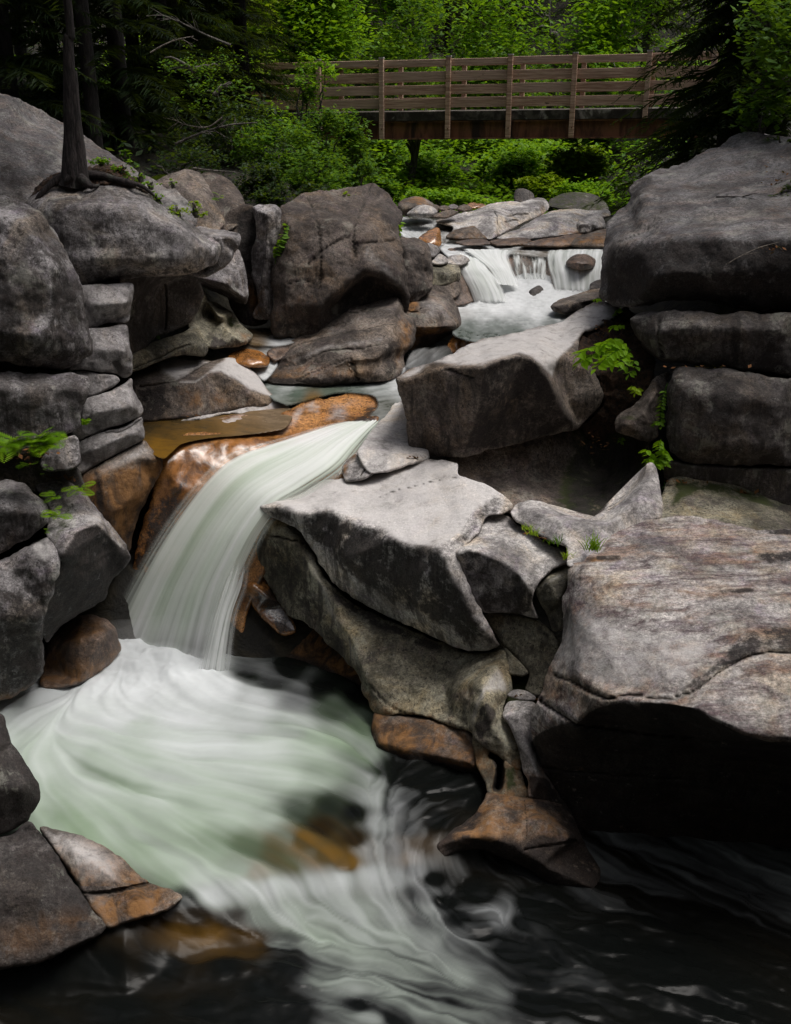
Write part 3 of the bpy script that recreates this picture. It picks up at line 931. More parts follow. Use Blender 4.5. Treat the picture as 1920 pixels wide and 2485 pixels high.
rock('scooped_ledge', 'scoop-shaped olive rock with a thin curved ridge under the left cliff', 'rock', M['olive'],
     [(455, 790, 12.2), (474, 755, 12.4), (493, 708, 12.7), (505, 728, 12.7), (531, 738, 12.9), (566, 758, 12.8), (586, 787, 12.7), (615, 812, 12.6), (596, 835, 12.4), (569, 842, 12.2), (531, 845, 12.1), (500, 842, 12.0)],
     [[(497, 718, 12.5), (531, 771, 12.3), (569, 815, 12.2), (592, 832, 12.2)], [(515, 760, 12.75), (555, 795, 12.65)]], smooth=3, stains_shade=[('moss', [(540, 765), (575, 770), (590, 795), (560, 800)], 9, 0.6), ('dark', [(505, 805), (560, 830), (575, 842), (510, 845)], 10, 0.7), ('rust', [(570, 800), (615, 810), (596, 838)], 12, 0.5)], all={'pale': 0.12})
rock('ledge_rock', 'white-topped ledge with a brown stained face beside the amber pool', 'rock ledge', M['brown'],
     [(318, 905, 11.6), (345, 890, 11.8), (383, 880, 11.9), (424, 866, 12.1), (474, 866, 12.2), (512, 875, 12.1), (549, 867, 12.1), (570, 869, 12.1), (607, 893, 12.0), (633, 920, 11.9), (653, 949, 11.75), (666, 964, 11.65), (650, 985, 11.45), (566, 995, 11.3), (483, 1012, 11.1), (404, 1020, 10.95), (340, 1022, 10.9), (325, 990, 11.0)],
     [[(322, 935, 11.1), (383, 922, 11.2), (437, 928, 11.2), (474, 926, 11.25), (507, 905, 11.4), (537, 905, 11.42), (570, 922, 11.42), (607, 950, 11.4), (657, 963, 11.58)]], thick=1.0, smooth=3, amp=0.012,
     cracks=[([(341, 936), (390, 932), (433, 922), (474, 899), (512, 876)], 4, 0.03)],
     stains_shade=[('pale', [(383, 882), (424, 868), (505, 878), (430, 920), (395, 905)], 10, 0.95), ('pale', [(437, 926), (474, 924), (507, 903), (549, 868), (570, 868), (607, 893), (633, 920), (660, 962), (607, 945), (570, 919), (537, 903), (507, 904), (474, 926)], 6, 1.0),  # pale masks put extra brightness into the colour of the dim tops
             ('dark', [(335, 945), (400, 935), (420, 990), (390, 1022), (335, 1025)], 14, 0.75), ('rust', [(420, 930), (640, 960), (640, 985), (420, 1020)], 40, 0.45), ('moss', [(330, 905), (380, 885), (395, 915), (340, 930)], 16, 0.35)])
rock('ledge_apron', 'thin pinkish apron of rock at the foot of the white-topped ledge', 'rock ledge', M['brown'],
     [(440, 1022, 10.95), (483, 1010, 11.1), (566, 996, 11.25), (640, 978, 11.5), (668, 965, 11.65), (690, 975, 11.65), (703, 988, 11.6), (692, 999, 11.45), (640, 1006, 11.3), (549, 1006, 11.15), (480, 1020, 10.95)],
     thick=0.5, all={'pale': 0.65}, rim=4, stains_shade=[('rust', [(640, 985), (700, 980), (700, 1000), (640, 1006)], 12, 0.5)])
rock('pale_hump', 'low pale hump of rock rising from the amber pool', 'rock', M['amber'],
     [(515, 1030, 11.0), (524, 1018, 11.05), (549, 1010, 11.15), (590, 1006, 11.2), (632, 1016, 11.1), (665, 1036, 10.95), (640, 1048, 10.8), (580, 1046, 10.8), (530, 1040, 10.9)], [[(540, 1024, 10.9), (590, 1020, 10.95), (630, 1030, 10.9)]], thick=0.4, stains_shade=[('pale', [(515, 1020), (590, 1004), (640, 1022), (600, 1026), (530, 1034)], 8, 0.75)])
rock('waterfall_ledge', 'wet orange and purple ledge carrying the lip of the waterfall', 'rock ledge', M['amber'],
     [(388, 1102, 10.1), (415, 1085, 10.25), (445, 1052, 10.5), (524, 1050, 10.55), (566, 1057, 10.55), (599, 1042, 10.7), (624, 1036, 10.8), (655, 1046, 10.8), (688, 1032, 10.95), (674, 1012, 11.15), (700, 998, 11.25), (720, 986, 11.4), (738, 976, 11.55), (761, 966, 11.7), (790, 969, 11.7), (840, 957, 11.85), (881, 947, 11.95), (922, 946, 11.95), (970, 955, 11.9),
      (960, 985, 11.5), (900, 1045, 10.9), (900, 1100, 10.5), (800, 1210, 9.85), (700, 1270, 9.6), (640, 1400, 9.4), (600, 1490, 9.35), (560, 1660, 9.2), (260, 1660, 9.5), (285, 1560, 9.62), (315, 1440, 9.75), (330, 1330, 9.85), (370, 1200, 9.97)],
     [[(400, 1125, 9.98), (440, 1088, 10.2), (524, 1072, 10.35), (570, 1082, 10.3), (620, 1068, 10.45), (694, 1062, 10.6), (750, 1050, 10.75), (835, 1042, 10.85)],
      [(430, 1180, 9.95), (520, 1130, 10.12), (650, 1110, 10.25), (760, 1095, 10.35)], [(450, 1300, 9.8), (560, 1230, 9.85), (680, 1200, 9.9)]], thick=1.5, amp=0.022, freq=3.0, rim=6, smooth=4,
     stains_shade=[('rust', [(385, 1110), (470, 1060), (700, 1050), (800, 1040), (700, 1090), (500, 1180), (380, 1300)], 30, 0.8), ('dark', [(400, 1200), (470, 1130), (420, 1300), (330, 1560), (280, 1640), (300, 1440), (350, 1260)], 24, 0.75),
             ('pale', [(450, 1056), (530, 1054), (480, 1130), (420, 1180), (440, 1100)], 22, 0.4), ('pale', [(640, 1048), (690, 1036), (720, 990), (745, 985), (720, 1030), (680, 1058)], 8, 0.55), ('pale', [(800, 985), (850, 975), (840, 1030), (790, 1020)], 20, 0.55),
             ('pale', [(735, 985), (760, 968), (780, 985), (775, 1005), (745, 1000)], 8, 0.55), ('pale', [(452, 1052), (560, 1056), (600, 1044), (560, 1064), (460, 1070)], 7, 0.5), ('dark', [(850, 1030), (890, 985), (960, 975), (900, 1045)], 14, 0.7)])

# ------------------------------------------------------------------ the cliff in the middle distance
rock('boulder', 'rounded grey-brown boulder under the dark trees, left of the cliff', 'boulder', M['brown'],
     [(370, 450, 13.6), (417, 421, 13.8), (455, 412, 13.9), (489, 424, 13.9), (508, 455, 13.7), (530, 500, 13.4), (545, 545, 13.1), (510, 575, 12.9), (460, 560, 12.9), (410, 500, 13.2)], [[(440, 455, 13.4), (490, 490, 13.2)]], rim=14, thick=1.2, all={'dark': 0.15})
rock('boulder', 'darker rounded boulder partly behind the grey-brown one at the cliff', 'boulder', M['cliff'],
     [(480, 430, 14.4), (510, 420, 14.5), (531, 424, 14.5), (565, 443, 14.3), (588, 477, 14.1), (598, 510, 13.8), (575, 550, 13.5), (530, 565, 13.4), (500, 500, 13.8)], [[(530, 470, 14.0), (570, 500, 13.8)]], thick=1.0, all={'dark': 0.3}, rim=4)

rock('cliff_block', 'black-streaked recessed wall left of the pillar', 'cliff', M['cliff'],
     [(530, 560, 13.5), (560, 510, 13.6), (614, 500, 13.6), (640, 560, 13.5), (640, 680, 13.4), (650, 780, 13.3), (590, 785, 13.2), (545, 700, 13.2), (530, 620, 13.3)], thick=1.0,
     stains_shade=[('dark', [(575, 520), (618, 505), (630, 560), (620, 660), (595, 665), (578, 610)], 9, 1.0), ('rust', [(590, 690), (620, 690), (640, 760), (610, 760)], 12, 0.7)], rim=4)

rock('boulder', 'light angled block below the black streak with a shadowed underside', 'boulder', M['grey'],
     [(478, 676, 12.6), (510, 660, 12.6), (537, 655, 12.65), (560, 628, 12.8), (578, 606, 12.9), (592, 640, 12.8), (604, 715, 12.7), (596, 738, 12.75), (560, 726, 12.9), (520, 708, 12.9), (490, 694, 12.9)], [[(500, 680, 12.45), (545, 690, 12.4), (590, 722, 12.5)]], thick=0.8, stains_shade=[('dark', [(480, 690), (540, 700), (600, 728), (590, 745), (520, 720)], 7, 0.7), ('rust', [(560, 650), (590, 700), (560, 700)], 20, 0.3)])  # dark mask paints in the shadow of the underside
rock('cliff_pillar', 'narrow light grey pillar at the left end of the cliff', 'cliff', M['grey'],
     [(613, 503, 13.1), (639, 498, 13.2), (679, 502, 13.2), (681, 540, 13.1), (668, 612, 13.0), (664, 666, 13.0), (662, 741, 12.9), (662, 772, 12.9), (632, 778, 12.95), (613, 766, 13.0), (628, 734, 13.0), (617, 673, 13.05), (613, 628, 13.1), (624, 559, 13.1)],
     [[(650, 520, 12.95), (645, 620, 12.85), (640, 740, 12.82)]], thick=0.9, amp=0.03, stains_shade=[('dark', [(615, 505), (680, 505), (660, 560), (630, 570)], 16, 0.35), ('rust', [(615, 720), (640, 700), (640, 770), (618, 765)], 12, 0.6)], rim=4)

rock('cliff', 'broad dark brown cliff with a low shaded hollow, below the overhanging shrubs', 'cliff', M['cliff'],
     [(666, 625, 12.9), (674, 560, 13.1), (684, 505, 13.4), (720, 482, 13.8), (760, 462, 14.1), (830, 456, 14.3), (882, 450, 14.4), (904, 447, 14.5), (930, 462, 14.4), (955, 487, 14.3), (973, 518, 14.0), (970, 555, 13.6), (976, 612, 13.2), (988, 666, 13.05), (992, 730, 13.0), (985, 790, 13.0), (900, 832, 12.9), (780, 835, 12.75), (715, 822, 12.7), (666, 800, 12.75), (662, 703, 12.85)],
     [[(700, 545, 12.95), (780, 530, 13.05), (850, 545, 13.05), (880, 530, 13.3), (940, 520, 13.6)], [(858, 575, 12.98), (890, 590, 12.9), (930, 625, 12.85), (965, 660, 12.85)], [(690, 640, 12.75), (780, 640, 12.68), (845, 640, 12.78)],
      [(812, 712, 12.55), (845, 690, 12.6), (885, 662, 12.65), (930, 672, 12.7), (972, 702, 12.85)], [(818, 724, 12.95), (850, 704, 13.1), (890, 678, 13.15), (930, 688, 13.15), (965, 712, 13.1)], [(690, 740, 12.6), (780, 740, 12.5), (808, 725, 12.53)]], thick=1.6, amp=0.045, freq=2.4, rim=6, facet=0.5, smooth=3,
     stains_shade=[('dark', [(670, 500), (900, 450), (860, 560), (800, 600), (690, 590)], 40, 0.4), ('rust', [(680, 700), (790, 690), (800, 760), (670, 760)], 30, 0.3), ('dark', [(675, 775), (800, 780), (780, 815), (670, 800)], 12, 0.6), ('pale', [(870, 575), (900, 595), (940, 640), (978, 690), (962, 700), (915, 655), (880, 640)], 12, 0.32),
             ('dark', [(815, 722), (890, 672), (975, 708), (985, 790), (830, 830)], 10, 0.6)],  # shadow of the hollow painted into the rock colour
     cracks=[([(745, 480), (775, 560), (780, 640), (772, 700)], 4, 0.05), ([(846, 575), (800, 596), (750, 640)], 4, 0.04), ([(905, 450), (880, 500), (860, 560), (866, 620)], 5, 0.05), ([(862, 592), (915, 590), (960, 582)], 4, 0.05), ([(700, 690), (740, 680), (780, 700)], 3, 0.03)])
rock('cliff_block', 'upright brown block at the right end of the cliff, left of the cascade', 'cliff', M['cliff'],
     [(964, 583, 13.7), (1004, 576, 13.9), (1034, 590, 13.9), (1046, 620, 13.7), (1050, 662, 13.5), (1046, 705, 13.3), (1000, 735, 13.2), (982, 712, 13.1), (982, 650, 13.2), (974, 612, 13.4)], [[(985, 600, 13.35), (1030, 610, 13.45)]], thick=1.0, amp=0.03, facet=0.4, rim=4)

rock('rock_block', 'olive squared block at the left foot of the cascade', 'rock block', M['olive'],
     [(1042, 645, 14.6), (1086, 641, 14.8), (1114, 648, 14.8), (1117, 678, 14.6), (1080, 692, 14.4), (1046, 692, 14.3)], [[(1050, 655, 14.4), (1110, 660, 14.5)]], thick=0.7)
rock('rock_block', 'lower brown squared block beside the cascade pool', 'rock block', M['brown'],
     [(1046, 694, 14.3), (1080, 694, 14.4), (1112, 684, 14.5), (1114, 716, 14.4), (1088, 730, 14.2), (1050, 740, 14.1)], thick=0.6)
rock('rock_block', 'dark brown corner block touching the falling water of the cascade', 'rock block', M['wet'],
     [(1108, 690, 14.6), (1120, 668, 14.8), (1140, 712, 14.7), (1146, 732, 14.5), (1110, 742, 14.3), (1092, 730, 14.3)], thick=0.6)
rock('stone', 'small pale stone on the olive block by the cascade', 'stone', M['pale'],
     [(1048, 640, 14.5), (1052, 626, 14.7), (1066, 616, 14.8), (1086, 627, 14.8), (1088, 638, 14.7), (1070, 643, 14.5)], rim=8)
rock('stone', 'pinkish slab stone at the water edge above the olive block', 'stone', M['pale'],
     [(1084, 640, 14.9), (1090, 622, 15.1), (1120, 618, 15.2), (1140, 632, 15.1), (1118, 645, 14.9)], rim=7, all={'rust': 0.25})
rock('stone', 'small grey stone wedged left of the stream above the cascade', 'stone', M['grey'],
     [(1030, 600, 14.6), (1036, 590, 14.8), (1055, 594, 14.9), (1070, 606, 14.9), (1054, 624, 14.6), (1042, 624, 14.5)], rim=7)

# ------------------------------------------------------------------ upstream rocks
rock('boulder', 'amber rounded boulder at the left of the far stream', 'boulder', M['brown'],
     [(966, 495, 18.2), (983, 481, 18.5), (1020, 477, 18.6), (1046, 490, 18.5), (1064, 512, 18.3), (1040, 524, 18.0), (990, 525, 17.9), (972, 520, 17.9)], [[(980, 503, 17.9), (1020, 500, 17.8)]], rim=14, stains_shade=[('rust', [(966, 490), (1020, 475), (1064, 512), (1040, 500), (1000, 490)], 8, 0.8), ('pale', [(1000, 478), (1050, 490), (1060, 505), (1020, 490)], 8, 0.4)])
rock('boulder', 'smooth whitish boulder in front of the amber one upstream', 'boulder', M['pale'],
     [(988, 522, 17.6), (1000, 507, 17.7), (1023, 497, 17.8), (1046, 500, 17.8), (1062, 513, 17.7), (1053, 524, 17.5), (1023, 529, 17.4)], [[(1020, 515, 17.4), (1045, 515, 17.4)]], rim=12)
rock('flat_stone', 'flat brown stone right of the whitish boulder upstream', 'stone', M['brown'],
     [(1048, 527, 17.4), (1073, 513, 17.6), (1096, 509, 17.7), (1113, 516, 17.7), (1083, 530, 17.4)], rim=6, all={'rust': 0.3})
for k, (x, y, w, h, Y, lab, m_) in enumerate([
        (1078, 505, 15, 7, 18.8, 'small tan stone at the foot of the bushes upstream', 'brown'), (1100, 502, 14, 7, 19.0, 'small grey stone between tan ones at the foot of the bushes', 'grey'),
        (1127, 505, 18, 9, 18.6, 'brown angular stone in the row below the bushes', 'brown'), (1148, 499, 17, 8, 18.9, 'light orange stone topping the row below the bushes', 'amber'),
        (1166, 500, 14, 7, 18.9, 'rusty stone at the right end of the row below the bushes', 'amber'), (1056, 503, 12, 7, 18.9, 'mossy little stone behind the amber boulder upstream', 'brown')]):
    rock('stone', lab, 'stone', M[m_], [(x - w, y + h * .6, Y - .1), (x - w * .7, y - h * .6, Y), (x, y - h, Y + .1), (x + w * .75, y - h * .5, Y), (x + w, y + h * .5, Y - .1), (x, y + h, Y - .2)], rim=6, all={'rust': 0.3})
rock('rock_slab', 'large smooth pale grey slab in the stream below the bridge', 'rock slab', M['pale'],
     [(1055, 538, 17.6), (1106, 521, 18.2), (1152, 510, 18.5), (1192, 495, 18.8), (1239, 489, 19.0), (1265, 491, 19.0), (1305, 480, 19.2), (1325, 486, 19.1), (1334, 503, 18.9), (1315, 522, 18.5), (1272, 541, 18.0), (1239, 558, 17.6), (1206, 575, 17.2), (1192, 582, 17.0), (1130, 582, 17.0), (1085, 580, 17.0), (1099, 553, 17.3)],
     [[(1110, 548, 17.5), (1170, 520, 17.9), (1203, 510, 18.1)], [(1203, 510, 18.1), (1208, 540, 17.5), (1200, 575, 17.05)], [(1250, 510, 18.3), (1310, 500, 18.6)]], thick=1.5, smooth=3, rim=7, cracks=[([(1196, 510), (1206, 528), (1207, 548)], 3, 0.06), ([(1232, 527), (1260, 520), (1285, 519)], 2.6, 0.06), ([(1225, 540), (1245, 535), (1262, 536)], 2.6, 0.05)],
     stains_shade=[('dark', [(1235, 525), (1290, 518), (1310, 525), (1250, 545)], 12, 0.2)])
rock('boulder', 'rust-brown rock at the foot of the large pale slab', 'boulder', M['brown'],
     [(1082, 578, 16.8), (1099, 560, 17.0), (1126, 552, 17.1), (1152, 549, 17.1), (1170, 566, 17.0), (1182, 581, 16.8), (1126, 583, 16.6)], [[(1100, 572, 16.75), (1150, 562, 16.8)]], rim=8, all={'rust': 0.35})
rock('rock_slab', 'long grey slab right of the big pale one, wet at its foot', 'rock slab', M['pale'],
     [(1206, 578, 16.7), (1240, 562, 17.1), (1259, 555, 17.3), (1289, 536, 17.7), (1338, 513, 18.2), (1395, 507, 18.4), (1440, 512, 18.4), (1475, 508, 18.5), (1480, 525, 18.0), (1435, 535, 17.8), (1405, 548, 17.3), (1410, 566, 17.0), (1338, 576, 16.8), (1272, 582, 16.6), (1232, 586, 16.5)],
     [[(1250, 572, 16.8), (1320, 545, 17.2), (1390, 525, 17.6)]], smooth=3, rim=6, thick=1.2, stains_shade=[('dark', [(1300, 545), (1340, 535), (1360, 560), (1310, 572)], 14, 0.3), ('rust', [(1350, 560), (1410, 555), (1410, 568), (1350, 575)], 7, 0.5)])
rock('boulder', 'round two-tone boulder near the right bank upstream, dark underside', 'boulder', M['pale'],
     [(1399, 552, 16.7), (1405, 535, 16.9), (1431, 525, 17.1), (1458, 523, 17.1), (1469, 540, 17.0), (1468, 557, 16.8), (1438, 565, 16.6), (1411, 568, 16.5)], [[(1408, 542, 16.6), (1445, 540, 16.65), (1460, 550, 16.6)]], rim=9, stains_shade=[('dark', [(1399, 545), (1440, 540), (1462, 560), (1411, 572)], 5, 0.6)])
rock('boulder', 'orange-brown slab against the right bank above the cascade', 'rock slab', M['brown'],
     [(1386, 597, 16.0), (1398, 577, 16.3), (1431, 565, 16.5), (1473, 556, 16.6), (1475, 583, 16.2), (1470, 600, 15.9)], [[(1400, 588, 16.0), (1465, 578, 16.1)]], rim=5, stains_shade=[('rust', [(1386, 600), (1400, 577), (1475, 556), (1475, 600)], 14, 0.6)])
rock('flat_stone', 'long flat brown stone lying along the stream above the cascade lip', 'stone', M['wet'],
     [(1262, 596, 16.0), (1305, 582, 16.2), (1355, 575, 16.4), (1405, 566, 16.5), (1412, 572, 16.4), (1388, 595, 16.0), (1355, 600, 15.9)], [[(1300, 591, 16.0), (1360, 583, 16.05)]], rim=5, all={'rust': 0.45})
rock('flat_stone', 'low pinkish stone in the middle of the stream above the cascade', 'stone', M['wet'],
     [(1186, 586, 16.4), (1230, 578, 16.6), (1275, 577, 16.6), (1290, 585, 16.4), (1265, 594, 16.1), (1206, 597, 16.0)], rim=5, all={'rust': 0.3})
rock('flat_stone', 'dark flat stone at the upper left edge of the cascade stream', 'stone', M['wet'],
     [(1104, 588, 16.1), (1139, 581, 16.3), (1179, 581, 16.3), (1190, 593, 16.0), (1126, 596, 15.9)], rim=4, all={'dark': 0.3})
rock('boulder', 'orange wedge-shaped rock left of the cascade stream', 'boulder', M['amber'],
     [(1014, 582, 16.0), (1040, 560, 16.3), (1063, 552, 16.4), (1070, 570, 16.3), (1069, 597, 15.9), (1040, 596, 15.8)], [[(1030, 578, 15.95), (1060, 575, 15.95)]], rim=7, all={'rust': 0.4})
rock('boulder', 'low mossy dark outcrop under the bushes by the right bank', 'boulder', M['dark'],
     [(1330, 502, 19.4), (1338, 483, 19.7), (1368, 470, 19.9), (1421, 467, 20.0), (1458, 480, 19.8), (1475, 512, 19.3), (1400, 515, 19.1)], rim=10, all={'moss': 0.45})
rock('boulder', 'dark stump-like rock standing behind the big pale slab', 'boulder', M['dark'],
     [(1248, 490, 19.8), (1252, 461, 20.0), (1272, 457, 20.0), (1294, 470, 20.0), (1296, 492, 19.8), (1270, 496, 19.7)], rim=7)
rock('ledge_rock', 'wet dark rock step under the falling water of the cascade', 'rock ledge', M['wet'],
     [(1090, 605, 16.2), (1180, 600, 16.3), (1300, 604, 16.2), (1400, 602, 16.2), (1480, 600, 16.2), (1480, 640, 15.75), (1480, 745, 15.15), (1300, 745, 15.1), (1150, 745, 15.0), (1112, 672, 15.1), (1100, 630, 15.7)],
     [[(1115, 655, 15.2), (1150, 646, 15.35), (1180, 652, 15.3), (1235, 640, 15.55), (1260, 622, 15.8), (1310, 628, 15.75), (1370, 628, 15.7), (1420, 640, 15.6), (1470, 635, 15.65)]], smooth=2, rim=4, thick=1.0, amp=0.03, all={'dark': 0.25})
rock('boulder', 'flat-topped dark boulder at the right edge of the upper pool', 'boulder', M['brown'],
     [(1336, 743, 14.0), (1355, 729, 14.3), (1405, 712, 14.6), (1455, 700, 14.8), (1470, 715, 14.6), (1466, 735, 14.2), (1438, 742, 14.0), (1405, 755, 13.8), (1372, 762, 13.7), (1345, 756, 13.8)], [[(1345, 742, 13.75), (1400, 732, 13.8), (1450, 722, 13.95)]], rim=6, smooth=3, stains_shade=[('dark', [(1336, 743), (1400, 734), (1460, 722), (1466, 740), (1372, 766)], 5, 0.75)])
rock('stone', 'small black stone at the right foot of the cascade', 'stone', M['dark'],
     [(1432, 690, 14.9), (1448, 680, 15.0), (1466, 680, 15.0), (1466, 702, 14.8), (1434, 705, 14.7)], rim=6)
rock('stone', 'small dark stone poking out of the white water mid-cascade', 'stone', M['dark'],
     [(1284, 708, 14.85), (1296, 697, 14.95), (1309, 693, 15.0), (1322, 704, 14.95), (1329, 728, 14.8), (1312, 734, 14.7), (1290, 725, 14.7)], rim=9)

# ------------------------------------------------------------------ mid-stream boulders
rock('boulder', 'big tilted brown boulder midstream with slanting ridges', 'boulder', M['brown'],
     [(644, 908, 12.15), (657, 882, 12.3), (698, 845, 12.5), (715, 828, 12.6), (769, 799, 12.8), (798, 775, 12.9), (835, 750, 13.05), (856, 733, 13.15), (889, 731, 13.2), (922, 725, 13.2), (956, 716, 13.2), (977, 729, 13.1), (986, 758, 12.95), (1006, 775, 12.9),
      (1002, 824, 12.65), (986, 866, 12.45), (976, 899, 12.25), (947, 921, 12.05), (881, 930, 11.95), (798, 936, 11.9), (715, 938, 11.9), (661, 934, 11.95), (642, 922, 12.05)],
     [[(966, 722, 12.95), (962, 775, 12.55), (942, 824, 12.2), (928, 870, 12.05), (925, 915, 11.95)], [(842, 758, 12.75), (900, 752, 12.75), (955, 750, 12.7)], [(690, 862, 12.2), (780, 835, 12.3), (860, 808, 12.35), (930, 800, 12.38)], [(700, 885, 12.12), (790, 860, 12.15), (870, 850, 12.18), (935, 832, 12.18)], [(760, 905, 11.95), (850, 872, 12.0), (925, 865, 12.02)]],
     thick=1.4, amp=0.03, smooth=2, strata=2.2, rim=9, cracks=[([(850, 870), (860, 895), (868, 925)], 4, 0.05), ([(700, 852), (780, 822), (870, 802), (955, 788)], 4, 0.016), ([(680, 895), (780, 858), (880, 846), (930, 838)], 4, 0.02), ([(760, 800), (850, 775)], 3, 0.015), ([(720, 920), (800, 885), (850, 868)], 3, 0.02), ([(835, 752), (870, 756), (898, 738)], 3, 0.03)],
     stains_shade=[('rust', [(644, 905), (700, 860), (800, 880), (900, 880), (930, 925), (660, 936)], 30, 0.5), ('rust', [(975, 760), (1003, 790), (985, 870), (960, 910), (945, 850)], 14, 0.55), ('dark', [(935, 840), (975, 800), (970, 900), (930, 920)], 12, 0.6),
             ('pale', [(830, 755), (960, 715), (975, 740), (955, 765), (850, 800), (760, 830), (720, 850)], 30, 0.35), ('pale', [(705, 868), (790, 838), (880, 822), (930, 815), (930, 832), (880, 840), (785, 855), (710, 882)], 7, 0.4), ('dark', [(700, 850), (780, 818), (870, 798), (950, 790), (945, 805), (870, 812), (790, 834), (700, 866)], 7, 0.5), ('moss', [(855, 735), (895, 733), (890, 752), (850, 755)], 8, 0.3), ('dark', [(650, 915), (800, 915), (930, 915), (880, 940), (660, 940)], 9, 0.8)])
rock('stone', 'grey stone leaning against the top left of the tilted boulder', 'stone', M['grey'],
     [(772, 785, 13.1), (784, 774, 13.2), (829, 759, 13.3), (842, 765, 13.2), (800, 800, 12.95), (778, 797, 12.95)], rim=7)
rock('boulder', 'rounded pink-grey boulder with a rusty underside behind the tilted one', 'boulder', M['brown'],
     [(945, 722, 13.4), (967, 709, 13.6), (1006, 704, 13.7), (1056, 706, 13.75), (1089, 716, 13.7), (1107, 739, 13.6), (1119, 775, 13.4), (1116, 797, 13.3), (1106, 804, 13.25), (1086, 817, 13.2), (1040, 840, 13.1), (990, 848, 13.0), (975, 800, 13.0), (960, 750, 13.1)],
     [[(1010, 735, 13.15), (1070, 740, 13.15), (1095, 770, 13.1)], [(1000, 795, 12.85), (1050, 795, 12.85), (1100, 792, 12.95)]], rim=12, thick=1.1, smooth=4,
     stains_shade=[('rust', [(985, 720), (1015, 725), (1020, 765), (990, 760)], 10, 0.7), ('rust', [(985, 790), (1090, 795), (1070, 850), (985, 850)], 14, 0.75), ('pale', [(1010, 715), (1090, 725), (1100, 780), (1030, 780)], 24, 0.4), ('dark', [(1020, 815), (1100, 803), (1080, 850), (1000, 850)], 8, 0.8)], cracks=[([(990, 755), (1015, 757), (1022, 742)], 3, 0.03)])
rock('boulder', 'small orange boulder by the little spout right of midstream', 'boulder', M['amber'],
     [(1082, 862, 12.7), (1086, 838, 12.85), (1106, 806, 13.1), (1119, 796, 13.2), (1139, 806, 13.2), (1164, 826, 13.1), (1140, 845, 12.85), (1110, 855, 12.7)], [[(1105, 835, 12.75), (1135, 820, 12.85)]], rim=9, all={'rust': 0.5})
rock('boulder', 'round amber boulder washed by the side stream', 'boulder', M['amber'],
     [(550, 869, 12.1), (570, 851, 12.35), (599, 847, 12.45), (632, 852, 12.4), (653, 870, 12.25), (650, 888, 12.0), (607, 892, 11.9), (570, 884, 11.95)], [[(600, 865, 12.05), (635, 870, 12.05)]], rim=14, all={'rust': 0.55})
rock('stone', 'dark brown stone left of the foot of the tilted boulder', 'stone', M['wet'],
     [(647, 856, 12.3), (673, 841, 12.5), (712, 834, 12.6), (702, 858, 12.3), (668, 878, 12.15)], rim=7, stains_shade=[('pale', [(670, 842), (712, 835), (700, 845), (672, 850)], 5, 0.4)])
rock('stone', 'amber stone beside the tiny spill of the side stream', 'stone', M['amber'],
     [(605, 850, 12.6), (632, 829, 12.8), (661, 823, 12.9), (673, 836, 12.8), (655, 850, 12.6), (620, 856, 12.5)], rim=7, all={'rust': 0.3})
rock('stone', 'dark stone above the tiny spill by the tilted boulder', 'stone', M['wet'],
     [(690, 834, 12.7), (715, 805, 12.95), (740, 799, 13.0), (755, 808, 12.95), (720, 830, 12.7)], rim=7)
rock('stone', 'tiny orange pebble in the shadow of the cliff foot', 'stone', M['amber'],
     [(684, 804, 13.0), (697, 798, 13.05), (710, 804, 13.0), (698, 809, 12.95)], rim=4, all={'rust': 0.5}, step=2.0)

# ------------------------------------------------------------------ right bank
rock('rock_slab', 'sloping white slab below the dark-faced block, right of the fall', 'rock slab', M['pale'],
     [(964, 972, 11.6), (939, 1007, 11.0), (905, 1041, 10.5), (880, 1076, 10.05), (868, 1100, 9.85), (900, 1150, 9.5), (1005, 1125, 9.65), (1040, 1112, 9.85), (1030, 1080, 10.1), (1000, 1010, 10.7), (985, 975, 11.3)], thick=0.9, amp=0.015, rim=7, all={'pale': 0.55})
rock('boulder', 'cracked low stone with rusty edges beside the white slab', 'stone', M['pale'],
     [(832, 1152, 9.75), (830, 1135, 9.85), (848, 1112, 9.98), (868, 1098, 10.02), (890, 1108, 9.85), (912, 1120, 9.72), (908, 1148, 9.55), (878, 1165, 9.5), (840, 1168, 9.6)], thick=0.5, rim=7, cracks=[([(868, 1098), (885, 1116), (905, 1122)], 3.5, 0.05), ([(876, 1156), (888, 1138), (906, 1128)], 3, 0.04)],
     stains_shade=[('rust', [(828, 1150), (832, 1128), (860, 1100), (875, 1104), (845, 1125), (842, 1155)], 7, 0.8), ('rust', [(895, 1112), (912, 1120), (908, 1136), (898, 1130)], 5, 0.7)])
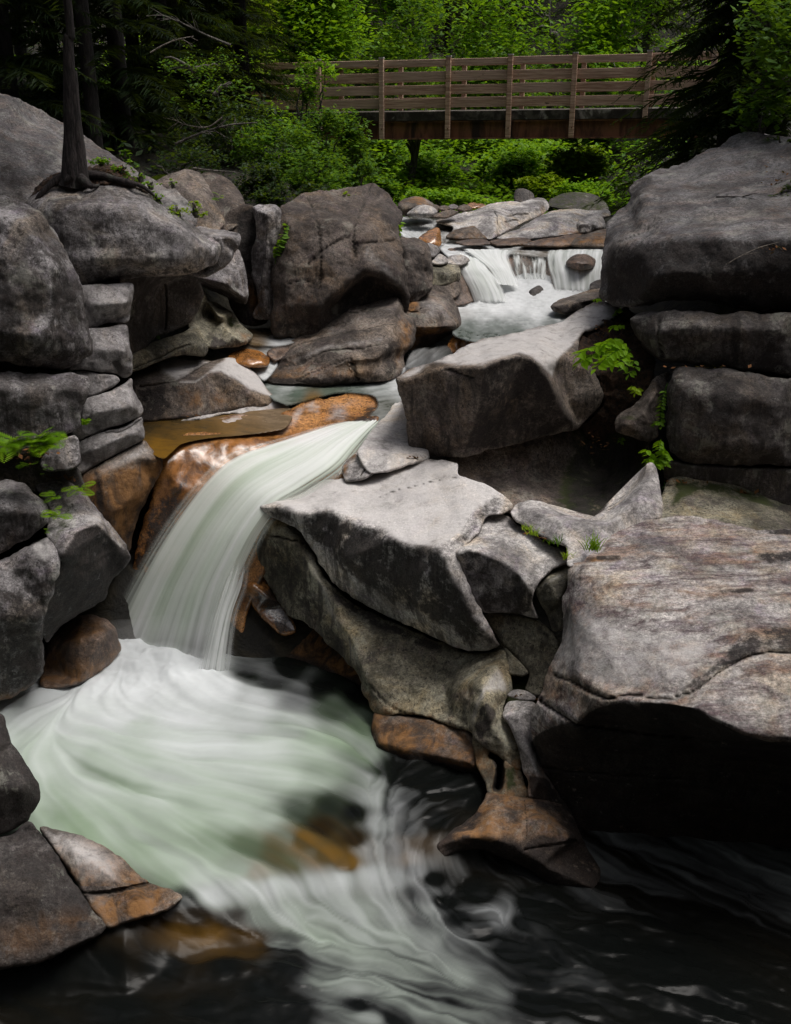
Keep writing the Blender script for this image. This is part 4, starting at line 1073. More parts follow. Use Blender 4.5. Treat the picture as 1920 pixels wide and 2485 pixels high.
rock('boulder', 'large angular block with a flat pale top and dark brown front', 'boulder', M['brown'],
     [(963, 919, 10.1), (979, 905, 10.3), (1018, 889, 10.5), (1046, 880, 10.6), (1096, 859, 10.75), (1159, 828, 11.05), (1214, 816, 11.15), (1273, 804, 11.3), (1331, 788, 11.5), (1368, 780, 11.6), (1385, 765, 11.8), (1411, 749, 12.0), (1458, 732, 12.2), (1500, 742, 12.1),
      (1495, 772, 11.6), (1445, 798, 11.2), (1412, 812, 10.9), (1405, 850, 10.6), (1440, 900, 10.4), (1463, 965, 10.3), (1443, 1002, 10.3), (1402, 1040, 10.3), (1351, 1053, 10.2), (1253, 1077, 10.05), (1136, 1108, 9.9), (1112, 1110, 9.88), (1018, 1107, 10.05), (1003, 1104, 10.1), (990, 1063, 10.08), (982, 1004, 10.05), (967, 953, 10.05)],
     [[(966, 921, 9.98), (991, 917, 9.98), (1018, 905, 9.98), (1046, 882, 10.05), (1068, 878, 9.98), (1116, 886, 9.72), (1171, 889, 9.5), (1214, 868, 9.62), (1261, 858, 9.75), (1292, 868, 9.78), (1316, 891, 9.78), (1335, 915, 9.8), (1348, 946, 9.85), (1363, 985, 9.95), (1388, 1022, 10.1)],
      [(1171, 889, 9.5), (1160, 985, 9.62), (1132, 1076, 9.78), (1112, 1108, 9.88)], [(1366, 866, 10.35), (1352, 915, 10.3), (1372, 970, 10.3), (1400, 1020, 10.35)], [(1260, 990, 9.95), (1220, 1070, 10.0)]], all={'dark': 0.2}, thick=1.6, smooth=3, amp=0.018, rim=7,
     stains_shade=[('pale', [(966, 915), (1018, 890), (1046, 878), (1160, 826), (1273, 802), (1331, 788), (1420, 745), (1500, 735), (1490, 775), (1410, 810), (1380, 850), (1355, 870), (1340, 915), (1316, 889), (1292, 866), (1261, 856), (1214, 866), (1171, 886), (1116, 884), (1066, 876), (1046, 880), (1018, 904), (991, 916)], 6, 0.8),
             ('dark', [(1172, 892), (1214, 870), (1261, 860), (1292, 869), (1335, 918), (1363, 990), (1388, 1024), (1351, 1054), (1253, 1078), (1112, 1110), (1133, 1076), (1160, 985)], 6, 0.55), ('pale', [(1372, 880), (1450, 920), (1455, 970), (1400, 1020), (1375, 960)], 24, 0.2)],  # pale top and dark front paint in how the light falls
     cracks=[([(1082, 896), (1115, 905), (1150, 918)], 6, 0.03)])
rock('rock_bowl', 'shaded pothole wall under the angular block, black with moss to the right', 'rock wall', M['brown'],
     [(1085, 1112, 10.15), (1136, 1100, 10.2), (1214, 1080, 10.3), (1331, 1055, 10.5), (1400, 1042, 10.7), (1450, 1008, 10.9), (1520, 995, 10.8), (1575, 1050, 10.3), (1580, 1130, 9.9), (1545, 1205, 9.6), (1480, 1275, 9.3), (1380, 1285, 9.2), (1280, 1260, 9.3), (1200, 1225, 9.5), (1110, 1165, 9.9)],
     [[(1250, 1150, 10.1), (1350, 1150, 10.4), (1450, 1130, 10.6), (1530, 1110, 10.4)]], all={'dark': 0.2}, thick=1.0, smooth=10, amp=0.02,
     stains_shade=[('moss', [(1390, 1045), (1450, 1005), (1570, 1000), (1585, 1140), (1480, 1280), (1370, 1275), (1350, 1200), (1390, 1100)], 26, 0.9), ('dark', [(1380, 1050), (1580, 1050), (1560, 1180), (1470, 1280), (1370, 1270)], 40, 0.7), ('dark', [(1090, 1105), (1390, 1040), (1380, 1070), (1150, 1115)], 12, 0.5)])
rock('soil_bank', 'dark mossy soil filling the gully between the angular block and the right wall', 'bank', M['soil'],
     [(1405, 815, 11.1), (1441, 797, 11.3), (1493, 768, 11.8), (1520, 755, 12.0), (1565, 800, 11.2), (1590, 900, 10.5), (1570, 970, 10.4), (1505, 1045, 10.5), (1440, 1062, 10.7), (1400, 1045, 10.6), (1445, 1000, 10.45), (1462, 965, 10.45), (1440, 905, 10.5), (1400, 860, 10.7)], amp=0.06, freq=5, thick=0.8)
rock('rock_block', 'hooked brown rock in the gully below the yellow-leaved sprig', 'rock', M['brown'],
     [(1500, 1010, 10.0), (1530, 990, 10.05), (1559, 962, 10.15), (1592, 919, 10.3), (1622, 908, 10.4), (1612, 959, 10.2), (1600, 1000, 10.05), (1597, 1052, 9.9), (1575, 1070, 9.85), (1526, 1060, 9.85), (1493, 1042, 9.9)], [[(1520, 1030, 9.75), (1560, 1000, 9.85), (1590, 950, 10.0)]], thick=0.7, amp=0.03, facet=0.5, stains_shade=[('moss', [(1500, 1010), (1560, 1005), (1550, 1025), (1500, 1022)], 7, 0.5)], all={'dark': 0.2})
rock('boulder', 'huge flat-topped boulder at the upper right with a ragged lichened front', 'boulder', M['slate'],  # dark weathered grey, which also stands in for tree shade
     [(1454, 717, 11.15), (1457, 672, 11.25), (1463, 608, 11.6), (1470, 560, 11.9), (1489, 522, 12.4), (1514, 499, 12.7), (1530, 480, 12.9), (1524, 458, 13.1), (1540, 442, 13.3), (1585, 416, 13.6), (1658, 397, 13.9), (1700, 371, 14.0), (1748, 349, 14.0), (1780, 332, 14.0), (1810, 322, 14.0), (1860, 325, 13.8), (1930, 335, 13.6), (2100, 350, 13.4),
      (2100, 765, 10.1), (1921, 755, 10.2), (1828, 751, 10.25), (1732, 738, 10.3), (1684, 725, 10.4), (1604, 729, 10.55), (1540, 741, 10.75), (1503, 744, 10.9), (1472, 734, 11.05)],
     [[(1475, 640, 11.15), (1490, 608, 11.05), (1516, 592, 10.95), (1556, 584, 10.8), (1636, 578, 10.5), (1700, 575, 10.35), (1764, 575, 10.2), (1860, 575, 10.05), (2000, 572, 9.95), (2090, 570, 9.9)], [(1600, 665, 10.3), (1750, 665, 10.05), (1900, 665, 9.95)], [(1560, 480, 12.0), (1700, 450, 12.4), (1850, 430, 12.4)]], thick=3.0, smooth=4, amp=0.035, rim=18,
     stains_shade=[('dark', [(1462, 650), (1500, 600), (1560, 586), (1700, 578), (1860, 578), (2100, 575), (2100, 770), (1730, 745), (1470, 735)], 14, 0.74), ('pale', [(1490, 610), (1580, 600), (1590, 640), (1540, 650), (1500, 640)], 14, 0.3),  # front below the edge painted dark for its shade
             ('dark', [(1524, 450), (1580, 420), (1590, 440), (1560, 480), (1530, 490)], 10, 0.6), ('rust', [(1850, 430), (1930, 420), (1930, 560), (1840, 570)], 40, 0.3), ('moss', [(1460, 660), (1480, 640), (1510, 690), (1480, 730), (1456, 720)], 14, 0.4)],
     cracks=[([(1500, 592), (1560, 560), (1610, 510), (1650, 488)], 3, 0.02)])
rock('rock_block', 'long dark block beneath the huge boulder with a yellow lichen patch', 'rock block', M['dark'],
     [(1530, 772, 10.4), (1560, 762, 10.4), (1659, 756, 10.2), (1775, 759, 10.05), (1921, 762, 9.95), (2100, 765, 9.9), (2100, 925, 9.8), (1921, 910, 9.85), (1825, 898, 9.9), (1725, 889, 10.0), (1642, 879, 10.1), (1599, 871, 10.15), (1568, 850, 10.3), (1544, 810, 10.4)],
     [[(1600, 800, 10.05), (1700, 790, 9.9), (1900, 800, 9.75)]], thick=1.6, all={'dark': 0.34}, amp=0.04, facet=0.3, stains_shade=[('dark', [(1770, 765), (1800, 765), (1795, 890), (1775, 890)], 8, 0.8), ('pale', [(1650, 810), (1670, 800), (1665, 830), (1645, 830)], 10, 0.3), ('pale', [(1690, 830), (1740, 830), (1730, 880), (1690, 870)], 20, 0.22)], cracks=[([(1600, 780), (1598, 820), (1610, 870)], 6, 0.06)])  # whole block darkened to carry the shade of the right wall
rock('rock_block', 'big blue-grey streaked block at the right edge, third down the wall', 'rock block', M['dark'],
     [(1649, 895, 9.9), (1690, 892, 9.9), (1725, 897, 9.85), (1825, 908, 9.75), (1921, 921, 9.65), (2100, 935, 9.5), (2100, 1140, 9.4), (1921, 1130, 9.45), (1792, 1128, 9.55), (1692, 1124, 9.65), (1642, 1114, 9.72), (1622, 1090, 9.8), (1617, 1000, 9.85), (1625, 926, 9.9)],
     [[(1640, 930, 9.68), (1638, 1090, 9.62)], [(1750, 960, 9.5), (1900, 980, 9.35)], [(1750, 1080, 9.45), (1900, 1090, 9.3)]], thick=1.6, amp=0.045, rim=14, all={'dark': 0.3, 'pale': 0.1}, stains_shade=[('dark', [(1715, 915), (1800, 920), (1810, 1000), (1760, 1030), (1720, 1000)], 22, 0.7), ('pale', [(1622, 960), (1650, 920), (1720, 910), (1700, 940), (1660, 960), (1650, 1090), (1630, 1090)], 14, 0.28), ('dark', [(1890, 920), (1960, 930), (1960, 1060), (1880, 1030)], 24, 0.6)])  # overall dark deepens the wall's shade in the colour
rock('rock_block', 'low black mossy course under the blue-grey block', 'rock block', M['dark'],
     [(1615, 1120, 9.7), (1692, 1128, 9.65), (1792, 1133, 9.55), (1921, 1136, 9.45), (2100, 1145, 9.4), (2100, 1260, 9.35), (1921, 1236, 9.4), (1825, 1200, 9.5), (1758, 1180, 9.6), (1659, 1160, 9.68), (1620, 1165, 9.75)], thick=1.2, all={'dark': 0.3, 'moss': 0.3})  # overall dark is wall shade put into the colour
rock('rock_slab', 'olive slab with moss streaks between the wall and the banded boulder', 'rock slab', M['olive'],
     [(1619, 1164, 9.65), (1659, 1156, 9.7), (1758, 1174, 9.6), (1825, 1192, 9.55), (1921, 1230, 9.45), (2100, 1260, 9.3), (2100, 1360, 8.3), (1921, 1310, 8.5), (1758, 1290, 8.6), (1659, 1275, 8.75), (1600, 1270, 8.9), (1600, 1230, 9.2)], thick=1.0, all={'pale': 0.12},
     stains_shade=[('moss', [(1640, 1160), (1760, 1172), (1860, 1200), (1930, 1230), (1930, 1250), (1800, 1215), (1700, 1190), (1650, 1220), (1630, 1230)], 14, 0.75), ('dark', [(1850, 1195), (1930, 1225), (1930, 1270), (1880, 1250)], 16, 0.6)])
rock('rim_ledge', 'pale curved rim rising in a horn around the mossy pothole', 'rock ledge', M['pale'],
     [(1239, 1243, 0, 1.72), (1255, 1222, 0, 1.74), (1285, 1217, 0, 1.76), (1321, 1222, 0, 1.76), (1360, 1242, 0, 1.74), (1402, 1257, 0, 1.74), (1441, 1264, 0, 1.74), (1467, 1254, 0, 1.77), (1500, 1226, 0, 1.84), (1534, 1196, 0, 1.92), (1562, 1156, 0, 2.02), (1570, 1126, 0, 2.1), (1583, 1122, 0, 2.1), (1596, 1142, 0, 2.05), (1602, 1180, 0, 1.98),
      (1608, 1250, 0, 1.82), (1592, 1262, 0, 1.8), (1546, 1276, 0, 1.77), (1500, 1300, 0, 1.74), (1467, 1330, 0, 1.72), (1425, 1360, 0, 1.70), (1379, 1375, 0, 1.68), (1376, 1330, 0, 1.68), (1343, 1317, 0, 1.66), (1311, 1301, 0, 1.66), (1278, 1278, 0, 1.67), (1252, 1265, 0, 1.69)],
     [[(1290, 1232, 0, 1.80), (1360, 1262, 0, 1.80), (1440, 1278, 0, 1.80), (1490, 1262, 0, 1.85), (1545, 1215, 0, 1.95), (1585, 1150, 0, 2.06)]], thick=0.6, amp=0.015, rim=6, smooth=5,
     stains_shade=[('dark', [(1300, 1295), (1380, 1270), (1500, 1282), (1440, 1350), (1385, 1372)], 16, 0.2), ('rust', [(1500, 1235), (1560, 1190), (1570, 1215), (1520, 1250)], 16, 0.22)], all={'pale': 0.3})
rock('boulder', 'pointed pale block with a curved dark front, between the two biggest rocks', 'boulder', M['pale'],
     [(1110, 1340, 8.15), (1135, 1317, 8.35), (1161, 1292, 8.5), (1180, 1256, 8.75), (1213, 1247, 8.85), (1239, 1256, 8.8), (1252, 1270, 8.7), (1278, 1285, 8.6), (1311, 1308, 8.45), (1343, 1324, 8.35), (1374, 1335, 8.3), (1378, 1365, 8.1), (1343, 1380, 8.02), (1317, 1405, 7.95), (1298, 1431, 7.9), (1293, 1456, 7.88), (1301, 1490, 7.9), (1305, 1500, 7.9), (1233, 1488, 8.0), (1177, 1488, 8.05), (1154, 1457, 8.05), (1135, 1408, 8.08), (1118, 1368, 8.12)],
     [[(1114, 1341, 8.08), (1135, 1331, 8.1), (1161, 1337, 8.06), (1197, 1351, 8.02), (1229, 1367, 8.0), (1259, 1390, 7.94), (1278, 1418, 7.88), (1294, 1441, 7.86)], [(1280, 1350, 8.16), (1330, 1350, 8.16)]], thick=1.0, smooth=3, amp=0.013, rim=6, all={'pale': 0.25},
     stains_shade=[('dark', [(1112, 1344), (1135, 1334), (1161, 1339), (1229, 1370), (1259, 1393), (1294, 1445), (1303, 1500), (1177, 1488), (1135, 1408)], 5, 0.52), ('dark', [(1290, 1360), (1345, 1340), (1360, 1375), (1310, 1410), (1295, 1430), (1270, 1390)], 14, 0.4), ('rust', [(1190, 1270), (1250, 1275), (1260, 1310), (1200, 1320)], 30, 0.1)])
rock('rock_block', 'plain grey-brown block under the pointed one, right of the deep diagonal crack', 'rock block', M['olive'],
     [(1174, 1491, 8.15), (1233, 1490, 8.1), (1304, 1502, 7.98), (1327, 1522, 7.92), (1358, 1555, 7.85), (1356, 1587, 7.8), (1338, 1620, 7.75), (1320, 1662, 7.68), (1312, 1690, 7.62), (1275, 1676, 7.72), (1283, 1636, 7.8), (1259, 1600, 7.92), (1226, 1568, 8.02), (1200, 1532, 8.1)], thick=0.8, all={'pale': 0.1, 'dark': 0.12},
     stains_shade=[('dark', [(1294, 1500), (1325, 1520), (1358, 1560), (1330, 1560), (1300, 1540)], 10, 0.5)])
rock('rock_wedge', 'yellowish wedge squeezed against the left side of the banded boulder', 'rock wedge', M['olive'],
     [(1300, 1432, 8.0), (1324, 1395, 8.1), (1350, 1380, 8.15), (1384, 1370, 8.15), (1390, 1385, 8.05), (1381, 1402, 7.95), (1368, 1460, 7.8), (1366, 1525, 7.75), (1343, 1530, 7.85), (1328, 1494, 7.9), (1309, 1460, 7.92)], [[(1330, 1410, 7.9), (1355, 1455, 7.75)]], thick=0.6, smooth=3, stains_shade=[('pale', [(1305, 1430), (1380, 1372), (1378, 1395), (1330, 1420)], 8, 0.5), ('dark', [(1310, 1450), (1335, 1430), (1365, 1530), (1340, 1530)], 10, 0.65)])
rock('stone', 'small broken stone lodged in the crack below the grey-brown block', 'stone', M['olive'],
     [(1226, 1573, 8.0), (1245, 1590, 7.95), (1261, 1604, 7.9), (1282, 1632, 7.82), (1270, 1642, 7.78), (1235, 1634, 7.85), (1228, 1600, 7.95)], rim=6, all={'pale': 0.2}, facet=0.8)
rock('stone', 'flat pink stone set in green moss in the gap between the big rocks', 'stone', M['pale'],
     [(1232, 1688, 7.62), (1246, 1674, 7.68), (1275, 1676, 7.64), (1300, 1690, 7.55), (1298, 1700, 7.5), (1262, 1698, 7.52)], rim=5, all={'rust': 0.15})
rock('moss_bed', 'green mossy soil lining the gap between the big rocks', 'moss', M['olive'],
     [(1222, 1630, 8.05), (1270, 1640, 8.0), (1300, 1660, 7.9), (1325, 1690, 7.8), (1310, 1715, 7.68), (1270, 1730, 7.65), (1225, 1740, 7.65), (1215, 1690, 7.8)], all={'moss': 1.0}, thick=0.5)
rock('rock_strip', 'narrow pinkish strip of rock running down beside the dark overhang', 'rock', M['pale'],
     [(1231, 1706, 7.58), (1262, 1702, 7.52), (1298, 1708, 7.45), (1290, 1766, 7.3), (1300, 1816, 7.2), (1324, 1878, 7.08), (1360, 1930, 6.98), (1378, 1960, 6.95), (1330, 1950, 6.88), (1284, 1935, 6.85), (1283, 1895, 6.95), (1270, 1872, 7.0), (1257, 1816, 7.1), (1238, 1766, 7.25), (1222, 1740, 7.35)],
     [[(1260, 1740, 7.25), (1282, 1820, 7.02), (1310, 1890, 6.9)]], thick=0.6, rim=9, amp=0.015, all={'rust': 0.12}, stains_shade=[('dark', [(1285, 1885), (1330, 1890), (1370, 1945), (1290, 1945)], 9, 0.9), ('moss', [(1245, 1750), (1265, 1745), (1262, 1770)], 7, 0.3)])
rock('boulder', 'great faceted boulder jutting toward the waterfall, white top and dark lower face', 'boulder', M['pale'],
     [(629, 1226, 9.45), (640, 1212, 9.6), (662, 1199, 9.75), (716, 1188, 9.8), (773, 1171, 9.85), (870, 1157, 9.75), (928, 1143, 9.8), (1005, 1117, 9.95), (1062, 1116, 9.75), (1109, 1125, 9.5), (1115, 1153, 9.2), (1128, 1157, 9.2), (1159, 1168, 9.1), (1216, 1196, 8.95), (1242, 1228, 8.8), (1220, 1248, 8.65), (1180, 1256, 8.6), (1160, 1296, 8.4), (1130, 1322, 8.25), (1112, 1345, 8.15),
      (1132, 1410, 8.05), (1158, 1465, 7.95), (1216, 1566, 7.95), (1202, 1575, 7.97), (1139, 1578, 8.1), (1082, 1556, 8.25), (985, 1514, 8.5), (889, 1470, 8.75), (812, 1416, 8.95), (785, 1381, 9.05), (754, 1327, 9.15), (727, 1288, 9.22), (677, 1262, 9.32), (642, 1250, 9.4)],
     [[(632, 1228, 9.38), (677, 1226, 9.28), (708, 1235, 9.2), (719, 1249, 9.12), (754, 1241, 9.1), (797, 1237, 9.05), (831, 1254, 8.92), (881, 1274, 8.72), (928, 1281, 8.62), (954, 1308, 8.42), (997, 1326, 8.28), (1035, 1322, 8.25), (1068, 1330, 8.15), (1079, 1346, 8.05)],
      [(1068, 1330, 8.15), (1124, 1284, 8.4), (1147, 1246, 8.6), (1200, 1193, 8.95)], [(1079, 1346, 8.02), (1103, 1408, 7.95), (1148, 1504, 7.88), (1205, 1568, 7.93)], [(719, 1249, 9.12), (745, 1310, 9.12)], [(840, 1350, 8.72), (960, 1420, 8.4), (1060, 1500, 8.15)], [(1040, 1140, 9.5), (1105, 1150, 9.25)]], thick=1.5, smooth=2, amp=0.02, rim=7,
     stains_shade=[('pale', [(629, 1226), (662, 1197), (773, 1170), (1005, 1115), (1110, 1124), (1216, 1194), (1147, 1244), (1124, 1282), (1068, 1328), (997, 1322), (954, 1304), (928, 1278), (831, 1250), (797, 1233), (719, 1244), (677, 1222)], 6, 0.85),
             ('dark', [(722, 1250), (797, 1240), (831, 1257), (881, 1277), (928, 1284), (954, 1310), (997, 1329), (1068, 1334), (1103, 1408), (1200, 1560), (1130, 1560), (1040, 1500), (900, 1440), (800, 1360), (745, 1300)], 22, 0.72),  # shade of the front face painted dark below the lit top
             ('dark', [(632, 1230), (700, 1238), (740, 1300), (760, 1330), (720, 1290), (670, 1262)], 8, 0.55), ('moss', [(830, 1236), (900, 1220), (1000, 1205), (1040, 1215), (960, 1230), (880, 1245)], 16, 0.42), ('dark', [(880, 1215), (1000, 1200), (1040, 1220), (900, 1240)], 26, 0.3),
             ('dark', [(1150, 1248), (1203, 1195), (1240, 1228), (1180, 1256), (1130, 1320), (1080, 1330), (1126, 1286)], 7, 0.5), ('dark', [(650, 1200), (720, 1192), (730, 1205), (660, 1218)], 12, 0.35), ('pale', [(1068, 1334), (1085, 1334), (1112, 1420), (1140, 1490), (1120, 1470), (1095, 1400)], 12, 0.5)],
     cracks=[([(925, 1205), (990, 1185), (1060, 1165), (1110, 1157)], 2.5, 0.012)])
rock('worn_ledge', 'smooth water-worn olive rock curving under the great faceted boulder', 'rock', M['olive'],
     [(642, 1276, 9.5), (669, 1263, 9.5), (700, 1266, 9.45), (731, 1296, 9.35), (770, 1365, 9.2), (800, 1415, 9.1), (880, 1478, 8.9), (985, 1522, 8.6), (1082, 1564, 8.35), (1139, 1586, 8.2), (1222, 1576, 8.02), (1230, 1602, 7.9), (1240, 1675, 7.72), (1224, 1722, 7.55), (1222, 1740, 7.5), (1240, 1766, 7.4), (1256, 1830, 7.2), (1264, 1868, 7.08), (1245, 1868, 7.1), (1215, 1835, 7.2),
      (1182, 1822, 7.22), (1157, 1800, 7.28), (1147, 1779, 7.42), (1090, 1757, 7.62), (1016, 1736, 7.78), (950, 1733, 7.9), (908, 1728, 8.0), (890, 1690, 8.2), (872, 1640, 8.45), (840, 1600, 8.7), (754, 1520, 9.1), (696, 1484, 9.3), (655, 1419, 9.45), (630, 1377, 9.5), (624, 1330, 9.52)],
     [[(690, 1285, 9.28), (735, 1330, 9.12), (766, 1390, 8.98), (812, 1450, 8.8), (838, 1530, 8.55), (872, 1615, 8.25), (905, 1690, 8.0)], [(1222, 1605, 7.85), (1190, 1630, 7.68), (1172, 1660, 7.55), (1155, 1715, 7.42), (1149, 1772, 7.38)], [(1060, 1600, 8.2), (1080, 1660, 7.98), (1100, 1735, 7.75)], [(1180, 1700, 7.38), (1215, 1790, 7.2)]], thick=1.2, smooth=3, amp=0.03, freq=3.6, rim=4,
     stains_shade=[('dark', [(640, 1285), (700, 1300), (760, 1400), (830, 1540), (870, 1640), (740, 1520), (640, 1400)], 24, 0.5), ('moss', [(640, 1300), (720, 1310), (760, 1420), (820, 1540), (740, 1500), (660, 1400)], 26, 0.4), ('dark', [(800, 1420), (900, 1490), (1080, 1568), (1070, 1590), (900, 1520), (810, 1460)], 9, 0.65), ('pale', [(740, 1300), (790, 1420), (840, 1530), (880, 1620), (860, 1620), (810, 1520), (760, 1400)], 12, 0.42),
             ('pale', [(1210, 1615), (1235, 1680), (1180, 1680), (1160, 1720), (1150, 1770), (1140, 1740), (1165, 1670)], 10, 0.6), ('rust', [(1190, 1600), (1230, 1600), (1236, 1660), (1200, 1650)], 14, 0.3), ('dark', [(1165, 1715), (1185, 1705), (1205, 1730), (1190, 1790), (1162, 1795), (1152, 1760)], 5, 0.65), ('moss', [(1225, 1800), (1245, 1790), (1260, 1850), (1240, 1850)], 8, 0.4), ('dark', [(1090, 1640), (1140, 1630), (1150, 1700), (1120, 1750), (1090, 1740)], 26, 0.3)],
     cracks=[([(866, 1626), (905, 1672), (950, 1715), (1016, 1740)], 4, 0.03), ([(1110, 1680), (1122, 1720), (1138, 1772)], 3, 0.02), ([(650, 1300), (690, 1306), (735, 1318)], 5, 0.05)])
rock('stained_block', 'rusty amber block at the waterline below the water-worn rock', 'rock block', M['brown'],
     [(906, 1728, 8.0), (940, 1736, 7.92), (1016, 1740, 7.82), (1090, 1761, 7.66), (1146, 1784, 7.45), (1154, 1816, 7.38), (1160, 1870, 7.28), (1165, 1920, 7.2), (1090, 1905, 7.45), (966, 1890, 7.55), (890, 1880, 7.6), (896, 1832, 7.72)], [[(920, 1800, 7.62), (1040, 1830, 7.42), (1140, 1850, 7.22)]], thick=1.0, rim=9, all={'dark': 0.1},
     stains_shade=[('rust', [(895, 1740), (990, 1745), (1020, 1800), (1000, 1860), (895, 1870)], 24, 0.75), ('rust', [(900, 1820), (1150, 1850), (1150, 1890), (900, 1880)], 14, 0.5), ('dark', [(890, 1855), (1000, 1862), (1160, 1872), (1165, 1925), (880, 1890)], 10, 0.95), ('dark', [(910, 1740), (980, 1745), (970, 1780), (915, 1790)], 14, 0.5)])  # dark band at the foot paints the shade of the undercut
rock('rock_pillar', 'short pillar with a narrow black slot worn through it', 'rock', M['olive'],
     [(1150, 1782, 7.38), (1175, 1812, 7.3), (1215, 1826, 7.24), (1250, 1850, 7.15), (1265, 1872, 7.08), (1275, 1902, 7.0), (1280, 1936, 6.92), (1215, 1932, 6.92), (1186, 1926, 6.95), (1178, 1900, 7.05), (1163, 1870, 7.18), (1152, 1840, 7.3)], thick=0.7, rim=4, amp=0.02,
     cracks=[([(1196, 1832), (1211, 1845), (1213, 1880), (1205, 1912)], 14, 0.3)], stains_shade=[('dark', [(1188, 1825), (1214, 1828), (1222, 1860), (1215, 1912), (1198, 1915), (1203, 1870)], 3, 1.0), ('moss', [(1225, 1865), (1250, 1860), (1255, 1915), (1230, 1920)], 8, 0.75), ('rust', [(1165, 1880), (1190, 1890), (1200, 1930), (1180, 1925)], 10, 0.4)])  # darkness inside the slot painted black over a groove
rock('stained_ledge', 'amber foot of rock curling out into the stream at the lower right', 'rock ledge', M['brown'],
     [(1184, 1926, 6.95), (1215, 1930, 6.9), (1277, 1938, 6.88), (1345, 1950, 6.85), (1385, 1970, 6.82), (1420, 2044, 6.6), (1450, 2098, 6.48), (1490, 2170, 6.4), (1480, 2190, 6.3), (1422, 2178, 6.28), (1339, 2150, 6.3), (1277, 2108, 6.4), (1215, 2082, 6.45), (1173, 2064, 6.48), (1111, 2068, 6.45), (1065, 2090, 6.38), (1035, 2100, 6.35), (1047, 2058, 6.5), (1070, 2027, 6.62), (1111, 2004, 6.68), (1153, 1973, 6.75), (1178, 1940, 6.88)],
     [[(1060, 2050, 6.42), (1115, 2030, 6.44), (1180, 2028, 6.42), (1240, 2050, 6.38), (1320, 2100, 6.3), (1430, 2150, 6.2)], [(1200, 1960, 6.7), (1300, 1985, 6.55), (1390, 2030, 6.45)]], thick=0.9, rim=8, smooth=4, all={'pale': 0.08},
     stains_shade=[('rust', [(1175, 1935), (1200, 1960), (1170, 2000), (1175, 2040), (1060, 2070), (1045, 2060), (1100, 2005)], 14, 0.75), ('rust', [(1180, 2030), (1300, 2040), (1450, 2100), (1460, 2170), (1300, 2130), (1200, 2075)], 40, 0.4), ('dark', [(1040, 2080), (1110, 2044), (1180, 2040), (1260, 2068), (1330, 2115), (1400, 2170), (1300, 2160), (1180, 2080), (1070, 2100)], 9, 0.95), ('moss', [(1320, 2000), (1370, 1990), (1390, 2030), (1330, 2050)], 24, 0.3), ('dark', [(1290, 1938), (1380, 1955), (1390, 1985), (1300, 1960)], 8, 0.7)],  # first dark mask paints the shaded underside below the amber top
     cracks=[([(1275, 2062), (1330, 2052), (1400, 2044)], 4, 0.04), ([(1272, 1945), (1278, 1990), (1276, 2040)], 2.5, 0.015)])
rock('boulder', 'small rock with a golden edge behind the right tongue of the fall', 'rock', M['amber'],
     [(588, 1410, 9.5), (612, 1392, 9.6), (633, 1384, 9.62), (655, 1405, 9.55), (690, 1470, 9.4), (720, 1530, 9.2), (680, 1540, 9.2), (620, 1480, 9.35), (594, 1445, 9.45)], [[(612, 1420, 9.35), (650, 1450, 9.3)]], rim=9, stains_shade=[('rust', [(590, 1405), (635, 1385), (650, 1405), (612, 1445)], 9, 0.7), ('dark', [(620, 1450), (660, 1420), (720, 1530), (680, 1540)], 9, 0.85)])
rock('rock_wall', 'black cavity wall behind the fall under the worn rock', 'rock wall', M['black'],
     [(540, 1450, 9.8), (620, 1420, 9.8), (700, 1470, 9.6), (790, 1530, 9.3), (850, 1590, 8.9), (890, 1660, 8.6), (900, 1740, 8.4), (800, 1720, 8.6), (680, 1680, 8.9), (540, 1680, 9.4)], thick=0.8)
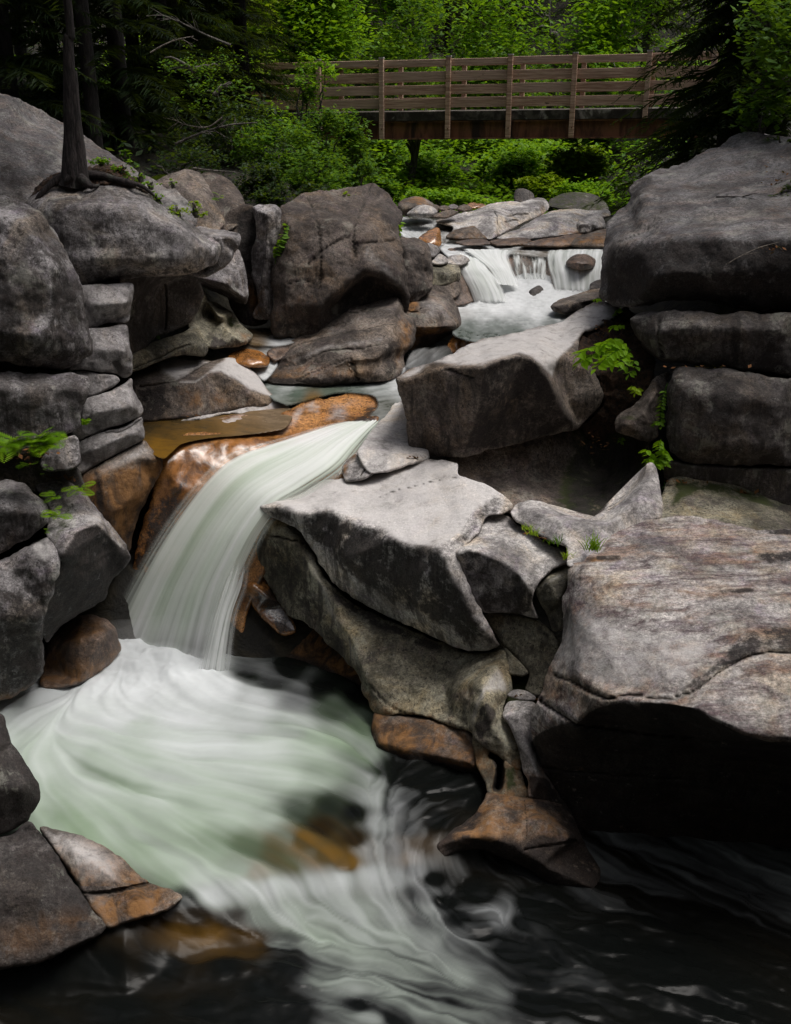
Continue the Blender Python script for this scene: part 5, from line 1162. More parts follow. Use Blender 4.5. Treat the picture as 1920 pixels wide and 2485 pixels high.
rock('boulder', 'enormous banded boulder in the right foreground, pale sloping top over a black undercut', 'boulder', M['strip'],
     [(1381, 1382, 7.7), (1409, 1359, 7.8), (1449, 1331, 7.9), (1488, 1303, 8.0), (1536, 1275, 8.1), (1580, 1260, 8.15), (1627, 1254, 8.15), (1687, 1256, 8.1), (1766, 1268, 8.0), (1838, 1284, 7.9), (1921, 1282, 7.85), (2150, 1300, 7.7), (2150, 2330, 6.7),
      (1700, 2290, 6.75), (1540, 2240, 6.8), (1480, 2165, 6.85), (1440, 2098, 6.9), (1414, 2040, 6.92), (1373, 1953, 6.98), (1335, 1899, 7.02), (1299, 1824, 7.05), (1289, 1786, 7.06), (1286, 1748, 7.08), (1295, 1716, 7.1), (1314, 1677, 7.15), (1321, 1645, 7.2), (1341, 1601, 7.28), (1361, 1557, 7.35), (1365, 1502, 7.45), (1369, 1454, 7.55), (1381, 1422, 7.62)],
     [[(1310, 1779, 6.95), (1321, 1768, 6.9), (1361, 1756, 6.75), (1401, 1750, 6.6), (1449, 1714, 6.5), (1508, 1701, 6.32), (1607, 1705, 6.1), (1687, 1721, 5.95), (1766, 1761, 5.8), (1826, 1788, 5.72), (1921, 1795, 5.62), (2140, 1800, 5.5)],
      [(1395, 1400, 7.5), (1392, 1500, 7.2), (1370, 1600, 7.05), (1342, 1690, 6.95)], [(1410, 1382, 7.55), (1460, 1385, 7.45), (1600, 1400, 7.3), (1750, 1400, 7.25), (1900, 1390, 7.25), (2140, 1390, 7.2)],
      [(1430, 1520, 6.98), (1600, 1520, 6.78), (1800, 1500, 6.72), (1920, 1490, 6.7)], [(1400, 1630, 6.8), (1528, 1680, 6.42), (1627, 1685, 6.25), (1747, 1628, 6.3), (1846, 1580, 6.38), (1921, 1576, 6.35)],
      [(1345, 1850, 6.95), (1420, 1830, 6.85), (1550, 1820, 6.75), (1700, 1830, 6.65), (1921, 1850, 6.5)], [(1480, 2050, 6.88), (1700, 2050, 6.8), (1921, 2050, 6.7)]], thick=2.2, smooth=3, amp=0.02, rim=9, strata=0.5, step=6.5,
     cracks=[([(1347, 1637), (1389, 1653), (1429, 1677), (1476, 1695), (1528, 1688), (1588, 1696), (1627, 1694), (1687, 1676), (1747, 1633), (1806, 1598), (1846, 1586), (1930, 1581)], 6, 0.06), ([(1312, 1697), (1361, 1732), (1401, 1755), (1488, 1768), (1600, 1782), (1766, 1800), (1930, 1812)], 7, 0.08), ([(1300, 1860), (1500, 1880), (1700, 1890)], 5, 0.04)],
     stains_shade=[('dark', [(1282, 1800), (1321, 1772), (1361, 1758), (1401, 1753), (1449, 1718), (1508, 1704), (1607, 1708), (1687, 1724), (1766, 1764), (1826, 1791), (1921, 1798), (2150, 1802), (2150, 2330), (1540, 2240), (1414, 2040), (1299, 1830)], 5, 1.0),  # overhang shadow painted black on the undercut, over the real recess
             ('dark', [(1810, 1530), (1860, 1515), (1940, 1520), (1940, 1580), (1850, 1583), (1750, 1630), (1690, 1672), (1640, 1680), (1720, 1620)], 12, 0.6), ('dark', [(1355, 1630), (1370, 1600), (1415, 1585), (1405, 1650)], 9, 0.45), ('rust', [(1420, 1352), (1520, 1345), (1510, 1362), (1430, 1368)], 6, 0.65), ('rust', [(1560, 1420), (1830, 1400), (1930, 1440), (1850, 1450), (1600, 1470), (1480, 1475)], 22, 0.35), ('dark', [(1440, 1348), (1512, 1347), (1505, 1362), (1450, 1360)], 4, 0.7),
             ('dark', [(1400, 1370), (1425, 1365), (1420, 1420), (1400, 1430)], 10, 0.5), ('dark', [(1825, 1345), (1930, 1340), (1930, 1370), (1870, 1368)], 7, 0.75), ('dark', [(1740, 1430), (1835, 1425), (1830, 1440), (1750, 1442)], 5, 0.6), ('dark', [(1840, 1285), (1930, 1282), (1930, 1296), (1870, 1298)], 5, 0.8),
             ('pale', [(1365, 1500), (1420, 1480), (1560, 1530), (1700, 1540), (1740, 1560), (1680, 1650), (1480, 1680), (1400, 1640), (1340, 1650)], 22, 0.6), ('moss', [(1300, 1700), (1340, 1730), (1350, 1760), (1310, 1790), (1290, 1760)], 14, 0.3), ('rust', [(1350, 1660), (1440, 1690), (1440, 1720), (1360, 1725)], 16, 0.3), ('pale', [(1780, 1540), (1815, 1545), (1830, 1580), (1780, 1600)], 30, 0.25)])

rock('stone', 'smooth purple-grey hump breaking the right-hand curtain of the cascade', 'stone', M['wet'],
     [(1374, 642, 15.2), (1388, 622, 15.4), (1420, 616, 15.5), (1444, 630, 15.4), (1441, 648, 15.15), (1408, 656, 15.05)], [[(1400, 636, 15.0), (1428, 638, 15.0)]], rim=8)
# ------------------------------------------------------------------ water
def idw(Q, ctrl, power=3.0, sy=1.6):
    """Values known at photo positions (x, y, v...) spread over points Q."""
    C = np.array(ctrl, float)
    out = np.zeros((len(Q), C.shape[1] - 2))
    for s in range(0, len(Q), 40000):
        q = Q[s:s + 40000]
        d2 = (q[:, None, 0] - C[None, :, 0]) ** 2 + ((q[:, None, 1] - C[None, :, 1]) * sy) ** 2 + 60.0
        w = d2 ** (-power / 2)
        out[s:s + 40000] = (w @ C[:, 2:]) / w.sum(1)[:, None]
    return out


def bilinear(img, u, v):
    h, w = img.shape
    u = np.clip(u, 0, w - 1.001)
    v = np.clip(v, 0, h - 1.001)
    i, j = u.astype(int), v.astype(int)
    fu, fv = u - i, v - j
    return (img[j, i] * (1 - fu) * (1 - fv) + img[j, i + 1] * fu * (1 - fv) + img[j + 1, i] * (1 - fu) * fv + img[j + 1, i + 1] * fu * fv)


def blur(img, n):
    for _ in range(n):
        img = 0.25 * (np.roll(img, 1, 0) + np.roll(img, -1, 0)) + 0.5 * img
        img = 0.25 * (np.roll(img, 1, 1) + np.roll(img, -1, 1)) + 0.5 * img
    return img


def lic(h, w, vx, vy, L, seed, grain):
    r = np.random.RandomState(seed)
    nz = blur(r.rand(h, w), grain)
    nz = (nz - nz.mean()) / nz.std()
    gu, gv = np.meshgrid(np.arange(w, dtype=float), np.arange(h, dtype=float))
    acc, tot = nz.copy(), 1.0
    for sgn in (1, -1):
        u, v = gu.copy(), gv.copy()
        for k in range(L):
            iu = np.clip(u.astype(int), 0, w - 1)
            iv = np.clip(v.astype(int), 0, h - 1)
            u = u + sgn * vx[iv, iu]
            v = v + sgn * vy[iv, iu]
            wt = 1 - k / L
            acc += wt * bilinear(nz, u, v)
            tot += wt
    acc /= tot
    return (acc - acc.mean()) / acc.std()


# foam, green, amber at points of the lower pools
POOL = [(300, 1585, 1, .3, 0), (400, 1610, 1, .3, 0), (480, 1630, 1, .3, 0), (200, 1640, .97, .3, 0), (120, 1690, .92, .5, 0), (540, 1665, .95, .2, 0), (620, 1700, .72, .2, 0), (330, 1660, .98, .3, 0), (60, 1730, .85, .8, 0),
        (600, 1625, .10, .0, 0), (660, 1650, .15, .0, 0), (720, 1690, .28, .0, 0), (780, 1670, .03, 0, 0), (700, 1620, .0, 0, 0), (800, 1720, .1, .3, 0), (870, 1690, .0, 0, 0), (880, 1760, .1, .5, 0), (850, 1640, 0, 0, 0),
        (30, 1790, .66, 1, 0), (150, 1750, .85, .8, 0), (300, 1735, .9, .5, 0), (440, 1735, .86, .4, 0), (600, 1750, .72, .4, 0), (720, 1760, .5, .5, 0), (340, 1765, .62, .9, 0), (330, 1835, .45, 1, 0), (250, 1840, .5, 1, 0),
        (110, 1850, .55, 1, 0), (160, 1810, .7, 1, 0), (420, 1800, .74, .9, 0), (520, 1790, .76, .7, 0), (640, 1810, .62, .9, 0), (760, 1810, .38, .9, 0), (830, 1790, .3, .8, 0), (880, 1830, .28, .6, 0),
        (110, 1920, .42, 1, 0), (220, 1910, .48, 1, 0), (330, 1900, .5, 1, 0), (440, 1890, .56, 1, 0), (560, 1880, .58, 1, 0), (680, 1880, .5, 1, 0), (780, 1880, .34, .7, 0), (400, 1930, .6, 1, 0), (300, 1960, .38, 1, 0), (500, 1930, .5, 1, 0), (620, 1935, .52, .9, 0),
        (100, 1990, .26, .9, 0), (220, 2000, .34, 1, 0), (350, 2010, .40, 1, 0), (450, 1990, .46, 1, 0), (560, 1985, .5, .9, 0), (650, 1975, .46, .7, 0), (720, 1960, .2, .25, 0), (800, 1955, .05, .05, 0), (860, 1970, .02, 0, 0), (780, 2000, .03, .0, .1),
        (330, 2060, .26, 1, 0), (420, 2070, .32, 1, 0), (520, 2060, .34, .9, 0), (600, 2050, .24, .7, .05), (680, 2040, .16, .3, .25), (740, 2040, .05, .1, .75), (800, 2075, .03, .1, .9), (840, 2095, .05, .1, .7), (690, 2090, .22, .4, .25),
        (420, 2125, .26, .8, 0), (500, 2120, .36, .8, 0), (580, 2110, .34, .7, 0), (630, 2115, .3, .5, .4),
        (900, 1890, .36, .3, 0), (940, 1870, .1, .1, 0), (905, 1940, .42, .2, 0), (920, 2000, .46, .1, 0), (900, 2060, .46, .1, .2), (960, 1960, .22, 0, 0), (1000, 1940, .1, 0, 0), (1050, 1920, .02, 0, 0), (1100, 1900, 0, 0, 0), (990, 2010, .16, 0, 0), (1060, 1990, .02, 0, 0), (1010, 1890, 0, 0, 0), (1150, 1930, 0, 0, 0),
        (960, 2060, .3, 0, .1), (990, 2085, .32, 0, .3), (860, 2030, .08, 0, .1), (1020, 2050, .1, 0, .2),
        (440, 2185, .12, .1, 0), (520, 2175, .5, .3, 0), (600, 2160, .6, .4, 0), (680, 2150, .7, .4, 0), (760, 2145, .72, .4, 0), (840, 2130, .72, .3, 0), (900, 2120, .7, .2, 0), (960, 2130, .6, .1, 0), (1010, 2115, .3, 0, 0), (1050, 2130, .02, 0, 0),
        (470, 2230, .0, 0, .05), (560, 2225, .08, .2, .05), (640, 2225, .3, .4, 0), (720, 2215, .46, .5, 0), (800, 2200, .5, .5, 0), (880, 2210, .56, .4, 0), (960, 2210, .5, .2, 0), (1030, 2220, .34, .1, 0), (1020, 2170, .2, 0, 0), (1080, 2190, .03, 0, 0), (1150, 2160, 0, 0, 0), (1110, 2230, .06, 0, 0),
        (440, 2270, .0, 0, .35), (520, 2275, .0, 0, .45), (600, 2280, .02, 0, .2), (690, 2290, .16, .5, 0), (780, 2280, .34, .6, 0), (870, 2280, .42, .5, 0), (960, 2280, .44, .4, 0), (1050, 2280, .4, .2, 0), (1110, 2280, .26, .05, 0), (1170, 2250, .1, 0, 0), (1215, 2235, .34, 0, 0), (1260, 2240, .06, 0, 0), (1300, 2200, 0, 0, 0),
        (1160, 2330, .2, .1, 0), (1230, 2310, .06, 0, 0), (1380, 2370, .12, 0, 0), (1310, 2330, .02, 0, 0), (1450, 2300, 0, 0, 0), (1600, 2350, 0, 0, 0), (1700, 2450, 0, 0, 0),
        (700, 2350, .06, .2, 0), (800, 2350, .3, .4, 0), (900, 2350, .42, .4, 0), (1000, 2350, .4, .4, 0), (1100, 2370, .34, .3, 0), (1200, 2400, .16, .2, 0), (1300, 2430, .04, 0, 0),
        (850, 2395, .5, .3, 0), (960, 2400, .4, .4, 0), (860, 2440, .16, .3, 0), (900, 2470, .4, .2, 0), (1000, 2450, .26, .3, 0), (1100, 2450, .2, .3, 0), (960, 2480, .14, .2, 0),
        (100, 2350, 0, 0, 0), (250, 2350, 0, 0, 0), (400, 2350, 0, 0, 0), (550, 2350, .01, 0, 0), (300, 2450, 0, 0, 0), (500, 2450, .02, 0, 0), (640, 2400, .03, 0, 0), (700, 2450, .04, .0, 0), (620, 2470, .03, 0, 0)]
# direction of the current
FLOW = [(380, 1600, 0, 1), (250, 1640, -.8, .6), (100, 1700, -1, .35), (60, 1780, -.6, .5), (330, 1680, .5, .4), (500, 1660, .8, .5), (620, 1690, 1, .25), (750, 1690, 1, .3), (880, 1680, .6, .6), (650, 1640, 1, .1),
        (200, 1780, .6, .12), (350, 1780, 1, .1), (500, 1800, 1, -.1), (650, 1820, 1, -.05), (800, 1830, 1, .2), (880, 1800, .7, .6), (120, 1880, .4, .7), (250, 1900, 1, .4), (400, 1900, 1, .2), (550, 1900, 1, .12), (700, 1900, 1, .12), (850, 1900, 1, .35),
        (120, 2000, .5, .8), (260, 2020, .8, .8), (400, 2000, 1, .5), (540, 2000, 1, .35), (680, 2000, 1, .35), (800, 2000, 1, .55), (870, 2060, .8, .8), (340, 2080, .8, .9), (480, 2090, .9, .7), (620, 2070, 1, .5), (750, 2070, 1, .6),
        (920, 1900, -.2, 1), (930, 1990, -.15, 1), (960, 2060, -.4, 1), (1020, 1960, -.8, .5), (1080, 1930, -1, .1), (990, 1900, -1, .3), (900, 2070, -.1, 1),
        (520, 2170, 1, .6), (640, 2160, .9, .9), (760, 2150, .8, 1), (880, 2130, .5, 1), (960, 2140, .6, .9), (700, 2230, 1, .6), (820, 2220, 1, .5), (950, 2220, 1, .6), (1060, 2250, 1, .7), (1180, 2240, 1, -.4), (1230, 2230, -.3, 1), (500, 2270, 1, -.25), (640, 2290, 1, -.1), (780, 2290, 1, .3),
        (900, 2300, 1, .4), (1040, 2320, 1, .5), (1160, 2360, 1, .5), (1300, 2370, 1, .1), (850, 2400, 1, .1), (980, 2420, 1, .3), (1120, 2440, 1, .3), (700, 2400, 1, .3), (500, 2400, 1, .1), (300, 2400, 1, 0), (1300, 2220, 1, .2), (1500, 2350, 1, .2)]

STEP = 0.0125
gx = np.arange(-3.9, 3.4, STEP)
gy = np.arange(3.9, 9.9, STEP)
GX, GY = np.meshgrid(gx, gy)
H, W = GX.shape
P0 = np.stack([GX.ravel(), GY.ravel(), np.zeros(GX.size)], 1)
Q0 = project(P0)
edge = np.interp(Q0[:, 0], [-200, 300, 430, 520, 640, 770, 870, 930, 1030, 1070, 1110, 1200, 1300], [2260, 2240, 2165, 2138, 2118, 2108, 2092, 2075, 2055, 2030, 1985, 1880, 1800])
drop = smooth01(-20, 105, Q0[:, 1] - edge)
z = -0.26 * drop
z += 0.15 * np.exp(-((Q0[:, 0] - 330) / 150) ** 2 - ((Q0[:, 1] - 1590) / 55) ** 2) + 0.06 * np.exp(-((Q0[:, 0] - 480) / 80) ** 2 - ((Q0[:, 1] - 1650) / 40) ** 2)
z += 0.06 * np.exp(-((Q0[:, 0] - 225) / 75) ** 2 - ((Q0[:, 1] - 1610) / 45) ** 2)
z += (0.075 * fbm(np.stack([P0[:, 0] * 4, P0[:, 1] * 4, P0[:, 1] * 0], 1), 3)) * np.exp(-((Q0[:, 0] - 320) / 220) ** 2 - ((Q0[:, 1] - 1610) / 70) ** 2)
P0[:, 2] = z
Q0 = project(P0)
fl = np.array(FLOW, float)
w0 = atz(fl[:, 0], fl[:, 1], np.zeros(len(fl)))
w1 = atz(fl[:, 0] + fl[:, 2] * 10, fl[:, 1] + fl[:, 3] * 10, np.zeros(len(fl)))
dirs = (w1 - w0)[:, :2]
dirs /= np.linalg.norm(dirs, axis=1)[:, None]
coarse = idw(Q0, np.concatenate([fl[:, :2], dirs], 1), 2.6, 1.2)
coarse /= np.linalg.norm(coarse, axis=1)[:, None] + 1e-9
VX, VY = coarse[:, 0].reshape(H, W), coarse[:, 1].reshape(H, W)
wav = blur(np.random.RandomState(4).rand(H, W), 14)
wav2 = blur(np.random.RandomState(9).rand(H, W), 14)
wav, wav2 = (wav - wav.mean()) / wav.std(), (wav2 - wav2.mean()) / wav2.std()
fw = blur(np.random.RandomState(14).rand(H, W), 5)
fw2 = blur(np.random.RandomState(19).rand(H, W), 5)
fw, fw2 = (fw - fw.mean()) / fw.std(), (fw2 - fw2.mean()) / fw2.std()
turb = np.maximum(smooth01(2080, 2180, Q0[:, 1]), smooth01(850, 930, Q0[:, 0]) * smooth01(1800, 1880, Q0[:, 1])).reshape(H, W)
VXw, VYw = VX + (0.09 + 0.14 * turb) * wav + 0.13 * turb * fw, VY + (0.09 + 0.14 * turb) * wav2 + 0.13 * turb * fw2
nn = np.hypot(VXw, VYw)
VXw, VYw = VXw / nn, VYw / nn
s1 = lic(H, W, VXw, VYw, 46, 1, 1)         # fine hairs
s2 = lic(H, W, VXw, VYw, 55, 2, 6)         # broad streaks
s3 = lic(H, W, VXw, VYw, 40, 3, 20)        # patches
vals = idw(Q0, POOL, 3.4, 1.5)
foam = vals[:, 0] * np.interp(Q0[:, 1], [1650, 1780, 2000, 2150, 2300], [1.0, 0.84, 0.78, 0.84, 0.6])
churn = fbm(np.stack([P0[:, 0] * 3.2, P0[:, 1] * 4.0, P0[:, 1] * 0 + 8], 1), 5, 0.62)
near = np.exp(-((Q0[:, 0] - 340) / 330) ** 2 - ((Q0[:, 1] - 1640) / 120) ** 2)
str_ = blur(0.26 * s1 + 0.15 * s2 + 0.25 * s3 + 0.5 * lic(H, W, VXw, VYw, 60, 8, 40), 2).ravel() * (1 - 0.7 * near) + churn * (1.1 * near + 0.32)
calm = smooth01(0.0, 0.10, foam)
foam = foam + calm * str_ * (0.02 + 0.12 * np.clip(foam * (1.12 - foam) * 2.6, 0, 1))
wisps = np.clip((s2.ravel() * 0.8 + s1.ravel() * 0.5) - 1.5, 0, 3) * 0.05 * smooth01(1850, 2000, Q0[:, 1]) * smooth01(1420, 1150, Q0[:, 0])
foam = foam + calm * 0.035 * turb.ravel() * s1.ravel() * np.clip(foam * 4, 0, 1)
foam = np.clip((foam + wisps - 0.055) * 1.06, 0, 1)
gm = 1 - np.maximum(smooth01(2130, 2200, Q0[:, 1]), smooth01(880, 960, Q0[:, 0])) * (1 - smooth01(0.02, 0.3, foam))
green = np.clip(vals[:, 1] + 0.16 * s3.ravel() * vals[:, 1], 0, 1) * gm
amb = np.clip(vals[:, 2] + 0.25 * s2.ravel() * vals[:, 2], 0, 1)
ripple = noise3(np.stack([P0[:, 0] * 5, P0[:, 1] * 9, P0[:, 1] * 0], 1)) * 0.008 + noise3(np.stack([P0[:, 0] * 12, P0[:, 1] * 20, P0[:, 1] * 0 + 3], 1)) * 0.003
P0[:, 2] += ripple * (0.4 + drop) + 0.003 * s2.ravel() * calm + 0.010 * s3.ravel()
ii, jj = np.meshgrid(np.arange(H - 1), np.arange(W - 1), indexing='ij')
a = (ii * W + jj).ravel()
o = mesh_object('river_water', P0, np.stack([a, a + 1, a + W + 1, a + W], 1), M['pool'], attrs={'foam': foam, 'green': green, 'amber': amb}, centre=False)
tag(o, 'milky green plunge pool spilling into a darker lower pool', None, None, 'structure')


def sheet(name, label, rows, na, ns, foam, green, mat, bulge=0.05, edge_l=0.12, edge_r=0.1, seed=1, freq=34, veil_max=1.0, rough=0.012, amber=0.0, clear=0.0, fade=(0.0, 0.0)):
    """Falling water: rows of (left point, right point), each (x, y, Y), from the brink down."""
    L = np.array([at(*r[0]) for r in rows])
    R = np.array([at(*r[1]) for r in rows])
    m = len(rows)
    s = np.linspace(0, m - 1, ns)

    def cr(A):
        out = []
        for q in s:
            i = min(int(q), m - 2)
            f = q - i
            p0, p1, p2, p3 = A[max(i - 1, 0)], A[i], A[i + 1], A[min(i + 2, m - 1)]
            out.append(0.5 * (2 * p1 + (p2 - p0) * f + (2 * p0 - 5 * p1 + 4 * p2 - p3) * f * f + (3 * p1 - p0 - 3 * p2 + p3) * f ** 3))
        return np.array(out)
    Ls, Rs = cr(L), cr(R)
    t = np.linspace(0, 1, na)
    Pm = Ls[:, None] * (1 - t)[None, :, None] + Rs[:, None] * t[None, :, None]
    v = Pm - CAM
    v /= np.linalg.norm(v, axis=2)[..., None]
    Pm = Pm - v * (bulge * 4 * t * (1 - t))[None, :, None]
    T_, S_ = np.meshgrid(t, s / (m - 1))
    q = np.stack([T_.ravel() * freq, S_.ravel() * 1.3, np.zeros(T_.size) + seed], 1)
    st = fbm(q, 4, 0.52)
    st2 = fbm(np.stack([T_.ravel() * freq * 0.22, S_.ravel() * 0.9, np.zeros(T_.size) + seed + 5], 1), 3, 0.6)
    f = foam(T_.ravel(), S_.ravel(), st, st2)
    g = green(T_.ravel(), S_.ravel(), st, st2) if callable(green) else np.full(T_.size, green)
    n = np.cross(np.gradient(Pm, axis=1), np.gradient(Pm, axis=0))
    n /= np.linalg.norm(n, axis=2)[..., None] + 1e-9
    sg = np.sign((n * -v).sum(2))[..., None]
    Pm = Pm + n * sg * ((st * 0.5 + st2).reshape(Pm.shape[:2]) * rough)[..., None]
    ve = smooth01(0, 1, np.clip((T_.ravel() / max(edge_l, 1e-3)) * (1 + 1.0 * st), 0, 1)) * smooth01(0, 1, np.clip(((1 - T_.ravel()) / max(edge_r, 1e-3)) * (1 + 1.0 * st), 0, 1))
    ve = ve * veil_max * smooth01(0, max(fade[0], 1e-4), S_.ravel() + 0.05 * st) * smooth01(0, max(fade[1], 1e-4), 1 - S_.ravel() + 0.05 * st)
    if clear:
        ve = ve * np.clip(1 - clear * (0.9 - 2.2 * st - 1.2 * st2), 0.05, 1)
    ii, jj = np.meshgrid(np.arange(ns - 1), np.arange(na - 1), indexing='ij')
    a = (ii * na + jj).ravel()
    o = mesh_object(name, Pm.reshape(-1, 3), np.stack([a, a + na, a + na + 1, a + 1], 1), mat, centre=False,
                    attrs={'foam': np.clip(f, 0, 1), 'green': np.clip(g, 0, 1), 'amber': np.full(T_.size, float(amber)), 'veil': np.clip(ve, 0, 1)})
    tag(o, label, None, None, 'structure')
    return o


def main_foam(t, s, st, st2):
    green_band = np.exp(-((t - 0.36 - 0.06 * s) / 0.07) ** 2) * smooth01(0.2, 0.5, s) * 0.22 + np.exp(-((t - 0.62) / 0.06) ** 2) * smooth01(0.3, 0.6, s) * 0.28
    lip = np.exp(-((s - 0.16) / 0.06) ** 2) * smooth01(0.75, 0.2, t) * 0.35
    return 0.66 + 0.17 * st + 0.46 * st2 + lip - green_band + 0.36 * smooth01(0.74, 1.0, s) + 0.10 * smooth01(0.35, 0.0, t)


sheet('waterfall', 'silky white and green waterfall pouring off the orange ledge', [
    ((845, 1022, 11.0), (930, 1020, 11.0)), ((790, 1030, 10.8), (910, 1046, 10.7)), ((690, 1058, 10.5), (885, 1085, 10.3)), ((612, 1078, 10.28), (845, 1140, 9.85)), ((545, 1100, 10.05), (770, 1195, 9.6)), ((485, 1150, 9.88), (700, 1235, 9.42)),
    ((410, 1245, 9.74), (655, 1290, 9.3)), ((345, 1345, 9.64), (625, 1350, 9.22)), ((292, 1440, 9.58), (590, 1430, 9.15)), ((248, 1525, 9.50), (572, 1520, 9.1)), ((218, 1590, 9.42), (562, 1600, 9.02)), ((200, 1650, 9.36), (560, 1680, 8.95))],
    220, 260, main_foam, lambda t, s, st, st2: 0.75 + 0.35 * st2, M['fall'], bulge=0.10, edge_l=0.2, edge_r=0.16, seed=2, freq=22, rough=0.012, clear=0.06, fade=(0.02, 0.24))
sheet('waterfall', 'small bright side tongue of the waterfall on its right', [
    ((560, 1350, 9.2), (610, 1360, 9.24)), ((530, 1420, 9.04), (606, 1420, 9.15)), ((505, 1500, 8.95), (582, 1490, 9.06)), ((482, 1580, 8.88), (572, 1570, 8.98)), ((462, 1660, 8.8), (566, 1665, 8.9))],
    80, 120, lambda t, s, st, st2: 0.9 + 0.25 * st + 0.15 * st2, 0.25, M['fall'], bulge=0.05, edge_l=0.5, edge_r=0.45, seed=7, freq=12, rough=0.012, fade=(0.45, 0.15))


def patch(name, label, outline, ctrl, ridges=(), ang=(1, 0.1), mat='stream', freq=(0.16, 0.016), amp=0.2, seed=0, step=None, wave=0.01, veil=1.0, edge=6.0):
    P, T, Q, loop, dist, crk, size = surface(outline, ridges, step, 0, 0, 0, (), 0.6)
    v = idw(Q, ctrl, 3.0, 1.4)
    d = np.array(ang, float)
    d /= np.linalg.norm(d)
    u = Q @ d
    w = Q @ np.array([-d[1], d[0]])
    st = fbm(np.stack([u * freq[1], w * freq[0], np.zeros(len(Q)) + seed], 1), 4, 0.65)
    f = np.clip(v[:, 0] + amp * st * smooth01(0.0, 0.15, v[:, 0]) * 1.6, 0, 1)
    P[:, 2] += wave * st
    o = mesh_object(name, P, T, M[mat], centre=False, attrs={'foam': f, 'green': np.clip(v[:, 1] + 0.2 * st, 0, 1), 'amber': np.clip(v[:, 2] * (1 + 0.6 * st), 0, 1), 'veil': np.clip(smooth01(0, edge, dist) if edge else 1, 0, 1) * np.clip(veil + (1 - veil) * (f * 1.6 + 0.8 * st), 0, 1)})
    tag(o, label, None, None, 'structure')
    return o


patch('pool_water', 'still amber pool between the ledges above the waterfall',
      [(325, 1005, 0, 1.86), (420, 1015, 0, 1.86), (560, 1003, 0, 1.86), (700, 990, 0, 1.88), (715, 1000, 0, 1.87), (690, 1040, 0, 1.86), (600, 1055, 0, 1.86), (520, 1062, 0, 1.86), (440, 1078, 0, 1.86), (400, 1112, 0, 1.84), (375, 1105, 0, 1.84), (340, 1068, 0, 1.86)],
      [(400, 1030, 0, 0, .5), (500, 1045, 0, 0, .55), (560, 1025, .03, 0, .8), (600, 1010, .08, 0, .8), (600, 1040, .05, 0, .7), (450, 1060, 0, 0, .65), (380, 1090, 0, 0, 1), (660, 1010, .1, 0, .7), (340, 1040, 0, 0, .3), (420, 1018, 0, 0, .35)], amp=0.05, wave=0.002, edge=0)
patch('stream_water', 'dark green channel below the tilted boulder', [(630, 930, 0, 1.98), (800, 930, 0, 1.98), (900, 925, 0, 1.98), (990, 905, 0, 2.05), (1005, 940, 0, 1.98), (990, 965, 0, 1.95), (965, 990, 0, 1.89), (950, 1030, 0, 1.79), (915, 1062, 0, 1.77), (872, 1058, 0, 1.77), (890, 1012, 0, 1.83), (915, 985, 0, 1.90), (905, 962, 0, 1.94), (820, 956, 0, 1.94), (700, 985, 0, 1.92), (660, 970, 0, 1.95)],
      [(660, 940, .2, .7, 0), (700, 938, .35, .5, 0), (720, 955, .05, .8, 0), (800, 950, .05, .8, 0.05), (760, 970, .02, .3, .7), (860, 940, .12, .6, 0), (920, 938, .35, .5, 0), (970, 930, .7, .4, 0), (990, 910, .85, .3, 0), (990, 950, .45, .4, 0), (940, 985, .12, .3, .1), (920, 1010, .25, .3, .1), (880, 1010, .1, .1, .2), (900, 1045, .3, .2, 0), (870, 1040, .15, .1, .3)],
      ang=(-1, .12), amp=0.12, wave=0.006)
patch('stream_water', 'little white spout between the rusty boulder and the angular block', [(1000, 850, 0, 2.36), (1040, 843, 0, 2.40), (1090, 838, 0, 2.42), (1100, 862, 0, 2.3), (1060, 885, 0, 2.15), (1020, 905, 0, 2.06), (985, 925, 0, 2.0), (968, 920, 0, 2.02), (980, 890, 0, 2.12)],
      [(1040, 855, .75, .3, 0), (1080, 845, .55, .3, 0), (1020, 880, .85, .3, 0), (990, 905, .8, .3, 0)], ang=(-.8, .6), amp=0.25, freq=(0.12, 0.02), wave=0.02)
patch('pool_water', 'rippled blue-grey upper pool below the cascade', [(1100, 742, 0, 2.42), (1150, 732, 0, 2.46), (1200, 705, 0, 2.52), (1240, 670, 15.4), (1290, 660, 15.5), (1335, 668, 15.4), (1350, 700, 15.0), (1430, 698, 15.0), (1490, 700, 0, 2.44), (1480, 740, 0, 2.40), (1400, 772, 0, 2.38), (1330, 795, 0, 2.38), (1250, 820, 0, 2.38), (1165, 835, 0, 2.38), (1100, 815, 0, 2.38), (1095, 775, 0, 2.39)],
      [(1140, 742, .95, .1, 0), (1250, 735, 1, .1, 0), (1350, 730, 1, .1, 0), (1440, 715, .95, .1, 0), (1260, 690, .97, .1, 0), (1310, 680, .9, .2, 0), (1280, 675, .7, .6, 0), (1200, 750, .95, .1, 0), (1130, 755, .55, .1, .25), (1180, 765, .6, .3, 0), (1300, 762, .9, .2, 0), (1380, 752, .92, .1, 0), (1280, 780, .42, .4, 0), (1360, 775, .45, .3, 0), (1200, 788, .2, .5, 0), (1140, 790, .18, .5, 0), (1250, 805, .1, .5, 0), (1190, 815, .08, .3, 0), (1130, 808, .1, .5, 0), (1340, 785, .2, .4, 0)],
      [[(1150, 745, 0, 2.40), (1300, 745, 0, 2.40), (1450, 735, 0, 2.40)]], ang=(1, -.06), amp=0.14, freq=(0.22, 0.05), wave=0.012)
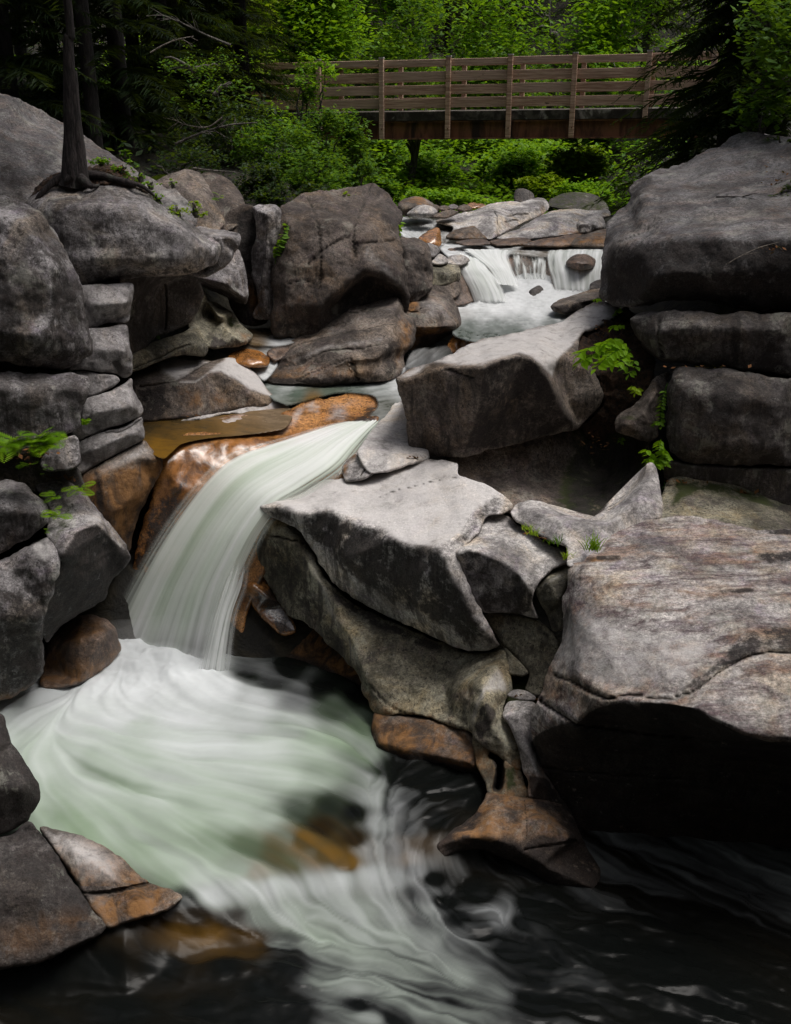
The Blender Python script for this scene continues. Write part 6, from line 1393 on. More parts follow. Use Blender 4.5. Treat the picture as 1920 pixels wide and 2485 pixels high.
patch('stream_water', 'fast white and tan water sliding to the brink of the cascade', [(1062, 590, 0, 2.96), (1140, 594, 0, 2.96), (1260, 596, 0, 2.96), (1400, 598, 0, 2.96), (1482, 598, 0, 2.95), (1480, 618, 0, 2.92), (1380, 624, 0, 2.90), (1310, 626, 0, 2.88), (1240, 620, 0, 2.90), (1150, 640, 0, 2.84), (1112, 640, 0, 2.84), (1080, 620, 0, 2.88)],
      [(1090, 600, .85, .2, 0), (1130, 605, .7, .2, 0), (1180, 605, .6, .3, 0), (1240, 602, .42, .3, .15), (1300, 604, .35, .2, .3), (1360, 604, .5, .2, .2), (1420, 602, .62, .2, 0), (1460, 610, .6, .2, 0), (1120, 630, .7, .2, 0), (1260, 615, .3, .1, .5), (1320, 616, .3, .1, .5), (1170, 622, .85, .2, 0)], ang=(1, .12), amp=0.22, freq=(0.26, 0.03), wave=0.01)
patch('stream_water', 'broken white water at the far left of the stream', [(968, 528, 0, 3.06), (1010, 526, 0, 3.08), (1060, 532, 0, 3.06), (1110, 545, 0, 3.02), (1100, 575, 0, 2.98), (1070, 600, 0, 2.95), (1010, 592, 0, 2.98), (970, 570, 0, 3.0)],
      [(990, 540, .8, .1, 0), (985, 560, .8, .1, 0), (1010, 560, .6, .1, 0), (1040, 545, .5, .1, .1), (1080, 548, .4, .2, .2), (1090, 570, .35, .1, .3), (1000, 530, .2, .1, .3)], ang=(1, .5), amp=0.3, freq=(0.22, 0.06), wave=0.02)
patch('stream_water', 'thin tan water around the round amber boulder of the side stream', [(485, 872, 0, 2.2), (505, 852, 0, 2.24), (560, 838, 0, 2.30), (680, 836, 0, 2.32), (690, 860, 0, 2.22), (668, 900, 0, 2.12), (640, 925, 0, 2.06), (600, 890, 0, 2.14), (540, 880, 0, 2.18)],
      [(510, 862, .3, .1, .35), (540, 852, .3, .1, .2), (660, 880, .7, .2, 0), (640, 895, .75, .2, 0), (670, 850, .4, .1, .3), (600, 845, .15, 0, .6)], ang=(1, .4), amp=0.2, wave=0.008)
patch('stream_water', 'dark amber back pool at the foot of the cliff', [(560, 812, 0, 2.36), (600, 795, 0, 2.38), (700, 792, 0, 2.38), (800, 790, 0, 2.38), (760, 815, 0, 2.38), (700, 838, 0, 2.34), (670, 842, 0, 2.32), (600, 838, 0, 2.32)],
      [(600, 815, .03, 0, .5), (650, 805, .0, 0, .3), (720, 800, 0, 0, .2), (680, 830, .75, .1, 0), (690, 822, .5, .1, .2), (620, 832, .1, 0, .7)], ang=(1, .2), amp=0.1, wave=0.004)
wf = lambda a, b, c: (lambda t, s, st, st2: a + b * st + c * st2)
sheet('waterfall', 'left arched spill of the cascade', [((1108, 612, 15.6), (1180, 634, 15.5)), ((1112, 645, 15.15), (1186, 650, 15.12)), ((1122, 672, 14.98), (1205, 672, 14.92)), ((1138, 705, 14.82), (1222, 700, 14.72)), ((1150, 742, 14.66), (1236, 735, 14.58))], 90, 90, wf(.82, .34, .3), .3, M['fall'], bulge=0.08, edge_l=.15, edge_r=.12, seed=11, freq=10, fade=(0.0, 0.12))
sheet('waterfall', 'middle spill of the cascade running down to the left', [((1120, 604, 15.95), (1252, 606, 16.0)), ((1146, 622, 15.55), (1240, 622, 15.7)), ((1172, 640, 15.2), (1245, 646, 15.35)), ((1190, 660, 15.05), (1254, 668, 15.18)), ((1205, 690, 14.9), (1262, 694, 15.0))], 90, 80, wf(.88, .3, .25), .15, M['fall'], bulge=0.05, edge_l=.12, edge_r=.2, seed=13, freq=14)
sheet('waterfall', 'thin dark veil in the centre of the cascade', [((1236, 612, 15.85), (1338, 616, 15.85)), ((1240, 628, 15.62), (1336, 632, 15.62)), ((1246, 650, 15.45), (1332, 652, 15.42)), ((1252, 676, 15.3), (1328, 678, 15.25))], 80, 50, wf(.62, .6, .3), .1, M['fall'], bulge=0.0, edge_l=.1, edge_r=.1, seed=17, freq=11, clear=0.62)
sheet('waterfall', 'broad right-hand curtain of the cascade', [((1330, 606, 16.0), (1482, 604, 16.0)), ((1326, 622, 15.62), (1478, 620, 15.62)), ((1330, 650, 15.3), (1474, 648, 15.28)), ((1338, 680, 15.15), (1468, 676, 15.1)), ((1344, 712, 15.0), (1464, 708, 14.95))], 130, 80, wf(.8, .36, .4), .25, M['fall'], bulge=0.06, edge_l=.08, edge_r=.05, seed=19, freq=13, clear=0.16, fade=(0.0, 0.12))

# spray hanging over the foot of the waterfall
ph, th = np.meshgrid(np.linspace(0, 2 * math.pi, 28, endpoint=False), np.linspace(0.02, math.pi - 0.02, 16))
S = np.stack([np.sin(th) * np.cos(ph), np.sin(th) * np.sin(ph), np.cos(th)], -1).reshape(-1, 3)
c0 = at(370, 1565, 9.05)
R_ = np.array([0.80, 0.34, 0.24])
V = c0 + S * R_ * (1 + 0.5 * noise3(S * 1.6 + 3))[:, None]
n1, n2 = th.shape
Q = [(i * n2 + k, i * n2 + (k + 1) % n2, (i + 1) * n2 + (k + 1) % n2, (i + 1) * n2 + k) for i in range(n1 - 1) for k in range(n2)]
Q = np.array(Q)
V = np.concatenate([V, [V[:n2].mean(0)], [V[-n2:].mean(0)]])
T = [(len(V) - 2, (k + 1) % n2, k) for k in range(n2)] + [(len(V) - 1, (n1 - 1) * n2 + k, (n1 - 1) * n2 + (k + 1) % n2) for k in range(n2)]
tag(mesh_object('spray_mist', V, [np.array(T)[:, ::-1], Q[:, ::-1]], M['mist'], centre=False), 'white spray drifting at the foot of the waterfall', None, None, 'stuff')
# ------------------------------------------------------------------ footbridge
BA, BB = at(602, 155, 25.3), at(1578, 129, 22.9)          # top of the near railing at the outer posts
bu = (BB - BA) / np.linalg.norm(BB - BA)                  # along the bridge
bw = np.array([-bu[1], bu[0], 0.0])                       # across, away from the camera
bw /= np.linalg.norm(bw)
if bw[1] < 0:
    bw = -bw
bz = np.array([0, 0, 1.0])
BL = np.linalg.norm(BB - BA)
post_px = [602, 775, 928, 1091, 1241, 1398, 1578]


def along(px):
    """Distance from BA along the bridge for a photo x (by bisection on the projected line)."""
    lo, hi = -6.0, BL + 8.0
    for _ in range(50):
        m = 0.5 * (lo + hi)
        if project((BA + bu * m)[None])[0, 0] < px:
            lo = m
        else:
            hi = m
    return 0.5 * (lo + hi)


post_s = [along(p) for p in post_px] + [along(1735)]
bridge = empty('footbridge', BA + bu * BL / 2 - bz * 1.7)
tag(bridge, 'weathered wooden plank-railed footbridge on rusty girders across the stream', 'bridge')


def bpart(name, c, hx, hy, hz, mat, parent=None, bev=0.006):
    V, Q = box_arrays(c, bu * hx, bw * hy, bz * hz)
    o = part(name, V, Q, mat, parent or bridge, smooth=False)
    if bev:
        md = o.modifiers.new('bevel', 'BEVEL')
        md.width = bev
        md.segments = 1
    return o


rr = random.Random(5)
RAILS = [(0.0, 0.13), (-0.245, 0.185), (-0.50, 0.185), (-0.76, 0.195)]
for side, off in ((0, 0.0), (1, 1.35)):
    for i, s in enumerate(post_s):
        low = -1.56 if side == 0 and 1 <= i <= 5 else (-1.2)
        top = 0.03
        y = off + (-0.065 if side == 0 else 0.065)
        p = bpart('post', BA + bu * s + bw * y + bz * (top + low) / 2, 0.05, 0.045, (top - low) / 2, M['wood'])
        if side == 0:
            V, Q = box_arrays(BA + bu * s + bw * y + bz * (top + 0.014), bu * 0.054, bw * 0.049, bz * 0.013)
            part('end_grain', V, Q, M['post_cap'], p, smooth=False)
            V, Q = box_arrays(BA + bu * (s + .01) + bw * (y - .048) - bz * 1.36, bu * 0.012, bw * 0.008, bz * 0.012)
            part('bolt', V, Q, M['steel'], p, smooth=False)
    for i in range(len(post_s) - 1):
        for zt, hgt in RAILS:
            a, b = post_s[i] + 0.004, post_s[i + 1] - 0.004
            bpart('rail', BA + bu * (a + b) / 2 + bw * (off + rr.uniform(-.004, .004)) + bz * (zt - hgt / 2 + rr.uniform(-.008, .008)), (b - a) / 2, 0.019, hgt / 2, M['wood'])
S0, S1 = -1.2, post_s[-1] + 1.5
nseg = 60
sx = np.linspace(S0, S1, nseg)
rows_ = []
for s in sx:
    e = 0.012 * noise3(np.array([[s * 2.3, 1.1, 0.2]]))[0]
    e2 = 0.03 * noise3(np.array([[s * 3.1, 5.1, 0.2]]))[0]
    base = BA + bu * s
    rows_.append([base - bw * (0.02 + e2) - bz * (1.20 + e), base - bw * (0.035 + e2) - bz * (1.02 + e), base + bw * 1.39 - bz * 1.02, base + bw * 1.39 - bz * 1.20])
V = np.array(rows_).reshape(-1, 3)
Q = [(i * 4 + k, i * 4 + (k + 1) % 4, (i + 1) * 4 + (k + 1) % 4, (i + 1) * 4 + k) for i in range(nseg - 1) for k in range(4)]
part('deck', V, np.array(Q), M['concrete'], bridge, smooth=False)
mid = BA + bu * (S0 + S1) / 2
for off in (0.10, 1.28):
    web = bpart('girder', mid + bw * off - bz * 1.40, (S1 - S0) / 2, 0.012, 0.165, M['steel'], bev=0)
    for zz in (-1.225, -1.565):
        V, Q = box_arrays(mid + bw * off + bz * zz, bu * (S1 - S0) / 2, bw * 0.10, bz * 0.013)
        part('flange', V, Q, M['steel'], web, smooth=False)
for k in range(7):
    bpart('crossbeam', BA + bu * (S0 + (S1 - S0) * (k + .5) / 7) + bw * .69 - bz * 1.42, 0.05, 0.55, 0.1, M['steel'], bev=0)
for s, lab in ((S0 + 0.2, 'stone bridge abutment at the left bank, hidden in shrubs'), (S1 - 0.2, 'stone bridge abutment at the right bank, behind the spruce')):
    c = BA + bu * s + bw * 0.68 - bz * 2.6
    V, Q = box_arrays(c, bu * 0.6, bw * 1.0, bz * 1.01)
    tag(mesh_object('bridge_abutment', V, Q, M['dark'], smooth=False), lab, 'abutment')
# ------------------------------------------------------------------ trees and shrubs
def leaf_cloud(P, size, rng, up=0.55, tint=None, narrow=0.5, sizevar=0.35):
    """One folded rhombus (two triangles) per point; turned at random, faces mostly upward."""
    n = len(P)
    nrm = rng.normal(size=(n, 3))
    nrm /= np.linalg.norm(nrm, axis=1)[:, None]
    nrm[:, 2] = np.abs(nrm[:, 2])
    nrm = nrm * (1 - up) + np.array([0, 0, 1.0]) * up
    nrm /= np.linalg.norm(nrm, axis=1)[:, None]
    a = np.cross(nrm, rng.normal(size=(n, 3)))
    a /= np.linalg.norm(a, axis=1)[:, None] + 1e-9
    b = np.cross(nrm, a)
    s = size * (1 + sizevar * rng.normal(size=n)).clip(0.4, 2.0)[:, None]
    V = np.stack([P - a * s * 0.5, P + b * s * narrow * 0.5 - nrm * s * 0.06, P + a * s * 0.5 - nrm * s * 0.12, P - b * s * narrow * 0.5 - nrm * s * 0.06], 1).reshape(-1, 3)
    i = np.arange(n) * 4
    T = np.concatenate([np.stack([i, i + 1, i + 2], 1), np.stack([i, i + 2, i + 3], 1)])
    t = np.repeat(rng.rand(n) if tint is None else tint, 4)
    return V, T, t


def clumps(c, r, n, rng, layers=True, shell=0.45):
    """Clump centres inside an ellipsoid, kept towards its outside."""
    d = rng.normal(size=(n, 3))
    d /= np.linalg.norm(d, axis=1)[:, None]
    return c + d * (shell + (1 - shell) * rng.rand(n, 1) ** 0.6) * r


def foliage(c, r, nclump, nleaf, size, rng, cl=(0.33, 0.33, 0.14), narrow=0.5):
    """Leaf sprays: flattened clumps of leaves, each with its own tone."""
    c = np.asarray(c, float)
    r = np.asarray(r, float)
    nb = 5
    sub = [(c + rng.normal(size=3) * r * 0.42, r * rng.uniform(0.38, 0.72)) for _ in range(nb)]
    K = np.concatenate([clumps(cc_, rr_, max(2, int(nclump / nb)), rng, shell=0.25) for cc_, rr_ in sub])
    cr = np.asarray(cl) * r.mean()
    pts, tint = [], []
    for k in K:
        m = max(3, int(nleaf * rng.uniform(0.5, 1.4)))
        q = rng.normal(size=(m, 3)) * 0.5
        tilt = rng.normal(size=2) * 0.4
        q[:, 2] = q[:, 2] * 1.0
        p = k + q * cr * rng.uniform(0.6, 1.2)
        p[:, 2] += (q[:, 0] * tilt[0] + q[:, 1] * tilt[1]) * cr[0] - 0.25 * cr[0] * (q[:, 0] ** 2 + q[:, 1] ** 2)
        pts.append(p)
        tint.append(np.clip(rng.beta(2, 2.2) * 0.75 + 0.25 * rng.rand(m), 0, 1))
    return leaf_cloud(np.concatenate(pts), size, rng, tint=np.concatenate(tint), narrow=narrow)


def limb_paths(base, tips, rng, n=6):
    out = []
    for t in tips:
        s = np.linspace(0, 1, n)[:, None]
        mid = base * (1 - s) + t * s
        mid[:, 2] += 0.15 * np.linalg.norm(t - base) * np.sin(s[:, 0] * math.pi)
        mid[1:-1] += rng.normal(size=(n - 2, 3)) * 0.04 * np.linalg.norm(t - base)
        out.append(mid)
    return out


def broadleaf(label, x, y, h, crown_c, crown_r, nclump, nleaf, size, mat, seed, name='broadleaf_tree', cat='tree', group=None, trunk_r=0.12, bark='bark_grey', extra=()):
    rng = np.random.RandomState(seed)
    z0 = float(ground_z(np.array([x]), np.array([y]))[0]) - 0.1
    root = empty(name, (x, y, z0))
    tag(root, label, cat, group)
    cc = np.array(crown_c, float)
    tp = np.array([[x, y, z0], [x + .02 * h, y, z0 + .3 * h], [(x + cc[0]) / 2, (y + cc[1]) / 2, (z0 + cc[2]) / 2 + .15 * h], [cc[0], cc[1], cc[2] + 0.4 * crown_r[2]]])
    V, Q = tube(catmull3(tp, 8), np.linspace(trunk_r, trunk_r * 0.25, 8 * 3 + 1), 8, 0.25)
    part('trunk', V, Q, M[bark], root)
    tips = clumps(cc, np.array(crown_r) * 0.8, 6, rng)
    for t in limb_paths(tp[2], tips, rng):
        V, Q = tube(t, np.linspace(trunk_r * 0.4, trunk_r * 0.08, len(t)), 5)
        part('limb', V, Q, M[bark], root)
    V, T, t = foliage(cc, crown_r, nclump, nleaf, size, rng)
    part('crown', V, T, M[mat], root, attrs={'tint': t}, smooth=False)
    return root


def catmull3(P, k):
    P = np.asarray(P, float)
    out = []
    n = len(P)
    for i in range(n - 1):
        p0, p1, p2, p3 = P[max(i - 1, 0)], P[i], P[i + 1], P[min(i + 2, n - 1)]
        for j in range(k):
            f = j / k
            out.append(0.5 * (2 * p1 + (p2 - p0) * f + (2 * p0 - 5 * p1 + 4 * p2 - p3) * f * f + (3 * p1 - p0 - 3 * p2 + p3) * f ** 3))
    out.append(P[-1])
    return np.array(out)


def shrub(label, px, py, Y, rx, ry, nclump, nleaf, size, mat, seed, name='shrub', cat='shrub', group=None, depth=0.7, stem_to=None):
    """A shrub whose crown is centred where the photo shows it, rx / ry its half size in photo pixels."""
    rng = np.random.RandomState(seed)
    c = at(px, py, Y)
    m = np.linalg.norm(c - CAM) / F
    r = np.array([rx * m, depth * rx * m, ry * m])
    z0 = float(ground_z(np.array([c[0]]), np.array([c[1]]))[0]) if stem_to is None else stem_to
    z0 = min(z0, c[2] - 0.6 * r[2])
    root = empty(name, (c[0], c[1], z0))
    tag(root, label, cat, group)
    tips = clumps(c, r * 0.8, 5, rng)
    base = np.array([c[0], c[1], z0])
    for t in limb_paths(base, tips, rng):
        V, Q = tube(t, np.linspace(0.03, 0.006, len(t)), 5)
        part('stem', V, Q, M['bark_grey'], root)
    V, T, t = foliage(c, r, nclump, nleaf, size, rng)
    part('foliage', V, T, M[mat], root, attrs={'tint': t}, smooth=False)
    return root


def spruce_arrays(x, y, z0, zc, h, r0, whorls, per, twigs, rng, tw=0.045, droop=0.35):
    """Boughs of a conifer as drooping sprays of slender needle-clad twigs."""
    Vs, Ts, tn = [], [], []
    k = 0
    for i in range(whorls):
        u = (i + rng.rand() * 0.6) / whorls
        L = r0 * (1 - u) ** 0.85 * rng.uniform(0.75, 1.1) + 0.15
        zz = zc + u * (z0 + h - zc)
        for j in range(per):
            az = rng.uniform(0, 2 * math.pi)
            d = np.array([math.cos(az), math.sin(az), 0])
            sd = np.array([-d[1], d[0], 0])
            Lb = L * rng.uniform(0.7, 1.1)
            s = np.linspace(0.12, 1, int(twigs * 2.2))
            s = np.concatenate([s, s])
            sg = np.repeat([1.0, -1.0], len(s) // 2)
            dr = droop * rng.uniform(0.7, 1.4)
            P = np.array([x, y, zz]) + d * (s * Lb)[:, None] + np.array([0, 0, 1.0]) * (-dr * Lb * s ** 1.6 + 0.12 * Lb * s)[:, None]
            tl = Lb * 0.2 * (1.15 - s) * rng.uniform(0.6, 1.4, len(s)) + 0.05
            td = d * 0.6 + sd * sg[:, None] * 0.75 + rng.normal(size=(len(s), 3)) * 0.18
            td[:, 2] -= 0.25
            td /= np.linalg.norm(td, axis=1)[:, None]
            w = np.cross(td, np.array([0, 0, 1.0]) + rng.normal(size=(len(s), 3)) * 0.4)
            w /= np.linalg.norm(w, axis=1)[:, None]
            e = P + td * tl[:, None]
            m = P + td * (tl * 0.45)[:, None]
            wid = (tw * 0.42 * (0.4 + tl))[:, None]
            V = np.stack([P, m + w * wid, e - np.array([0, 0, .15]) * tl[:, None], m - w * wid], 1).reshape(-1, 3)
            ii = np.arange(len(s)) * 4 + k
            Ts += [np.stack([ii, ii + 1, ii + 2], 1), np.stack([ii, ii + 2, ii + 3], 1)]
            Vs.append(V)
            tn.append(np.full(len(V), np.clip(rng.beta(2, 2), 0, 1)))
            k += len(V)
    return np.concatenate(Vs), np.concatenate(Ts), np.concatenate(tn)


def conifer(label, x, y, h, r0, seed, zc=None, whorls=26, per=6, twigs=12, mat='needle', tw=0.05, trunk_r=0.14, group=None, lean=0.0, z0=None, name='spruce_tree', droop=0.35):
    rng = np.random.RandomState(seed)
    if z0 is None:
        z0 = float(ground_z(np.array([x]), np.array([y]))[0]) - 0.1
    zc = z0 + 0.12 * h if zc is None else zc
    root = empty(name, (x, y, z0))
    tag(root, label, 'tree', group)
    path = np.array([[x + lean * t * h, y, z0 + t * h] for t in np.linspace(0, 1, 14)])
    V, Q = tube(path, np.linspace(trunk_r, 0.02, 14), 8, 0.2, seed)
    part('trunk', V, Q, M['bark_shaded'], root)
    V, T, t = spruce_arrays(x, y, z0, zc, h, r0, whorls, per, twigs, rng, tw, droop)
    part('crown', V, T, M[mat], root, attrs={'tint': t}, smooth=False)
    return root


def px_x(px, Y):
    return float(at(px, 202, Y)[0])


# the double-trunked spruce on the boulder
tp = np.array([at(184, 452, 10.98), at(184, 420, 10.98), at(180, 330, 11.0), at(176, 240, 11.0), at(170, 100, 11.0), at(166, -10, 11.0)])
tp = np.concatenate([tp, [tp[-1] + [-0.12, 0, 3.0], tp[-1] + [-0.2, 0, 9.0]]])
root = empty('spruce_tree', tp[0])
tag(root, 'dark spruce trunk rooted on top of the overhanging boulder', 'tree')
pp = catmull3(tp, 10)
tt_ = np.linspace(0, 1, len(pp))
rad = np.interp(np.arange(len(pp)) / 10.0, [0, 1, 2, 3, 4, 5, 6, 7], [0.125, 0.098, 0.076, 0.062, 0.048, 0.040, 0.036, 0.02])
V, Q = tube(pp + np.array([-0.035, 0, 0]) * np.linspace(1, .2, len(pp))[:, None], rad, 14, 0.35, 3)
part('trunk', V, Q, M['bark'], root)
V, Q = tube(pp[:36] + np.array([0.055, 0.02, 0]) * np.linspace(1.1, .1, 36)[:, None], rad[:36] * 0.8, 12, 0.4, 8)
part('trunk', V, Q, M['bark'], root)
for k, pts in enumerate([[(175, 425, 10.98), (140, 436, 10.95), (118, 452, 10.9), (100, 470, 10.86), (85, 492, 10.85), (70, 505, 10.85)], [(195, 430, 10.92), (214, 447, 10.85), (225, 452, 10.84), (240, 449, 10.95)],
                         [(190, 425, 11.05), (240, 425, 11.05), (300, 440, 11.0), (345, 452, 10.98), (375, 475, 11.0)], [(172, 430, 10.9), (163, 440, 10.88), (158, 447, 10.9)]]):
    path = catmull3(np.array([at(*p) for p in pts]), 6)
    V, Q = tube(path, np.linspace(0.05, 0.012, len(path)), 8, 0.5, k)
    part('root', V, Q, M['bark'], root)
V, T, t = spruce_arrays(tp[-2][0], tp[-2][1], tp[0][2], 6.6, 9.5, 2.4, 22, 7, 14, np.random.RandomState(3), 0.05)
part('crown', V, T, M['needle'], root, attrs={'tint': t}, smooth=False)
conifer('second dark straight trunk standing in the shade behind the first', px_x(217, 16.5), 16.5, 14, 2.2, 21, zc=7.4, trunk_r=0.12, z0=3.0, whorls=20)

rock('soil_mat', 'brown root-filled turf draped over the top of the overhanging boulder', 'turf', M['soil'],
     [(66, 500, 11.0), (80, 468, 11.05), (100, 445, 11.1), (122, 425, 11.2), (160, 418, 11.25), (228, 404, 11.3), (266, 398, 11.4), (304, 420, 11.35), (341, 443, 11.3), (364, 462, 11.25), (383, 490, 11.2), (408, 518, 11.15), (440, 545, 11.1), (470, 560, 11.1), (455, 548, 11.0), (425, 526, 10.95), (392, 505, 10.95), (350, 468, 10.95), (322, 452, 10.95), (266, 449, 10.95), (225, 452, 10.95), (190, 446, 10.95), (163, 440, 10.95), (121, 450, 10.95), (95, 473, 10.95), (78, 500, 10.95)],
     amp=0.05, freq=6, thick=0.35, rim=6)

# leafy trees beyond and around the bridge
G1 = 'leafy trees beyond the footbridge'
broadleaf('bright green maple rising above the middle of the bridge', px_x(1330, 31), 31, 9, at(1330, 40, 31), (1.9, 1.5, 2.3), 420, 34, 0.15, 'leaf_bright', 31, group=G1)
broadleaf('bright leafy tree at the top, left of the bare conifer trunk', px_x(985, 34), 34, 9, at(965, 40, 34), (1.3, 1.4, 1.9), 240, 30, 0.16, 'leaf_bright', 32, group=G1)
broadleaf('large bright tree overhanging the left end of the bridge', px_x(700, 27), 27, 8, at(740, 60, 26.5), (2.0, 1.4, 1.5), 460, 34, 0.13, 'leaf_bright', 33, group=G1)
broadleaf('yellow-green tree at the top left of the bridge', px_x(560, 25), 25, 8, at(560, 50, 24), (1.5, 1.2, 1.4), 240, 26, 0.13, 'leaf_yellow', 34, group=G1)
broadleaf('mid green tree glimpsed through the railings at the right', px_x(1480, 30), 30, 6, at(1440, 170, 29), (1.4, 1.2, 0.9), 130, 30, 0.14, 'leaf_bright', 35, group=G1)
broadleaf('mid green tree behind the railings in the middle', px_x(1180, 33), 33, 6, at(1180, 200, 33), (2.0, 1.2, 0.9), 130, 30, 0.15, 'leaf_mid', 36, group=G1)
broadleaf('dim green tree behind the left part of the railings', px_x(860, 31), 31, 6, at(870, 170, 31), (1.8, 1.2, 1.3), 140, 30, 0.15, 'leaf_mid', 37, group=G1)
broadleaf('bright sapling behind the left end of the railings', px_x(640, 27), 27, 5, at(640, 200, 27.5), (1.0, .9, 0.9), 110, 28, 0.13, 'leaf_yellow', 38, group=G1)

G2 = 'bushes under and beyond the bridge'
shrub('bright bush under the bridge beside the dead trunk', 935, 420, 26.5, 60, 70, 150, 26, 0.13, 'leaf_bright', 41, group=G2)
shrub('bright yellow-green bush under the middle of the bridge', 1070, 425, 26, 75, 75, 190, 26, 0.12, 'leaf_bright', 42, group=G2)
shrub('dim green bush in the shade under the middle of the bridge', 1180, 400, 28, 60, 80, 130, 26, 0.13, 'leaf_mid', 43, group=G2)
shrub('dense bright bush under the right half of the bridge', 1300, 410, 25.5, 90, 75, 240, 28, 0.12, 'leaf_bright', 44, group=G2)
shrub('sunny yellow-green bush below the right end of the bridge', 1410, 390, 24.5, 95, 65, 240, 28, 0.115, 'leaf_yellow', 45, group=G2)
shrub('leafy bush hanging over the low mossy outcrop', 1420, 465, 22, 75, 38, 120, 24, 0.10, 'leaf_bright', 46, group=G2)
shrub('low green scrub left of the far amber boulder', 900, 470, 22, 60, 40, 110, 24, 0.10, 'leaf_mid', 47, group=G2)
shrub('low bright scrub above the row of small stones', 1080, 480, 21.5, 75, 22, 110, 22, 0.09, 'leaf_bright', 48, group=G2)
shrub('dim green mass under the bridge at the far left', 800, 400, 24, 80, 70, 150, 26, 0.13, 'leaf_mid', 49, group=G2)
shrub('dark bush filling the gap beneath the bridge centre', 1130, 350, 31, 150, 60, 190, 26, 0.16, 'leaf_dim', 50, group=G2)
shrub('dark bush beneath the bridge towards the right', 1440, 330, 30, 140, 60, 160, 26, 0.16, 'leaf_mid', 51, group=G2)

shrub('bright bush behind the dead trunk under the bridge', 1000, 440, 28, 80, 60, 170, 26, 0.13, 'leaf_bright', 52, group=G2)
shrub('bright bush filling the space between the two middle bushes', 1190, 445, 26.5, 70, 55, 150, 26, 0.12, 'leaf_bright', 53, group=G2)
shrub('pale green bush close under the right part of the girder', 1330, 375, 27, 110, 50, 200, 26, 0.12, 'leaf_bright', 54, group=G2)
shrub('mid green bush close under the girder at the left', 960, 375, 28, 100, 45, 150, 26, 0.13, 'leaf_mid', 55, group=G2)
shrub('yellow-green bush low by the mossy outcrop', 1330, 465, 23, 60, 40, 120, 26, 0.10, 'leaf_yellow', 56, group=G2)

G3 = 'shrubs on the left cliff'
shrub('leafy shrub in front of the left end of the bridge railings', 750, 185, 19, 55, 75, 75, 16, 0.075, 'leaf_bright', 61, group=G3, stem_to=3.6)
shrub('small-leaved shrub hanging below the left part of the bridge', 765, 345, 17.5, 95, 72, 260, 22, 0.06, 'leaf_mid', 62, group=G3, stem_to=3.6)
shrub('small-leaved shrub over the middle of the cliff face', 660, 360, 16.5, 80, 70, 210, 20, 0.06, 'leaf_mid', 63, group=G3, stem_to=3.6)
shrub('trailing shrub tips above the right end of the cliff', 860, 420, 16, 60, 45, 130, 18, 0.055, 'leaf_mid', 64, group=G3, stem_to=3.6)
shrub('bright sprig at the lip of the cliff', 845, 480, 14.2, 34, 18, 36, 14, 0.055, 'leaf_yellow', 65, group=G3, stem_to=3.8)
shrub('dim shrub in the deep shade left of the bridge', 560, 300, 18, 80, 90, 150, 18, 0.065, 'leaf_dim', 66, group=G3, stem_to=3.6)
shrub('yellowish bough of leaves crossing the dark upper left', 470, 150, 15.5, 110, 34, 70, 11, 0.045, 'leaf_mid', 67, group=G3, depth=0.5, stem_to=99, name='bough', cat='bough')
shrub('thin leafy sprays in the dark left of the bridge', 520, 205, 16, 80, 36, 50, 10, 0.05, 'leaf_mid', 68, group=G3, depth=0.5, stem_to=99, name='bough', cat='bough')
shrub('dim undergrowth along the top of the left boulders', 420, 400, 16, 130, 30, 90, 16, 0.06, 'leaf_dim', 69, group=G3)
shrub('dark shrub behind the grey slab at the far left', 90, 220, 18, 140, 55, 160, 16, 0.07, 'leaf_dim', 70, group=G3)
shrub('small sapling in the dark behind the grey slab', 300, 375, 15.2, 18, 16, 16, 10, 0.06, 'leaf_mid', 71, group=G3)

shrub('leafy drapery over the left end of the cliff face', 640, 440, 15.2, 75, 40, 130, 18, 0.055, 'leaf_dim', 72, group=G3, stem_to=3.4)
shrub('leafy drapery hanging in the middle of the cliff top', 735, 425, 15.2, 85, 42, 170, 18, 0.055, 'leaf_mid', 73, group=G3, stem_to=3.4)
shrub('thick small-leaved shrub between the bridge and the cliff top', 860, 350, 18.5, 60, 65, 170, 20, 0.065, 'leaf_mid', 74, group=G3, stem_to=3.6)
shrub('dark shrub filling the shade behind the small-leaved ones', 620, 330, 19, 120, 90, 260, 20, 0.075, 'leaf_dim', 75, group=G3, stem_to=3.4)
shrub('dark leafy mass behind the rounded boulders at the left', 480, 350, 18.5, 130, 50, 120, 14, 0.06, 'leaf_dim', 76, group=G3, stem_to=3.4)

shrub('dim hanging greenery spilling over the cliff edge at its middle', 760, 475, 14.6, 60, 26, 90, 16, 0.05, 'leaf_dim', 77, group=G3, stem_to=3.6)
shrub('dim greenery on the ledge above the light pillar', 655, 480, 14.2, 50, 28, 80, 16, 0.05, 'leaf_dim', 78, group=G3, stem_to=3.6)

